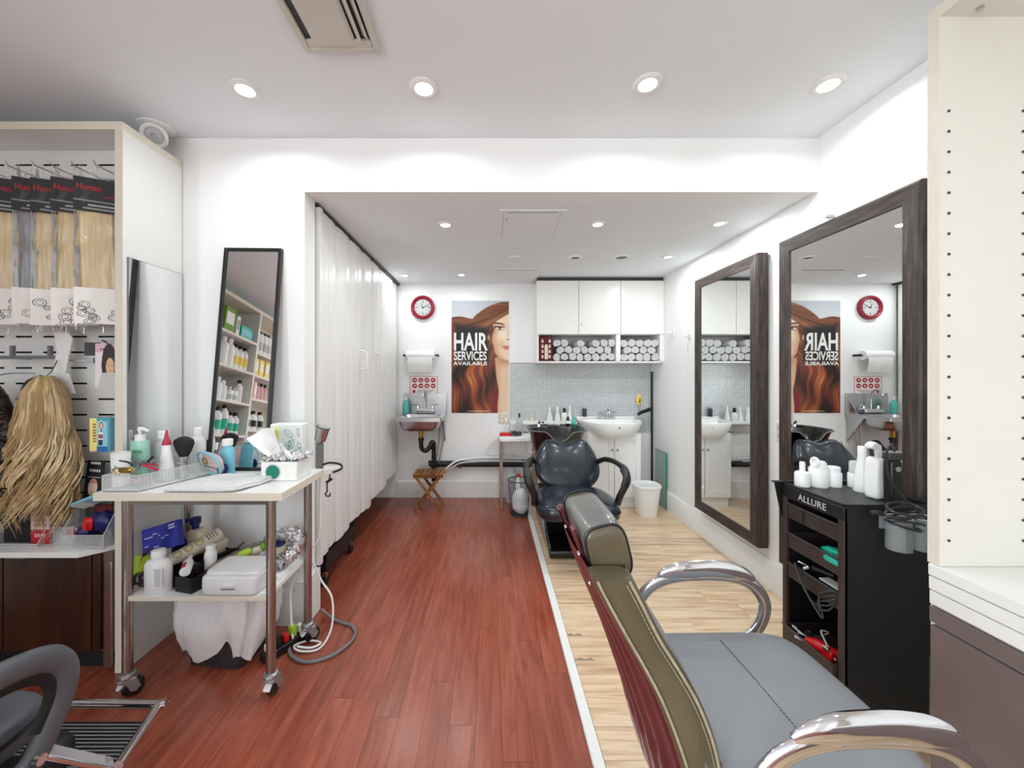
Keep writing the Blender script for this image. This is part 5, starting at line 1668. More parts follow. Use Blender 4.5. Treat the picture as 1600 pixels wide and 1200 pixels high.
# peg hooks and packs of hair
def peg(name, loc, L, label):
    t = thing(name, label, 'hook', loc)
    MB().tube([(0, 0, 0), (0, -L + .01, -.004), (0, -L, .012)], .003, 6).build('rod', 'inox', t)
    MB().box(-.02, .02, -.006, 0, -.008, .012).build('plate', 'inox', t)
    return t
def pack(loc, rz, w, hair_m, label, tilt=0.0, skew=0.0, bands=True):
    t = thing('hair_extension_pack', label, 'hair pack', loc, rz)
    H_ = .735
    # bundle of hair: ridged slab that flares toward the end
    def hair(u, v):
        a = 2 * math.pi * u
        ww = w * (.40 + .04 * v) * (1 if v < .9 else 1 - (v - .9) * .8)
        r = .016 + .004 * math.sin(v * 5)
        return Vector((ww * math.copysign(abs(math.cos(a)) ** .7, math.cos(a)) + .008 * math.sin(v * 4 + loc[0] * 40), r * math.sin(a) + .0022 * math.sin(a * 17 + v * 3) + .003 * math.sin(a * 9), -.19 - .475 * v))
    MB().grid(hair, 72, 18, cu=True).build('hair', hair_m, t)
    def card(U, V):
        b = np.zeros(U.shape + (3,)) + rgb('#232325')
        b[(V > .30) & (V < .34)] = rgb('#8a8a8a')
        b[(V > .17) & (V < .22) & (U > .30) & (U < .9)] = rgb('#bdbdbd')
        b[(V > .08) & (V < .12) & (U > .20) & (U < .95)] = rgb('#9c9c9c')
        b[(V < .03)] = rgb('#101010')
        return b
    cdn = thing('x', '', '') if False else None
    ink_sheet('header_card', w * .94, .15, 50, 50, card, t, X=Matrix.Translation((0, -.023, -.205)), label='black header card with red lettering')
    text_part('lettering', 'Human', .036, 'printred', t, (-.030, -.0238, -.110), (R(90), 0, 0), .0003, .78, .001, 'CENTER')
    text_part('lettering', 'HAIR', .020, 'printred', t, (.035, -.0238, -.140), (R(90), 0, 0), .0003, .8, 0, 'CENTER')
    # printed end of the bag with rings
    def endp(U, V):
        x, y = U * w * 100, V * 22
        b = np.zeros(U.shape + (3,)) + rgb('#f0ece6')
        r = np.random.RandomState(int(abs(loc[0]) * 1000) % 997)
        for _ in range(9):
            cx, cy, q = r.uniform(1, w * 100 - 1), r.uniform(1.2, 16), r.uniform(1.2, 2.4)
            d = np.hypot(x - cx, y - cy)
            c = [rgb('#8e2038'), rgb('#3a3a3d'), rgb('#5d5148'), rgb('#2c2c2e')][r.randint(4)]
            b[(np.abs(d - q) < .17)] = c
            b[(np.abs(d - q * .55) < .13)] = c
        return b
    pts = MB()
    ink_sheet('printed_end', w * .93, .16, 70, 66, endp, t, X=Matrix.Translation((0, -.0225, -.705)))
    # clear bag
    def bag(u, v):
        a = 2 * math.pi * u
        thick = .024 * math.sin(math.pi * min(1, .06 + v * .95)) ** .4 + .001
        n = .0025 * math.sin(v * 31 + u * 17) + .002 * math.sin(u * 43)
        return Vector((w * .5 * math.copysign(abs(math.cos(a)) ** .5, math.cos(a)), thick * math.sin(a) + n, -H_ * v))
    MB().grid(bag, 40, 26, cu=True).build('bag', 'bag', t)
    MB().tube([(-.012 + .012 * math.cos(a) + .012, 0, .006 + .010 * math.sin(a)) for a in [2 * math.pi * k / 12 for k in range(12)]], .0015, 5, closed=True).build('hang_hole', 'bag', t)
    return t
packs = [(-1.772, 'haircream', 'beige blond hair extension pack hanging next to the side panel', 1.745),
         (-1.872, 'haircream', 'beige blond hair extension pack second from the side panel', 1.745),
         (-1.962, 'haircream', 'narrow showing blond hair pack between the second pack and the grey one', 1.745),
         (-2.050, 'hairgrey', 'silver grey hair extension pack among the blond ones', 1.750),
         (-2.165, 'haircream', 'beige blond hair extension pack beyond the silver grey one', 1.735),
         (-2.300, 'haircream', 'beige blond hair extension pack farthest from the side panel', 1.735)]
for i, (x, m_, lab, y) in enumerate(packs):
    pack((x, y + .012 * i * 0, 2.262 - .004 * (i % 3)), R(27), .172, m_, lab)
    peg('peg_hook', (x, BP, 2.276 - .004 * (i % 3)), .16, 'chrome peg hook carrying the %s hair pack from the side panel' % ['first', 'second', 'third', 'fourth', 'fifth', 'sixth'][i])['group'] = 'peg hooks of the hair packs'

# hanging bar with the wig and the braided hair
hb_ = thing('hanging_bar', 'grey metal hanging bar on two brackets above the blond wig', 'rail', (-2.09, BP, 1.410))
MB().box(-.24, .06, -.075, -.060, -.008, .008).build('bar', 'grey', hb_, bevel=.002)
for xx in (-.155, .022):
    MB().box(xx - .007, xx + .007, -.06, 0, -.008, .008).build('bracket', 'grey', hb_, bevel=.002)
    MB().box(xx - .007, xx + .007, -.078, -.062, .0, .055).build('end_stop', 'grey', hb_, bevel=.002)
MB().box(.06, .19, -.035, -.030, -.018, -.010).box(.165, .19, -.038, -.028, -.028, .0).build('price_rail', 'ltgrey', hb_)

hgr = thing('hanger', 'white plastic hanger standing behind the blond wig', 'hanger', (-2.03, 1.80, 1.24))
MB().prism([(-.085, .0), (.085, .0), (.055, .095), (-.055, .095)], 1, -.004, .004).prism([(-.02, .095), (.04, .095), (.075, .26), (.02, .33), (-.02, .33), (.0, .2)], 1, -.004, .004).build('card', 'whitep', hgr, bevel=.002)

wig = thing('wig', 'long wavy blond wig hanging on a hook in the display bay', 'wig', (-2.01, 1.735, 1.325))
rw = random.Random(11)
def cap_fn(p):
    return p
def wigw(t):      # half width along the drop, t = 0 top .. 1 bottom
    return .022 + .062 * min(1, t / .16) ** .6 + .062 * max(0, min(1, (t - .12) / .5)) ** 1.2
def wig_body(u, v):
    a = 2 * math.pi * u
    w_ = wigw(v) * (.93 - .30 * max(0, v - .7) / .3)
    return Vector((-.055 * v * v + w_ * math.cos(a), .052 * math.sin(a) * min(1, .4 + 5 * v), -.002 - .60 * v + .004 * math.sin(a * 9)))
MB().grid(wig_body, 48, 26, cu=True).build('cap', 'hairblond', wig)
def strands(rnd, nclump, per, length, amp, r0, mb):
    for c in range(nclump):
        a0c = 2 * math.pi * (c + rnd.uniform(-.3, .3)) / nclump
        L0 = length * rnd.uniform(.80, 1.04)
        ph, f = rnd.uniform(0, 6.3), rnd.uniform(2.0, 2.9)
        start = rnd.uniform(.16, .36)
        drift = rnd.uniform(-.02, .025)
        for q in range(per):
            a = a0c + rnd.gauss(0, .09)
            L = L0 * rnd.uniform(.93, 1.05)
            k0 = rnd.uniform(.93, 1.07)
            p2 = ph + rnd.gauss(0, .25)
            N_ = 26
            pts, rr_ = [], []
            for j in range(N_):
                t = j / (N_ - 1)
                w_ = wigw(min(1, t * L / .66)) * k0
                g = max(0, min(1, (t - start) / .35))
                wave = amp * g * math.sin(f * 2 * math.pi * t + p2)
                wav2 = amp * .8 * g * math.cos(f * 2 * math.pi * t + p2)
                x = -.055 * t * t + w_ * math.cos(a) + wave + drift * t * t
                y = -.010 * t + (.056 + .01 * k0) * math.sin(a) * min(1, .4 + 5 * t) + wav2 * .8
                pts.append((x, y, -.003 - L * t))
                rr_.append(r0 * (.75 if t < .3 else 1) * (1 if t < .85 else max(.15, (1 - t) * 6.6)))
            mb.tube(pts, rr_, 4, cap=False)
A, B_ = MB(), MB()
strands(rw, 46, 11, .67, .022, .0033, A)
strands(rw, 30, 6, .67, .030, .0032, B_)
A.build('locks', 'hairblond', wig)['kind'] = 'stuff'
B_.build('light_locks', 'hairlite', wig)['kind'] = 'stuff'
MB().tube(crm([(-.02, 0, .0), (-.075, -.01, -.03), (-.105, -.01, -.10), (-.10, -.02, -.16)], 5), .004, 6).tube(crm([(0, 0, -.005), (.005, .02, .02), (-.003, .05, .07)], 4), .002, 6).build('strap', 'dkgrey', wig)

brd = thing('braided_hair', 'bunch of plum black curly braided hair hanging beside the blond wig', 'hair piece', (-2.235, 1.70, 1.305))
bm = MB()
MB().sell((0, 0, -.24), (.135, .055, .245), .9, .8, 30, 18, fn=lambda p: Vector((p.x * (1 - .35 * max(0, p.z / .25)), p.y, p.z))).build('bundle', 'hairdark', brd)
for i in range(230):
    z0 = rw.uniform(-.48, -.02)
    t0 = (z0 + .48) / .46
    wd = .145 * (1 - .55 * max(0, t0 - .45))
    a0_ = rw.uniform(-.4, 2.4)
    pts = []
    for j in range(10):
        t = j / 9
        an = math.pi + a0_ * .3 + t * 2.3
        pts.append((wd * math.cos(an), .072 * math.sin(an) + .008 * math.sin(9 * t + i), z0 + .020 * math.sin(t * 7 + i * 1.3) - .025 * t))
    bm.tube(pts, [.0052 * math.sin(math.pi * (.12 + .76 * j / 9)) + .001 for j in range(10)], 5, cap=False)
bm.build('braids', 'hairdark', brd)['kind'] = 'stuff'
MB().tube(crm([(.0, 0, -.01), (.02, .03, .02), (.02, .08, .03), (.02, .168, .03)], 4), .003, 6).build('hook', 'inox', brd)

def card_pack(name, label, loc, w, h, fn, rz=0.0, depth=.004, rot=None):
    t = thing(name, label, 'package', loc, rz, rot=rot)
    MB().box(-w / 2, w / 2, .0008, depth, -h, 0).build('card', 'label', t)
    ink_sheet('print', w, h, 60, max(40, int(60 * h / w)), fn, t, X=Matrix.Translation((0, 0, -h)))
    return t
def cap_ink(U, V):
    b = np.zeros(U.shape + (3,)) + rgb('#e9dfe2')
    b[V > .80] = rgb('#d9b4bf')
    x, y = U - .55, V - .52
    b[np.hypot(x * 1.0, y * .62) < .30] = rgb('#26211f')
    b[np.hypot((x - .03) * 1.25, (y + .05) * .95) < .20] = rgb('#e2b590')
    b[(V < .34) & (np.abs(x) < .46 - V * .5)] = rgb('#c9c6c3')
    b[(np.abs(x - .10) < .03) & (np.abs(y + .02) < .012)] = rgb('#3a2a22')
    b[(np.abs(x + .04) < .03) & (np.abs(y + .02) < .012)] = rgb('#3a2a22')
    b[(np.abs(x - .03) < .05) & (np.abs(y + .13) < .01)] = rgb('#b4685c')
    for i in range(6):
        b[(np.abs(V - .87) < .022) & (np.abs(U - .22 - i * .1) < .03)] = rgb('#3b2026')
    return b
cpk = card_pack('cap_pack', 'pink card pack showing a head with dark cap hooked near the side panel', (-1.737, 1.745, 1.470), .100, .20, cap_ink, R(10))
MB().box(-.095, -.035, .004, .007, -.055, .005).build('price_flap', 'dkgrey', cpk)
MB().tube([(.0, .0, .0), (-.06, .05, .018), (-.10, .135, .02)], .003, 6).build('peg', 'dkgrey', cpk)
tub_ = thing('product_box', 'yellow and teal boxed hair glue hooked on the slotted panel', 'package', (-1.742, 1.70, 1.137))
def teal_ink(U, V):
    b = np.zeros(U.shape + (3,)) + rgb('#8fd0e0')
    b[V < .16] = rgb('#1f6fa8')
    b[V > .90] = rgb('#3aa9bf')
    d = np.hypot((U - .42), (V - .78) * 2.0)
    b[d < .30] = rgb('#f2f2ee'); b[d < .24] = rgb('#2f7f95')
    b[np.hypot(U - .42, (V - .77) * 2) < .17] = rgb('#e3b99a')
    m = (np.abs(U - .36 - (V - .4) * .1) < .20) & (V > .20) & (V < .58)
    b[m] = rgb('#f4f4f2'); b[m & (V > .40) & (V < .52)] = rgb('#c03a5c'); b[m & (V < .36)] = rgb('#2b3550')
    b[(np.abs(U - .42) < .05) & (V > .58) & (V < .68)] = rgb('#2b3550')
    return b
def yel_ink(U, V):
    b = np.zeros(U.shape + (3,)) + rgb('#f3de7c')
    for i in range(7):
        b[(np.abs(U - .5) < .18) & (np.abs(V - .82 + i * .085) < .026)] = rgb('#8d7a2c')
    b[V < .04] = rgb('#d8a0a0')
    return b
MB().box(-.0, .047, .001, .035, -.150, .0).build('carton', 'skyblue', tub_)
ink_sheet('front_print', .047, .150, 50, 120, teal_ink, tub_, X=Matrix.Translation((.0235, 0, -.150)))
YM = Matrix.Translation((-.017, .006, -.150)) @ Matrix.Rotation(R(14), 4, 'Z')
ink_sheet('side_print', .034, .148, 30, 100, yel_ink, tub_, X=YM)
MB().tube([(-.0, .06, .0), (-.035, .03, .0), (-.042, .03, .010)], .0025, 6).tube([(0, .06, 0), (0, .172, .01)], .0025, 6).build('peg', 'inox', tub_)

# things on the bay counter
CZ = .566
fb_ = thing('brush_pack', 'black hang card with blush brush hanging behind the acrylic bin', 'package', (-1.842, 1.795, .925), rot=(R(-2), R(5), 0))
def brush_ink(U, V):
    b = np.zeros(U.shape + (3,)) + rgb('#242326')
    b[V > .93] = rgb('#101012')
    b[(V > .94) & (V < .98) & (np.abs(U - .5) < .28)] = rgb('#dcdcdc')
    for i in range(5):
        b[(np.abs(V - .83) < .022) & (np.abs(U - .24 - i * .13) < .045)] = rgb('#e9e9e9')
    b[(np.abs(V - .71) < .010) & (np.abs(U - .5) < .36)] = rgb('#b0b0b0')
    m = np.hypot((U - .48) * 1.0, (V - .53) * 1.7) < .27
    b[m] = rgb('#eec9b4')
    b[m & (V > .60)] = rgb('#d98f86')
    k = (V < .46) & (V > .10) & (np.abs(U - .52 - (.46 - V) * .25) < .13)
    b[k] = rgb('#b08a3a')
    b[k & (np.abs(U - .50 - (.46 - V) * .25) < .04)] = rgb('#e8d08a')
    return b
MB().box(-.040, .040, .0008, .004, -.26, 0).build('card', 'black', fb_)
ink_sheet('print', .080, .26, 60, 180, brush_ink, fb_, X=Matrix.Translation((0, 0, -.26)))

def acrylic_bin(name, label, loc, w, d, h_front, h_back, rz=0.0):
    t = thing(name, label, 'bin', loc, rz)
    th = .003
    MB().box(-w / 2, w / 2, -d / 2, d / 2, .0005, th).build('bottom', 'glass', t)
    MB().box(-w / 2, w / 2, -d / 2, -d / 2 + th, th, h_front).build('front', 'glass', t)
    MB().box(-w / 2, w / 2, d / 2 - th, d / 2, th, h_back).build('back', 'glass', t)
    for s in (-1, 1):
        x0 = s * (w / 2) - (th if s > 0 else 0)
        MB().prism([(-d / 2 + th, th), (d / 2 - th, th), (d / 2 - th, h_back), (.0, h_back), (-d / 2 + th, h_front)], 0, x0, x0 + th).build('side', 'glass', t)
    e = MB()
    for p, q in (((-w / 2, -d / 2, .002), (w / 2, -d / 2, .002)), ((-w / 2, -d / 2, h_front), (w / 2, -d / 2, h_front)), ((-w / 2, -d / 2, 0), (-w / 2, -d / 2, h_front)), ((w / 2, -d / 2, 0), (w / 2, -d / 2, h_front)),
                 ((-w / 2, -d / 2, h_front), (-w / 2, 0, h_back)), ((w / 2, -d / 2, h_front), (w / 2, 0, h_back)), ((-w / 2, 0, h_back), (-w / 2, d / 2, h_back)), ((w / 2, 0, h_back), (w / 2, d / 2, h_back))):
        e.bar(p, q, .0028, .0028)
    e.build('edges', 'ltgrey', t)
    return t
acrylic_bin('acrylic_bin', 'clear acrylic bin full of hair accessories on the bay counter', (-1.782, 1.735, CZ), .19, .12, .062, .155)
acrylic_bin('acrylic_bin', 'small clear acrylic bin left of the full accessory bin', (-1.895, 1.755, CZ), .085, .10, .085, .09)
acrylic_bin('acrylic_bin', 'clear plastic box end standing under the blond wig', (-2.105, 1.755, CZ), .20, .11, .012, .10)
def wad(c, a, m, name, label, cat, seed, e=.9, rz=0.0):
    r = random.Random(seed)
    k1, k2, k3 = r.uniform(18, 40), r.uniform(18, 40), r.uniform(0, 6)
    mn = min(a)
    def fn(p):
        s = 1 + .16 * math.sin(k1 * p.x / mn * .03 + k2 * p.z / mn * .03 + k3) + .12 * math.sin(p.y / mn * 5 + p.x / mn * 4 + k3)
        return Vector((p.x * s, p.y * s, p.z * (1 + .12 * math.sin(p.x / mn * 4 + k3))))
    return tag(MB().sell((0, 0, 0), a, e, e, 26, 16, X=Matrix.Rotation(rz, 4, 'Y'), fn=fn).build(name, m, loc=c), label, cat)
wad((-1.792, 1.712, CZ + .098), (.026, .022, .030), 'red', 'hair_scrunchie', 'bright red fabric hair tie in the acrylic bin', 'hair tie', 1)
wad((-1.748, 1.735, CZ + .10), (.052, .030, .045), 'navydk', 'hair_band', 'dark navy folded hair bands in the acrylic bin', 'hair band', 2)
wad((-1.765, 1.765, CZ + .145), (.050, .020, .022), 'darkred', 'hair_band', 'dark red cloth band at the back of the acrylic bin', 'hair band', 3)
wad((-1.825, 1.742, CZ + .055), (.028, .030, .030), 'navydk', 'hair_net', 'dark blue net pouch low in the acrylic bin', 'hair net', 4)
fk = thing('face_mask_pack', 'light blue packet of wipes lying on top of the accessory bin', 'package', (-1.800, 1.745, CZ + .188), rot=(R(60), R(-22), R(8)))
def wipe_ink(U, V):
    b = np.zeros(U.shape + (3,)) + rgb('#a9cfe6')
    b[(U > .55) & (np.abs(V - .5) < .25)] = rgb('#5a9fc8')
    b[np.hypot(U - .75, V - .45) < .16] = rgb('#274a66')
    b[U < .35] = rgb('#eef0f2')
    return b
MB().box(-.075, .075, .001, .014, -.035, .035).build('pouch', 'skyblue', fk, bevel=.004)
ink_sheet('print', .148, .066, 70, 40, wipe_ink, fk, X=Matrix.Translation((0, .0002, -.033)))
hc2 = MB()
for i in range(7):
    hc2.tube([(-.03 + .010 * i + .010 * math.sin(a), .0, .022 + .022 * math.cos(a)) for a in [math.pi * (.2 + 1.5 * k / 10) for k in range(11)]], .0022, 6)
tag(hc2.build('hair_combs', 'dkgrey', loc=(-1.755, 1.695, CZ + .010)), 'row of dark curved hair combs at the front of the acrylic bin', 'hair comb')
wad((-1.905, 1.765, CZ + .055), (.030, .026, .040), 'bag', 'plastic_pouch', 'clear crumpled pouch in the small acrylic bin', 'pouch', 6)
rd = thing('round_pack', 'pink and raspberry round label pack in the small acrylic bin', 'package', (-1.872, 1.722, CZ + .055))
MB().lathe([(0, 0), (.030, 0), (.030, .008), (0, .008)], n=24, X=Matrix.Rotation(R(90), 4, 'X')).build('disc', 'pink', rd)
MB().lathe([(.0, .0085), (.024, .0085), (.024, .008), (0, .008)], n=24, X=Matrix.Rotation(R(90), 4, 'X')).build('label_disc', 'magenta', rd)
cdx = thing('comb_card', 'dark grey card box behind the small acrylic bin', 'box', (-1.862, 1.80, CZ))
MB().box(-.048, .048, -.02, .02, 0, .145).build('carton', 'dkgrey', cdx, bevel=.002)
lc_ = thing('lash_box', 'pink and red printed box standing under the blond wig', 'box', (-2.028, 1.730, CZ))
def lash_ink(U, V):
    b = np.zeros(U.shape + (3,)) + rgb('#e9cdcb')
    b[V < .42] = rgb('#b5202c')
    for j, vv in enumerate((.88, .70, .56)):
        for i in range(5):
            b[(np.abs(V - vv) < .035) & (np.abs(U - .2 - i * .15) < .045)] = rgb('#7d5b60')
    for i in range(4):
        b[(np.abs(V - .25) < .05) & (np.abs(U - .26 - i * .16) < .05)] = rgb('#ecb9b2')
    return b
MB().box(-.042, .042, .001, .05, 0, .155).build('carton', 'pink', lc_)
ink_sheet('print', .084, .155, 60, 100, lash_ink, lc_)
bx_ = thing('black_box', 'black box lying on the bay counter under the dark braids', 'box', (-2.145, 1.79, CZ))
MB().box(-.11, .072, -.05, .05, .0, .145).build('carton', 'black', bx_, bevel=.002)
MB().box(-.105, .068, -.0515, -.05, .01, .135).build('front_sheet', 'rubber', bx_)
hp_ = thing('hair_piece_pack', 'clear pack of grey brown hair piece standing beside the bay side panel', 'hair pack', (-1.706, 1.782, CZ))
MB().sell((0, 0, .105), (.026, .028, .10), .5, .7, 22, 14).build('hair', 'hairgrey', hp_)
MB().sell((0, 0, .11), (.031, .034, .11), .4, .6, 22, 14).build('bag', 'bag', hp_)
"""bay end"""

# ================================================================ WHITE TROLLEY TABLE
wt = thing('trolley_table', 'white-topped two-tier trolley table with steel legs on casters', 'table', (-1.205, 1.75, 0))
S = (-1.205, 1.75, 0)
TT = .850
MB().box(-1.612, -.846, 1.560, 1.952, TT - .034, TT).build('table_top', 'board', wt, shift=S, bevel=.0015)
MB().box(-1.6125, -.8455, 1.5585, 1.5600, TT - .033, TT - .001).box(-.846, -.8445, 1.56, 1.952, TT - .033, TT - .001).build('edge_band', 'cream', wt, shift=S)
LX0, LX1, LY0, LY1 = -1.497, -.905, 1.585, 1.905
for x, y in ((LX0, LY0), (LX1, LY0), (LX0, LY1), (LX1, LY1)):
    MB().cyl((x, y, .105), (x, y, TT - .034), .0185, n=20).build('leg', 'steel', wt, shift=S)
rl = MB()
for a, b in (((LX0, LY0), (LX1, LY0)), ((LX1, LY0), (LX1, LY1)), ((LX0, LY1), (LX1, LY1)), ((LX0, LY0), (LX0, LY1))):
    MB().bar((a[0], a[1], TT - .044), (b[0], b[1], TT - .044), .02, .020).build('top_rail', 'steel', wt, shift=S)
MB().box(LX0 + .012, LX1 - .012, LY0 - .012, LY1 + .015, .402, .420).build('lower_shelf', 'board', wt, shift=S, bevel=.001)
MB().box(LX0 + .018, LX1 - .018, LY0 - .0135, LY0 - .012, .4025, .4195).build('edge_band', 'cream', wt, shift=S)
for x, y, rz in ((LX0, LY0, 35), (LX1, LY0, 85), (LX0, LY1, 10), (LX1, LY1, 40)):
    C_ = Matrix.Translation((x, y, 0)) @ Matrix.Rotation(R(rz), 4, 'Z')
    c = MB()
    c.lathe([(.019, .105), (.028, .100), (.030, .088), (.024, .080), (0, .080)], (x, y, 0), n=20)
    c.prism([(-.028, .082), (.030, .082), (.045, .045), (.030, .026), (.012, .030), (.0, .06), (-.02, .07)], 1, -.024, -.020, X=C_)
    c.prism([(-.028, .082), (.030, .082), (.045, .045), (.030, .026), (.012, .030), (.0, .06), (-.02, .07)], 1, .020, .024, X=C_)
    c.box(-.028, .032, -.022, .022, .076, .084, X=C_)
    cc = c.build('caster', 'caster', wt, shift=S, bevel=.002)
    MB().lathe([(.0, -.017), (.026, -.017), (.036, -.012), (.0375, 0), (.036, .012), (.026, .017), (0, .017)], n=26, X=C_ @ Matrix.Translation((.018, 0, .0385)) @ Matrix.Rotation(R(90), 4, 'X')).build('wheel', 'blackgl', cc, shift=S)
    MB().prism([(-.035, .050), (-.005, .074), (.004, .068), (-.028, .040)], 1, -.014, .014, X=C_).build('brake_pedal', 'whitep', cc, shift=S, bevel=.003)

# bag-lined bin under the trolley
wbn = thing('lined_bin', 'dark square bin with white liner bag folded over its rim under the trolley', 'bin', (-1.245, 1.835, 0))
def sq(w, d, z, e=.35, ph=0, amp=0, n=56):
    out = []
    for k in range(n):
        a = 2 * math.pi * k / n
        x = w * math.copysign(abs(math.cos(a)) ** e, math.cos(a))
        y = d * math.copysign(abs(math.sin(a)) ** e, math.sin(a))
        q = 1 + amp * math.sin(11 * a + ph) + amp * .7 * math.sin(19 * a + 2 * ph)
        out.append(Vector((x * q, y * q, z + amp * .22 * math.sin(7 * a + ph))))
    return out
WX = Matrix.Rotation(R(-8), 4, 'Z')
def place(rings):
    return [[WX @ p for p in rg] for rg in rings]
loft(MB(), place([sq(.135, .095, .0), sq(.138, .098, .004), sq(.170, .122, .335), sq(.164, .117, .335), sq(.130, .092, .012)])).build('tub', 'darkred' if False else 'dkgrey', wbn, ang=60)
rings = []
for z, w, d, a in ((.21, .160, .114, .012), (.30, .166, .119, .016), (.338, .168, .121, .014), (.352, .176, .128, .014), (.345, .186, .137, .018)):
    rings.append(sq(w, d, z, .4, z * 30, a, 120))
def hem(k, n=120):
    a = 2 * math.pi * k / n
    base = .055 + .02 * math.sin(5 * a)
    # the front hem is tucked up in a gap where the tub shows
    fx = ((a - R(283) + math.pi) % (2 * math.pi)) - math.pi
    return base + .095 * max(0, 1 - abs(fx) / .24) ** .5 * (1 if abs(fx) < .24 else 0)
lv = []
for i, t in enumerate((.15, .35, .55, .78, 1.0)):
    rg = []
    for k in range(120):
        a = 2 * math.pi * k / 120
        top = .345
        z = top + (hem(k) - top) * t
        wob = 1 + .035 * math.sin(9 * a + 4 * t) + .02 * math.sin(23 * a + 9 * t)
        bulge = .190 + .022 * math.sin(math.pi * t * .9) - .030 * t
        x = bulge * math.copysign(abs(math.cos(a)) ** .45, math.cos(a)) * wob
        y = (bulge - .050) * math.copysign(abs(math.sin(a)) ** .45, math.sin(a)) * wob
        rg.append(Vector((x, y, z)))
    lv.append(rg)
loft(MB(), place(rings + lv), cap_end=False).build('liner_bag', 'poly', wbn, ang=80)
wad((-1.245, 1.835, .20), (.09, .07, .05), 'darkred', 'crumpled_waste', 'dark red and brown crumpled rubbish inside the lined bin', 'rubbish', 9)

# cables on the floor beside the trolley
tag(MB().tube(crm([(-.975, 1.86, .012), (-.93, 1.80, .010), (-.84, 1.765, .008), (-.74, 1.81, .008), (-.685, 1.92, .008), (-.72, 2.01, .008), (-.83, 2.06, .01), (-.92, 2.09, .05)], 8), .0075, 8).build('power_cable', 'grey'), 'grey mains cable looping out on the red floor beside the trolley', 'cord')
wcab = MB().tube(crm([(-.872, 1.955, .845), (-.866, 1.96, .78), (-.872, 1.965, .55), (-.885, 1.955, .47), (-.93, 1.93, .43), (-.895, 1.945, .37), (-.86, 1.955, .28), (-.80, 1.94, .20), (-.785, 1.90, .08), (-.82, 1.85, .012), (-.90, 1.83, .010), (-.95, 1.86, .014), (-.90, 1.90, .012), (-.83, 1.88, .016), (-.86, 1.84, .02), (-.93, 1.85, .02)], 8), .0048, 8)
wcab.tube(crm([(-.93, 1.93, .43), (-.96, 1.94, .36), (-1.0, 1.93, .26), (-.985, 1.90, .14), (-.96, 1.87, .03)], 8), .0048, 8)
tag(wcab.build('extension_cord', 'whitep'), 'white extension cord hanging beside the trolley leg and coiled on the floor', 'cord')
psn = thing('power_strip', 'dark power strip with plugs lying behind the front trolley leg', 'power strip', (-.992, 1.86, 0), R(62))
MB().box(-.11, .11, -.03, .03, .001, .042).build('body', 'black', psn, bevel=.006)
for i, m_ in enumerate(('whitep', 'black', 'red', 'green', 'whitep')):
    MB().box(-.095 + i * .04, -.070 + i * .04, -.018, .018, .042, .075 + .02 * (i % 2)).build('plug', m_, psn, bevel=.004)

# ---------------------------------------------------------------- lower shelf of the trolley
LZ2 = .420
bb_ = bottle('jug_bottle', 'white plastic half-litre bottle with paper label at the front of the lower shelf', 'bottle', (-1.392, 1.612, LZ2), .052, .150, 'round', 'milky', 'whitep', .026, .024, sy=.72)
MB().prism([(.012, .035), (.046, .035), (.046, .115), (.012, .115)], 1, -.0385, -.0372).build('paper_label', 'label', bb_)
MB().prism([(.015, .038), (.043, .038), (.043, .112), (.015, .112)], 1, -.0389, -.0385).build('label_print', 'ltgrey', bb_)
def open_tray(name, label, loc, w, d, h, rz, m):
    t = thing(name, label, 'tray', loc, rz)
    th = .004
    MB().box(-w / 2, w / 2, -d / 2, d / 2, .0005, th).build('bottom', m, t)
    MB().box(-w / 2, w / 2, -d / 2, -d / 2 + th, th, h).build('front', m, t)
    MB().box(-w / 2, w / 2, d / 2 - th, d / 2, th, h).build('back', m, t)
    for x0 in (-w / 2, w / 2 - th):
        MB().box(x0, x0 + th, -d / 2 + th, d / 2 - th, th, h).build('side', m, t)
    return t
open_tray('organiser_tray', 'black narrow organiser tray in front on the lower shelf', (-1.245, 1.735, LZ2), .088, .28, .062, R(-14), 'black')
open_tray('organiser_tray', 'black narrow organiser tray beside the white bottle, behind the front tray', (-1.345, 1.762, LZ2), .085, .27, .062, R(-20), 'black')
t = bottle('dye_tube', 'small white bottle with red label lying on the front black tray', 'bottle', (-1.290, 1.622, LZ2 + .073), .020, .085, 'round', 'whitep', 'whitep', .03, .009, lab=(.12, .55), labcol='magenta')
t.rotation_euler = (R(-60), R(-68), 0)
t = bottle('dye_tube', 'white upright tube with red band in the front black tray', 'bottle', (-1.270, 1.745, LZ2 + .006), .024, .10, 'square', 'whitep', 'whitep', .03, .018, lab=(.18, .28), labcol='red')
wad((-1.325, 1.70, LZ2 + .045), (.038, .05, .028), 'bag', 'plastic_bag', 'crumpled clear plastic bag in the black tray', 'bag', 14)
wad((-1.305, 1.79, LZ2 + .06), (.030, .03, .030), 'pink', 'tissue_wad', 'pinkish crumpled tissue in the black tray', 'tissue', 15)
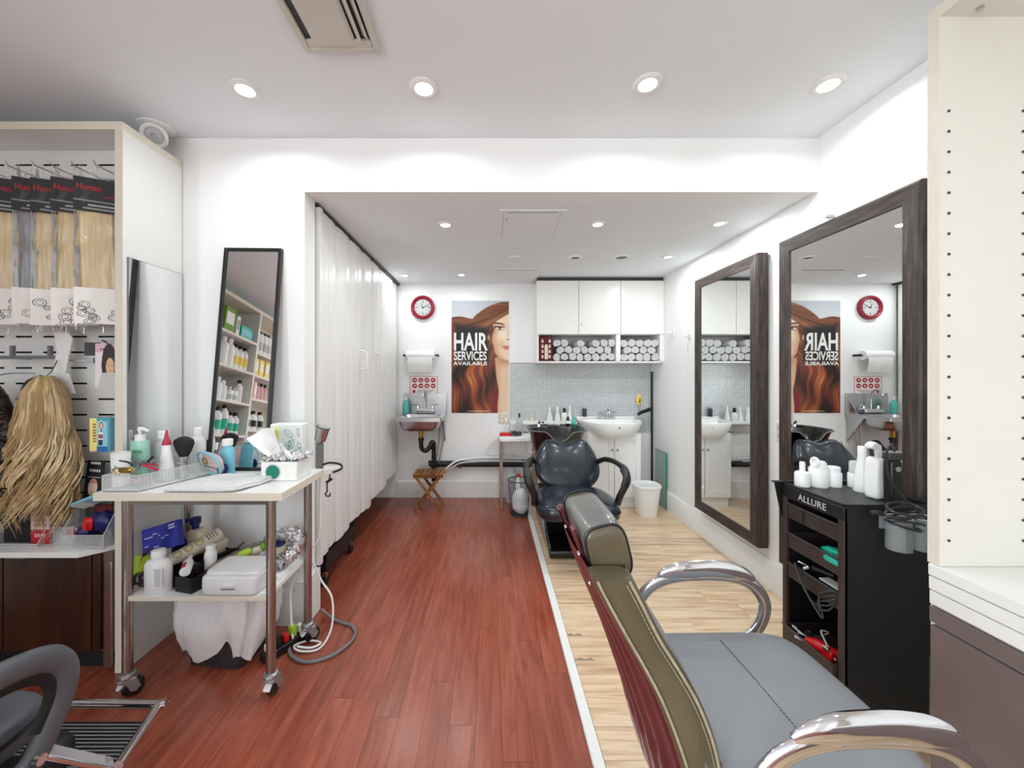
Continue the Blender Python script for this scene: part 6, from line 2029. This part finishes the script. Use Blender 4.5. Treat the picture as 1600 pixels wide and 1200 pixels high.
# blue box
nb_ = thing('blue_box', 'navy blue carton with white print leaning at the back of the lower shelf', 'box', (-1.487, 1.730, LZ2 + .175), rot=(R(-14), R(-17), 0))
def navy_ink(U, V):
    b = np.zeros(U.shape + (3,)) + rgb('#1d2794')
    for i, (u0, u1, v) in enumerate(((.06, .30, .62), (.30, .42, .70), (.46, .50, .60), (.06, .16, .30), (.30, .44, .20), (.52, .60, .46), (.62, .72, .52))):
        b[(U > u0) & (U < u1) & (np.abs(V - v) < .018)] = rgb('#cfd3ee')
    m = (U > .74) & (U < .92) & (V > .74) & (V < .90)
    b[m] = rgb('#dfe2f2')
    b[m & (np.abs(V - .82) < .03)] = rgb('#5a62b4')
    return b
MB().box(-.085, .085, .001, .03, -.055, .055).build('carton', 'navy', nb_)
ink_sheet('print', .17, .11, 90, 60, navy_ink, nb_, X=Matrix.Translation((0, 0, -.055)))
bl2 = thing('blue_sleeve', 'dark blue round container beside the navy carton', 'container', (-1.478, 1.835, LZ2))
MB().lathe([(0, 0), (.034, 0), (.036, .006), (.036, .125), (0, .13)], n=22).build('body', 'navydk', bl2)
cs = thing('cream_bottle', 'cream bottle with dark blue trigger cap on the lower shelf by the back leg', 'bottle', (-1.420, 1.862, LZ2))
MB().sell((0, 0, .080), (.055, .035, .085), .45, .6, 26, 14, fn=lambda p: Vector((p.x * (1 - .25 * max(0, p.z / .085)), p.y, p.z))).build('body', 'beige', cs)
MB().lathe([(.016, .16), (.016, .185), (.024, .188), (.024, .215), (0, .222)], (-.01, 0, 0), n=18).box(-.052, -.01, -.010, .010, .196, .214).build('trigger_cap', 'navydk', cs)
tb2 = thing('cream_tub', 'low cream tub beside the cream trigger bottle', 'tub', (-1.345, 1.880, LZ2))
MB().lathe([(0, 0), (.045, 0), (.050, .08), (.052, .09), (0, .095)], n=24).build('body', 'beige', tb2)
rl2 = thing('printed_roll', 'long rolled pack with printed ring pattern lying across the lower shelf', 'roll', (-1.405, 1.775, LZ2 + .085))
RX = Matrix.Rotation(R(58), 4, 'Z') @ Matrix.Rotation(R(-16), 4, 'Y')
def roll_ink_part():
    n, L = 40, .29
    r = .031
    verts, cols, faces = [], [], []
    nx = 150
    for i in range(nx):
        x = -L / 2 + L * i / (nx - 1)
        for j in range(n):
            a = 2 * math.pi * j / n
            verts.append(RX @ Vector((x, r * math.cos(a), r * math.sin(a))))
            s = r * (((a - R(125) + math.pi) % (2 * math.pi)) - math.pi)
            c = (.85, .81, .72)
            for m in range(3):
                d = math.hypot(x - (-.035 + m * .044), s)
                if abs(d - .016) < .0022: c = (.55, .53, .30)
                elif d < .010: c = (.80, .80, .52)
                if abs(d - .009) < .0012: c = (.45, .45, .35)
            if x > .085 and abs(s) < .018 and int((x - .085) / .006) % 2 == 0 and x < .135: c = (.50, .46, .42)
            if abs(abs(s) - .022) < .001: c = (.62, .58, .50)
            cols.append(lin(c))
    for i in range(nx - 1):
        for j in range(n):
            faces.append((i * n + j, (i + 1) * n + j, (i + 1) * n + (j + 1) % n, i * n + (j + 1) % n))
    faces.append(tuple(range(n))); faces.append(tuple((nx - 1) * n + j for j in reversed(range(n))))
    me = bpy.data.meshes.new('sleeve')
    me.from_pydata([tuple(v) for v in verts], [], faces)
    ca = me.color_attributes.new('Ink', 'FLOAT_COLOR', 'POINT')
    ca.data.foreach_set('color', np.array(cols, dtype=np.float32).ravel())
    me.materials.append(M['print'])
    me.polygons.foreach_set('use_smooth', [True] * len(faces))
    o = bpy.data.objects.new('sleeve', me)
    col.objects.link(o); o.parent = rl2
roll_ink_part()
MB().sell(RX @ Vector((-.165, 0, 0)), (.03, .026, .026), .7, .7, 16, 10, fn=lambda p: p).build('twisted_end', 'bag', rl2)
lf = thing('wipes_pack', 'lime green soft pack at the left end of the lower shelf', 'package', (-1.495, 1.690, LZ2 + .085))
MB().sell((0, 0, 0), (.040, .03, .055), .6, .5, 22, 12, X=Matrix.Rotation(R(22), 4, 'Y')).build('pouch', 'bag', lf)
MB().prism([(-.03, -.03), (.01, -.02), (.055, .052), (.0, .040)], 1, -.036, -.032).prism([(-.042, -.05), (-.036, .045), (-.005, .045), (-.025, -.02)], 1, -.036, -.033).build('leaf_print', 'green', lf)
dkb = thing('dark_box', 'dark brown box under the lime green pack on the lower shelf', 'box', (-1.470, 1.70, LZ2))
MB().box(-.035, .04, -.06, .09, .0005, .055).build('carton', 'brownplast', dkb, bevel=.003)
gpk = thing('glove_pack', 'clear pack with lime green oval print lying diagonally on the lower shelf', 'package', (-1.165, 1.775, LZ2 + .062), rot=(0, R(-18), R(26)))
MB().sell((0, 0, 0), (.125, .035, .030), .6, .35, 30, 12).build('pouch', 'bag', gpk)
MB().sell((0, 0, -.002), (.118, .030, .025), .6, .35, 30, 12).build('gloves', 'beige', gpk)
MB().sell((.035, -.024, .014), (.034, .012, .020), .9, .9, 22, 12).build('green_oval', 'green', gpk)
MB().sell((.108, -.016, .006), (.012, .018, .020), .9, .9, 14, 10).build('green_end', 'greendk', gpk)
cmb = thing('black_combs', 'black folded towel and comb at the back of the lower shelf', 'comb', (-1.215, 1.865, LZ2))
MB().box(-.06, .07, -.03, .03, .0005, .045).build('cloth', 'black', cmb, bevel=.01)
MB().bar((-.03, -.015, .05), (.02, -.01, .095), .03, .008).build('comb', 'dkgrey', cmb)
wx = thing('white_case', 'white plastic lidded case with moulded handle at the front of the lower shelf', 'box', (-1.075, 1.655, LZ2))
MB().sell((0, 0, .042), (.118, .085, .042), .25, .25, 36, 14).build('case', 'milky', wx)
MB().sell((0, .01, .079), (.112, .075, .014), .3, .25, 36, 10).build('lid', 'whitep', wx)
MB().bar((-.030, -.088, .048), (.036, -.088, .052), .008, .010).build('handle', 'whitep', wx, bevel=.002)
MB().bar((-.024, -.088, .032), (.030, -.088, .034), .003, .004).build('groove', 'grey', wx)
fo = thing('foil_ring', 'crumpled foil wrapped ring with beige centre on the lower shelf', 'foil', (-1.005, 1.825, LZ2 + .082), rot=(R(34), R(-10), 0))
rf = random.Random(5)
fm = MB()
nu_, nv_ = 90, 22
def foil(u, v):
    a, b = 2 * math.pi * u, 2 * math.pi * v
    j = .006 * math.sin(37 * u * 6.28 + 9 * v) + .005 * math.sin(23 * v * 6.28 + 31 * u * 6.28) + .004 * math.sin(61 * u * 6.28 - 17 * v * 6.28)
    rr0 = .034 + j
    return Vector(((.082 + rr0 * math.cos(b)) * math.cos(a), (.082 + rr0 * math.cos(b)) * math.sin(a) * .95, rr0 * math.sin(b) * .9))
fm.grid(foil, nu_, nv_, cu=True, cv=True)
fm.build('foil', 'foil', fo, ang=15)
MB().lathe([(0, -.012), (.05, -.012), (.05, -.006), (0, -.004)], n=24).build('centre', 'beige', fo)
MB().sell((-.008, .026, .0), (.030, .016, .008), .9, .9, 16, 8).build('dark_opening', 'navydk', fo)
pd = thing('white_pad', 'white paper pad under the foil ring on the lower shelf', 'paper', (-.985, 1.80, LZ2))
MB().box(-.055, .05, -.10, .10, .0008, .010).box(-.05, .048, -.098, .095, .010, .016).build('sheets', 'paper', pd, bevel=.002)
cbx = thing('beige_carton', 'flat beige carton under the green pack on the lower shelf', 'box', (-1.085, 1.795, LZ2))
MB().box(-.06, .04, -.045, .08, .0006, .022).build('carton', 'beige', cbx, bevel=.002)

# ---------------------------------------------------------------- on the trolley's top
tray = thing('acrylic_tray', 'long clear acrylic tray with ribbed side on the trolley table', 'tray', (-1.475, 1.715, TT))
TX = Matrix.Rotation(R(0), 4, 'Z')
w, d, h = .19, .30, .055
tq = MB().box(-.098, .030, -.145, .205, .0006, .003)
tq.build('bottom', 'glass', tray)
pA, pB, pC, pD = (-.110, -.145), (.040, -.145), (.145, .155), (-.098, .205)
for a, b, nm_ in ((pA, pB, 'front'), (pB, pC, 'side'), (pC, pD, 'back'), (pD, pA, 'side')):
    MB().bar((a[0], a[1], .034), (b[0], b[1], .034), .003, .062).build(nm_, 'glass', tray)
    MB().bar((a[0], a[1], .0665), (b[0], b[1], .0665), .004, .004).build('rim', 'ltgrey', tray)
for p in (pA, pB):
    MB().bar((p[0], p[1], .001), (p[0], p[1], .067), .004, .004).build('corner_edge', 'ltgrey', tray)
MB().bar((pA[0], pA[1], .002), (pB[0], pB[1], .002), .003, .003).bar((pB[0], pB[1], .002), (pC[0], pC[1], .002), .003, .003).build('base_edge', 'grey', tray)
rb_ = MB()
for k in range(24):
    t = .06 + .82 * k / 24
    x, y = pB[0] + (pC[0] - pB[0]) * t, pB[1] + (pC[1] - pB[1]) * t
    rb_.bar((x, y, .020), (x, y, .063), .0028, .0028)
rb_.build('ribs', 'ltgrey', tray)
nut = MB()
rn = random.Random(2)
for k in range(9):
    c = Vector((-.04 + .05 * rn.random() - .01, -.11 + .05 * rn.random(), .012 + .012 * rn.random()))
    a = rn.uniform(0, 6.28)
    nut.bar(c, c + Vector((.035 * math.cos(a), .03 * math.sin(a), .01)), .007, .004)
tag(nut.build('hair_clips', 'pink', loc=(-1.475, 1.715, TT + .004)), 'pink and beige hair clips inside the acrylic tray', 'hair clip', kind='stuff')

bottle('lotion_bottle', 'mint green pump lotion bottle in the acrylic tray by the frameless mirror', 'bottle', (-1.582, 1.735, TT + .004), .040, .178, 'square', 'mint', 'whitep', .058, .016, sx=1.0, sy=.62, pump=True, lab=(.15, .62), labcol='mint')
text_part('lettering', 'LOTION', .019, 'tealdk', [o for o in col.objects if o.name.startswith('lotion_bottle')][0], (0, -.0275, .125), (R(90), 0, 0), .0003, .92, 0)
bottle('lotion_bottle', 'clear and white flip-cap bottle beside the mint pump bottle', 'bottle', (-1.545, 1.815, TT + .004), .034, .175, 'round', 'milky', 'whitep', .035, .022, sy=.7)
bottle('applicator_bottle', 'white applicator bottle with raspberry nozzle in the acrylic tray', 'bottle', (-1.462, 1.735, TT + .004), .031, .160, 'cone', 'whitep', None, .040, .016)
MB().lathe([(.017, .158), (.017, .168), (.010, .185), (.004, .225), (0, .226)], n=16).build('nozzle', 'magenta', [o for o in col.objects if o.get('label', '').startswith('white applicator bottle with raspberry')][0])
nz = thing('white_cup', 'white speckled cup at the left end of the acrylic tray', 'cup', (-1.592, 1.655, TT + .004))
MB().lathe([(0, 0), (.028, 0), (.034, .140), (.032, .140), (.027, .004), (0, .004)], n=24).build('body', 'whitep', nz)
for k in range(7):
    a = -2.4 + k * .35
    MB().cyl((.0325 * math.cos(a), .0325 * math.sin(a), .05 + .012 * (k % 4)), (.0335 * math.cos(a), .0335 * math.sin(a), .05 + .012 * (k % 4)), .003, n=8).build('spot', 'dkgrey', nz)
gl = thing('gold_clip', 'gold framed hair clip lying over the front of the acrylic tray', 'hair clip', (-1.530, 1.602, TT + .080))
MB().tube([(.040 * math.copysign(abs(math.cos(a)) ** .5, math.cos(a)), .004 * math.sin(3 * a), .010 * math.copysign(abs(math.sin(a)) ** .5, math.sin(a))) for a in [2 * math.pi * k / 32 for k in range(32)]], .0035, 8, closed=True).build('frame', 'gold', gl)
MB().sell((.004, .004, 0), (.030, .006, .009), .8, .8, 18, 8).build('filling', 'gold', gl)
st2 = MB()
for k in range(12):
    a = rn.uniform(0, 3.14)
    c = Vector((-.05 + .10 * rn.random(), -.03 + .06 * rn.random(), .062 + .02 * rn.random()))
    st2.tube([c, c + Vector((.035 * math.cos(a), .02 * math.sin(a), .012)), c + Vector((.06 * math.cos(a), .035 * math.sin(a), .004))], .0035, 6)
tag(st2.build('hair_grips', 'grey', loc=(-1.500, 1.66, TT + .012)), 'jumble of grey hair grips lying in the acrylic tray', 'hair grip', kind='stuff')
st3 = MB().tube([(0, 0, .0), (.045, -.008, -.012), (.075, -.01, -.020)], .005, 8).tube([(.01, .012, .0), (.055, .01, -.005)], .004, 8)
tag(st3.build('pink_comb', 'magenta', loc=(-1.485, 1.640, TT + .095)), 'raspberry pink clip on top of the grey grips', 'hair clip')
tag(MB().tube([(0, 0, 0), (.018, 0, .022), (.032, 0, .034)], [.005, .004, .006], 8).build('black_brush', 'black', loc=(-1.490, 1.66, TT + .09)), 'small black brush handle sticking up from the grips', 'brush')
tag(MB().tube([(0, 0, 0), (.035, 0, -.006), (.055, 0, -.018)], [.003, .004, .004], 8).build('black_tweezers', 'black', loc=(-1.560, 1.615, TT + .118)), 'black tweezers leaning on the white speckled cup', 'tweezers')
bbr = thing('powder_brush', 'large black flared powder brush with chrome handle in the acrylic tray', 'brush', (-1.412, 1.770, TT + .003))
MB().lathe([(0, 0), (.016, 0), (.018, .03), (.014, .085), (.020, .10)], n=18, cap=True).build('handle', 'chrome', bbr)
MB().lathe([(.019, .098), (.034, .125), (.046, .160), (.042, .176), (.022, .188), (0, .192)], n=28, sy=.6).build('bristles', 'rubber', bbr)
gj = thing('perfume_jar', 'small amber glass jar with gold lid beside the powder brush', 'jar', (-1.462, 1.815, TT + .003))
MB().lathe([(0, 0), (.019, 0), (.021, .006), (.021, .036), (.014, .042)], n=20).build('glass', 'gold', gj)
MB().lathe([(.016, .042), (.016, .058), (0, .060)], n=18).build('lid', 'beige', gj)
oc = thing('oval_case', 'clear oval case with light blue rim leaning at the end of the tray', 'case', (-1.318, 1.800, TT + .062), rot=(R(14), R(6), R(-24)))
ov = [(.082 * math.copysign(abs(math.cos(a)) ** .62, math.cos(a)), .052 * math.copysign(abs(math.sin(a)) ** .62, math.sin(a))) for a in [2 * math.pi * k / 48 for k in range(48)]]
MB().tube([(p[0], 0, p[1]) for p in ov], .005, 8, closed=True).build('rim', 'skyblue', oc)
MB().prism(ov, 1, -.002, .012).build('cover', 'glass', oc)
MB().prism([(p[0] * .9, p[1] * .85) for p in ov], 1, .013, .022).build('contents', 'pink', oc)
MB().tube([(-.02 + .016 * math.cos(2 * math.pi * k / 16), -.006, .012 + .016 * math.sin(2 * math.pi * k / 16)) for k in range(16)], .003, 6, closed=True).build('ring', 'brass', oc)
MB().bar((-.075, -.004, -.018), (.075, -.004, -.012), .002, .003).build('divider', 'dkgrey', oc)
bottle('shampoo_bottle', 'light blue shampoo bottle with white cap before the leaning black mirror', 'bottle', (-1.262, 1.845, TT), .034, .140, 'round', 'skyblue', 'whitep', .030, .022, sy=.62)
MBx = thing('flat_brush', 'dark navy round lid leaning against the light blue bottle', 'lid', (-1.255, 1.805, TT + .032), rot=(R(72), 0, 0))
MB().lathe([(0, 0), (.022, 0), (.026, .004), (.024, .010), (0, .012)], n=24, sy=1.1).build('disc', 'navydk', MBx)
bottle('shampoo_bottle', 'white bottle behind the powder brush against the front wall', 'bottle', (-1.440, 1.895, TT), .032, .185, 'round', 'whitep', 'whitep', .035, .020)
dkp = thing('hand_mirror', 'dark grey box leaning beside the leaning black mirror', 'box', (-1.452, 1.955, TT))
MB().box(-.030, .024, -.015, .015, 0, .145).build('carton', 'dkgrey', dkp, bevel=.003)
MB().box(-.028, .010, -.018, -.015, .06, .135).build('front_label', 'black', dkp)
twl = thing('folded_towel', 'white folded towel lying flat on the trolley table', 'towel', (-1.150, 1.665, TT))
def tw_fn(p):
    return Vector((p.x + .09 * p.y / .1 * .35, p.y, p.z + .0025 * math.sin(p.x * 30) * math.cos(p.y * 40)))
MB().sell((0, 0, .011), (.155, .112, .0105), .5, .22, 56, 12, fn=tw_fn).build('fold', 'towel', twl)
MB().sell((.005, .003, .020), (.148, .105, .006), .5, .22, 56, 10, fn=tw_fn).build('upper_fold', 'towel', twl)

# tissue box with foil on top
tbx = thing('tissue_box', 'white tissue box with round green emblem and a pulled tissue', 'tissue box', (-.950, 1.797, TT))
MB().prism([(-.082, 0), (.082, 0), (.082, .086), (-.082, .086)], 1, -.072, .070).build('carton', 'label', tbx, bevel=.006)
MB().lathe([(0, .0), (.030, .0), (.030, .002), (0, .002)], n=32, X=Matrix.Translation((-.026, -.072, .042)) @ Matrix.Rotation(R(90), 4, 'X')).build('green_emblem', 'tealdk', tbx)
MB().tube([(-.026 + .0325 * math.cos(2 * math.pi * k / 32), -.0735, .042 + .0325 * math.sin(2 * math.pi * k / 32)) for k in range(32)], .0024, 6, closed=True).build('emblem_ring', 'ltgrey', tbx)
def tis(u, v):
    a = -.5 + u
    return Vector((-.030 - .085 * v * (1 - .2 * abs(a)) + .11 * a * (.30 + .9 * v), -.02 + .03 * math.sin(5 * a + v * 2) * (1 - v * .3), .090 + .120 * v + .055 * (a + .3) * v - .03 * abs(a) * v))
MB().grid(tis, 24, 14).build('tissue', 'paper', tbx)
MB().grid(lambda u, v: Vector((-.035 + .085 * u - .02 * v, -.03 + .02 * math.sin(6 * u), .090 + .075 * v * math.sin(math.pi * (.15 + .7 * u)))), 16, 10).build('tissue', 'paper', tbx)
fl = thing('foil_sheet', 'crumpled silver foil sheet lying over the tissue box', 'foil', (-.945, 1.80, TT + .087))
def foil2(u, v):
    x, y = -.085 + .178 * u, -.072 + .145 * v
    z = .010 + .006 * math.sin(31 * u + 9 * v) + .005 * math.sin(43 * v - 17 * u) + .004 * math.sin(71 * u + 53 * v) + .020 * math.sin(math.pi * u) * math.sin(math.pi * v)
    return Vector((x + .004 * math.sin(40 * v), y + .004 * math.sin(37 * u), max(.002, z)))
MB().grid(foil2, 46, 40).build('sheet', 'foil', fl, ang=12)
tx2 = thing('tissue_box', 'tall white tissue box with green floral print behind the foil', 'tissue box', (-1.003, 1.885, TT))
def floral(U, V):
    b = np.zeros(U.shape + (3,)) + rgb('#eef3f0')
    r = np.random.RandomState(4)
    for _ in range(16):
        cx, cy, q, a = r.uniform(.25, 1), r.uniform(.05, .85), r.uniform(.07, .15), r.uniform(0, 3.1)
        dx, dy = (U - cx) * math.cos(a) + (V - cy) * math.sin(a), -(U - cx) * math.sin(a) + (V - cy) * math.cos(a)
        d = np.hypot(dx, dy * 2.2)
        b[np.abs(d - q) < .013] = rgb('#6fa48f')
        b[(d < q * .5) & (dy > 0)] = rgb('#a8d2c2')
    m = (U < .30) & (V > .66) & (V < .96)
    b[m] = rgb('#eef0b0'); b[m & (np.hypot(U - .16, (V - .80)) < .09)] = rgb('#d4d860')
    return b
MB().box(-.078, .078, .0008, .07, 0, .235).build('carton', 'label', tx2, bevel=.004)
ink_sheet('print', 0.152, .23, 110, 150, floral, tx2, X=Matrix.Translation((0, 0, .002)))

# lamp on a clamp and the small side bracket behind the trolley
brk = thing('side_bracket', 'small white shelf bracket fixed at the curtain end beside the trolley', 'bracket', (-.878, 1.985, 0))
MB().prism([(-.035, 1.945), (.030, 1.945), (.085, 2.03), (.085, 2.04), (-.035, 2.04)], 2, .815, .842).build('board', 'board', brk, shift=(0, 1.985, 0), bevel=.002)
clp = MB().tube(crm([(.045, .010, .812), (.045, .005, .79), (.038, .0, .775), (.034, .0, .755), (.034, .0, .725), (.026, .0, .712), (.034, .0, .700), (.048, .0, .702), (.050, .0, .715)], 5), .004, 8)
clp.bar((.030, .0, .770), (.060, .0, .790), .008, .014)
clp.build('clamp_screw', 'dkgrey', brk)
lmp = thing('clamp_lamp', 'grey clamp lamp with silver cup head at the end of the trolley', 'lamp', (-.880, 1.985, .842))
MB().box(-.016, .016, -.012, .012, .0, .130).build('stem', 'grey', lmp, bevel=.004)
MB().box(-.014, .014, -.010, .010, .13, .152).build('joint', 'black', lmp, bevel=.004)
MB().cyl((.0, 0, .148), (.022, -.010, .215), .028, .032, 24).cyl((-.008, .004, .130), (.0, 0, .150), .012, .026, 18).build('head', 'inox', lmp)
MB().tube([(.022 + .0315 * math.cos(2 * math.pi * k / 24) * .95, -.010 + .0315 * math.sin(2 * math.pi * k / 24), .215 - .0315 * math.cos(2 * math.pi * k / 24) * .31) for k in range(24)], .003, 6, closed=True).build('head_rim', 'dkgrey', lmp)
MB().tube(crm([(.012, 0, .02), (.06, -.02, .035), (.115, -.03, .030), (.130, -.05, .012), (.095, -.075, .0)], 6), .0055, 8).build('cable', 'black', lmp)

# ---------------------------------------------------------------- two mirrors by the trolley
fmx = thing('frameless_mirror', 'frameless wall mirror on the side panel of the display bay', 'mirror', (-1.637, 1.884, .872))
MB().box(.0005, .005, -.150, .150, 0, .986).build('glass', 'mirror', fmx, smooth=False)
MB().box(.0005, .0045, .150, .1525, 0, .986).box(.0005, .0045, -.1525, -.150, 0, .986).box(.0005, .0045, -.1525, .1525, .986, .9885).build('edge', 'grey', fmx)

lm = thing('leaning_mirror', 'narrow black framed mirror leaning on the wall behind the trolley table', 'mirror', (-1.262, 1.918, TT), rot=(R(-5.8), R(.6), 0))
fw, LW, LH = .016, .302, 1.150
fm_ = MB()
for nm_, x0, x1, z0, z1 in (('frame_stile', -LW / 2, -LW / 2 + fw, 0, LH), ('frame_stile', LW / 2 - fw, LW / 2, 0, LH), ('frame_rail', -LW / 2 + fw, LW / 2 - fw, 0, fw), ('frame_rail', -LW / 2 + fw, LW / 2 - fw, LH - fw, LH)):
    MB().box(x0, x1, -.014, .008, z0, z1).build(nm_, 'black', lm, bevel=.002)
MB().box(-LW / 2 + fw - .003, LW / 2 - fw + .003, -.006, -.001, fw - .003, LH - fw + .003).build('glass', 'mirror', lm, smooth=False)

# ================================================================ PRODUCT RACK (seen in the leaning mirror)
RXF, RXB = -2.50, -2.798
rk = thing('product_rack', 'white product rack with cream edges reflected in the leaning mirror', 'shelf unit', (-2.65, 0, 0))
S = (-2.65, 0, 0)
y0, ym, y1 = -1.10, -.113, .88
for yy in (y0, ym, y1):
    MB().box(RXB, RXF - .004, yy - .015, yy + .015, 0, 2.42).build('upright', 'board', rk, shift=S)
    MB().box(RXF - .004, RXF, yy - .015, yy + .015, 0, 2.42).build('edge_band', 'cream', rk, shift=S)
MB().box(RXB, RXF, y0 - .015, y1 + .015, 2.42, 2.457).build('top_board', 'cream', rk, shift=S)
MB().box(RXB, RXB + .006, y0, y1, .05, 2.42).build('back_board', 'cream', rk, shift=S)
Z1 = [2.083, 1.757, 1.430, 1.106, .78, .42]
Z2 = [2.00, 1.753, 1.50, 1.174, .85, .42]
for Zs, a, b in ((Z1, ym + .015, y1 - .015), (Z2, y0 + .015, ym - .015)):
    for z in Zs:
        MB().box(RXB + .006, RXF - .004, a, b, z - .024, z).build('shelf', 'board', rk, shift=S)
        MB().box(RXF - .004, RXF, a, b, z - .024, z).build('edge_band', 'cream', rk, shift=S)
SEEN = {}
ORDS = ['first', 'second', 'third', 'fourth', 'fifth', 'sixth', 'seventh', 'eighth']
def prod(y, z, r_, h_2, shape, a, b, lab, group, lc=None, x=-2.575):
    if group:
        SEEN[group] = SEEN.get(group, -1) + 1
        lab = lab + ', ' + ORDS[SEEN[group]] + ' in row'
    bottle('product_bottle', lab, 'bottle', (x, y, z), r_, h_2, shape, a, b, .035, r_ * .5, rz=R(90), lab=(.2, .6) if lc else None, labcol=lc or 'label', group=group)
def pbox(y, z, w, d, h_2, m_, lab, m2='label'):
    t = thing('product_box', lab, 'box', (-2.60, y, z))
    MB().box(-d / 2, d / 2, -w / 2, w / 2, 0, h_2).build('carton', m_, t, bevel=.002)
    MB().box(d / 2, d / 2 + .001, -w / 2 + .015, w / 2 - .015, h_2 * .3, h_2 * .8).build('front_print', m2, t)
pbox(.33, 2.083, .14, .16, .24, 'greendk', 'green and white carton on the top shelf of the product rack')
pbox(.19, 2.083, .05, .14, .20, 'label', 'white carton beside the green one on the rack top shelf', 'grey')
pbox(.04, 2.083, .19, .14, .13, 'teal', 'teal pouch box on the top shelf of the product rack', 'skyblue')
for i, y in enumerate((.58, .50, .42)):
    prod(y, 1.757, .034, .20, 'round', 'whitep', 'black', 'white bottle with orange label and black cap, second rack shelf', 'orange-label bottles', 'yellow')
for i, y in enumerate((.30, .21)):
    prod(y, 1.757, .046, .25, 'round', 'whitep', 'whitep', 'tall plain white bottle on the second rack shelf', 'tall white bottles second shelf')
for i, y in enumerate((.12, .045, -.03)):
    prod(y, 1.757, .036, .22, 'round', 'whitep', 'black', 'white bottle with yellow label on the second rack shelf', 'yellow-label bottles', 'yellow')
for i, y in enumerate((.56, .47, .38, .30, .23)):
    prod(y, 1.430, .038, .235 - .02 * i, 'round', 'whitep', 'whitep', 'white lotion bottle on the third rack shelf', 'white bottles third shelf', 'label' if i % 2 else None)
for i, y in enumerate((.13, .06)):
    prod(y, 1.430, .036, .11, 'square', 'whitep', 'ltgrey', 'short white jar on the third rack shelf', 'short jars third shelf', 'ltgrey')
prod(-.01, 1.430, .036, .20, 'round', 'whitep', 'black', 'white bottle with black cap at the end of the third rack shelf', None)
for i, (y, h_2) in enumerate(((.60, .22), (.52, .22), (.43, .15), (.34, .25), (.25, .22), (.16, .25), (.07, .19), (-.01, .19))):
    prod(y, 1.106, .040, h_2, 'round', 'whitep', 'whitep' if i in (2, 3) else 'black', 'white bottle with teal label on the fourth rack shelf', 'teal-label bottles', 'teal')
for i, y in enumerate((-.18, -.25, -.33, -.40)):
    prod(y, 2.00, .040, .23, 'square', 'whitep', 'black', 'white square bottle at the top of the far rack bay', 'square bottles', 'ltgrey')
for i, y in enumerate((-.20, -.30, -.41)):
    pbox(y, 1.753, .085, .12, .19, 'yellow', ['yellow carton beside the rack upright', 'middle yellow carton in the far rack bay', 'yellow carton at the end of its row in the far rack bay'][i])
for i, y in enumerate((-.17, -.25)):
    pbox(y, 1.50, .06, .10, .19, 'pink', ['pale pink carton beside the rack upright', 'pale pink carton next to the small dark-capped bottles'][i])
for i, y in enumerate((-.32, -.39, -.46)):
    prod(y, 1.50, .028, .16, 'round', 'pink', 'black', 'small pale pink bottle in the far rack bay', 'pale pink bottles')
for i, y in enumerate((-.19, -.30, -.42)):
    prod(y, 1.174, .042, .17, 'round', 'label', 'black', 'white bottle with black label in the far rack bay', 'black-label bottles', 'black')
for i, (y, a, b) in enumerate(((.56, 'pink', 'black'), (.44, 'whitep', 'black'), (.34, 'grey', 'black'), (.24, 'whitep', 'dkgrey'), (.13, 'beige', 'gold'), (.03, 'whitep', 'whitep'))):
    prod(y, .78, .036, .17, 'round', a, b, ['pale pink', 'white black-capped', 'grey', 'white grey-capped', 'beige gold-capped', 'plain white'][i] + ' bottle on the low shelf of the product rack', None)
for i, (y, a, b) in enumerate(((-.19, 'purple', 'magenta'), (-.27, 'whitep', 'tealdk'), (-.35, 'dkgrey', 'black'), (-.43, 'black', 'black'))):
    prod(y, .85, .030, .18, 'round', a, b, ['violet raspberry-capped', 'white teal-capped', 'dark grey', 'black'][i] + ' bottle on the low shelf of the far rack bay', None)
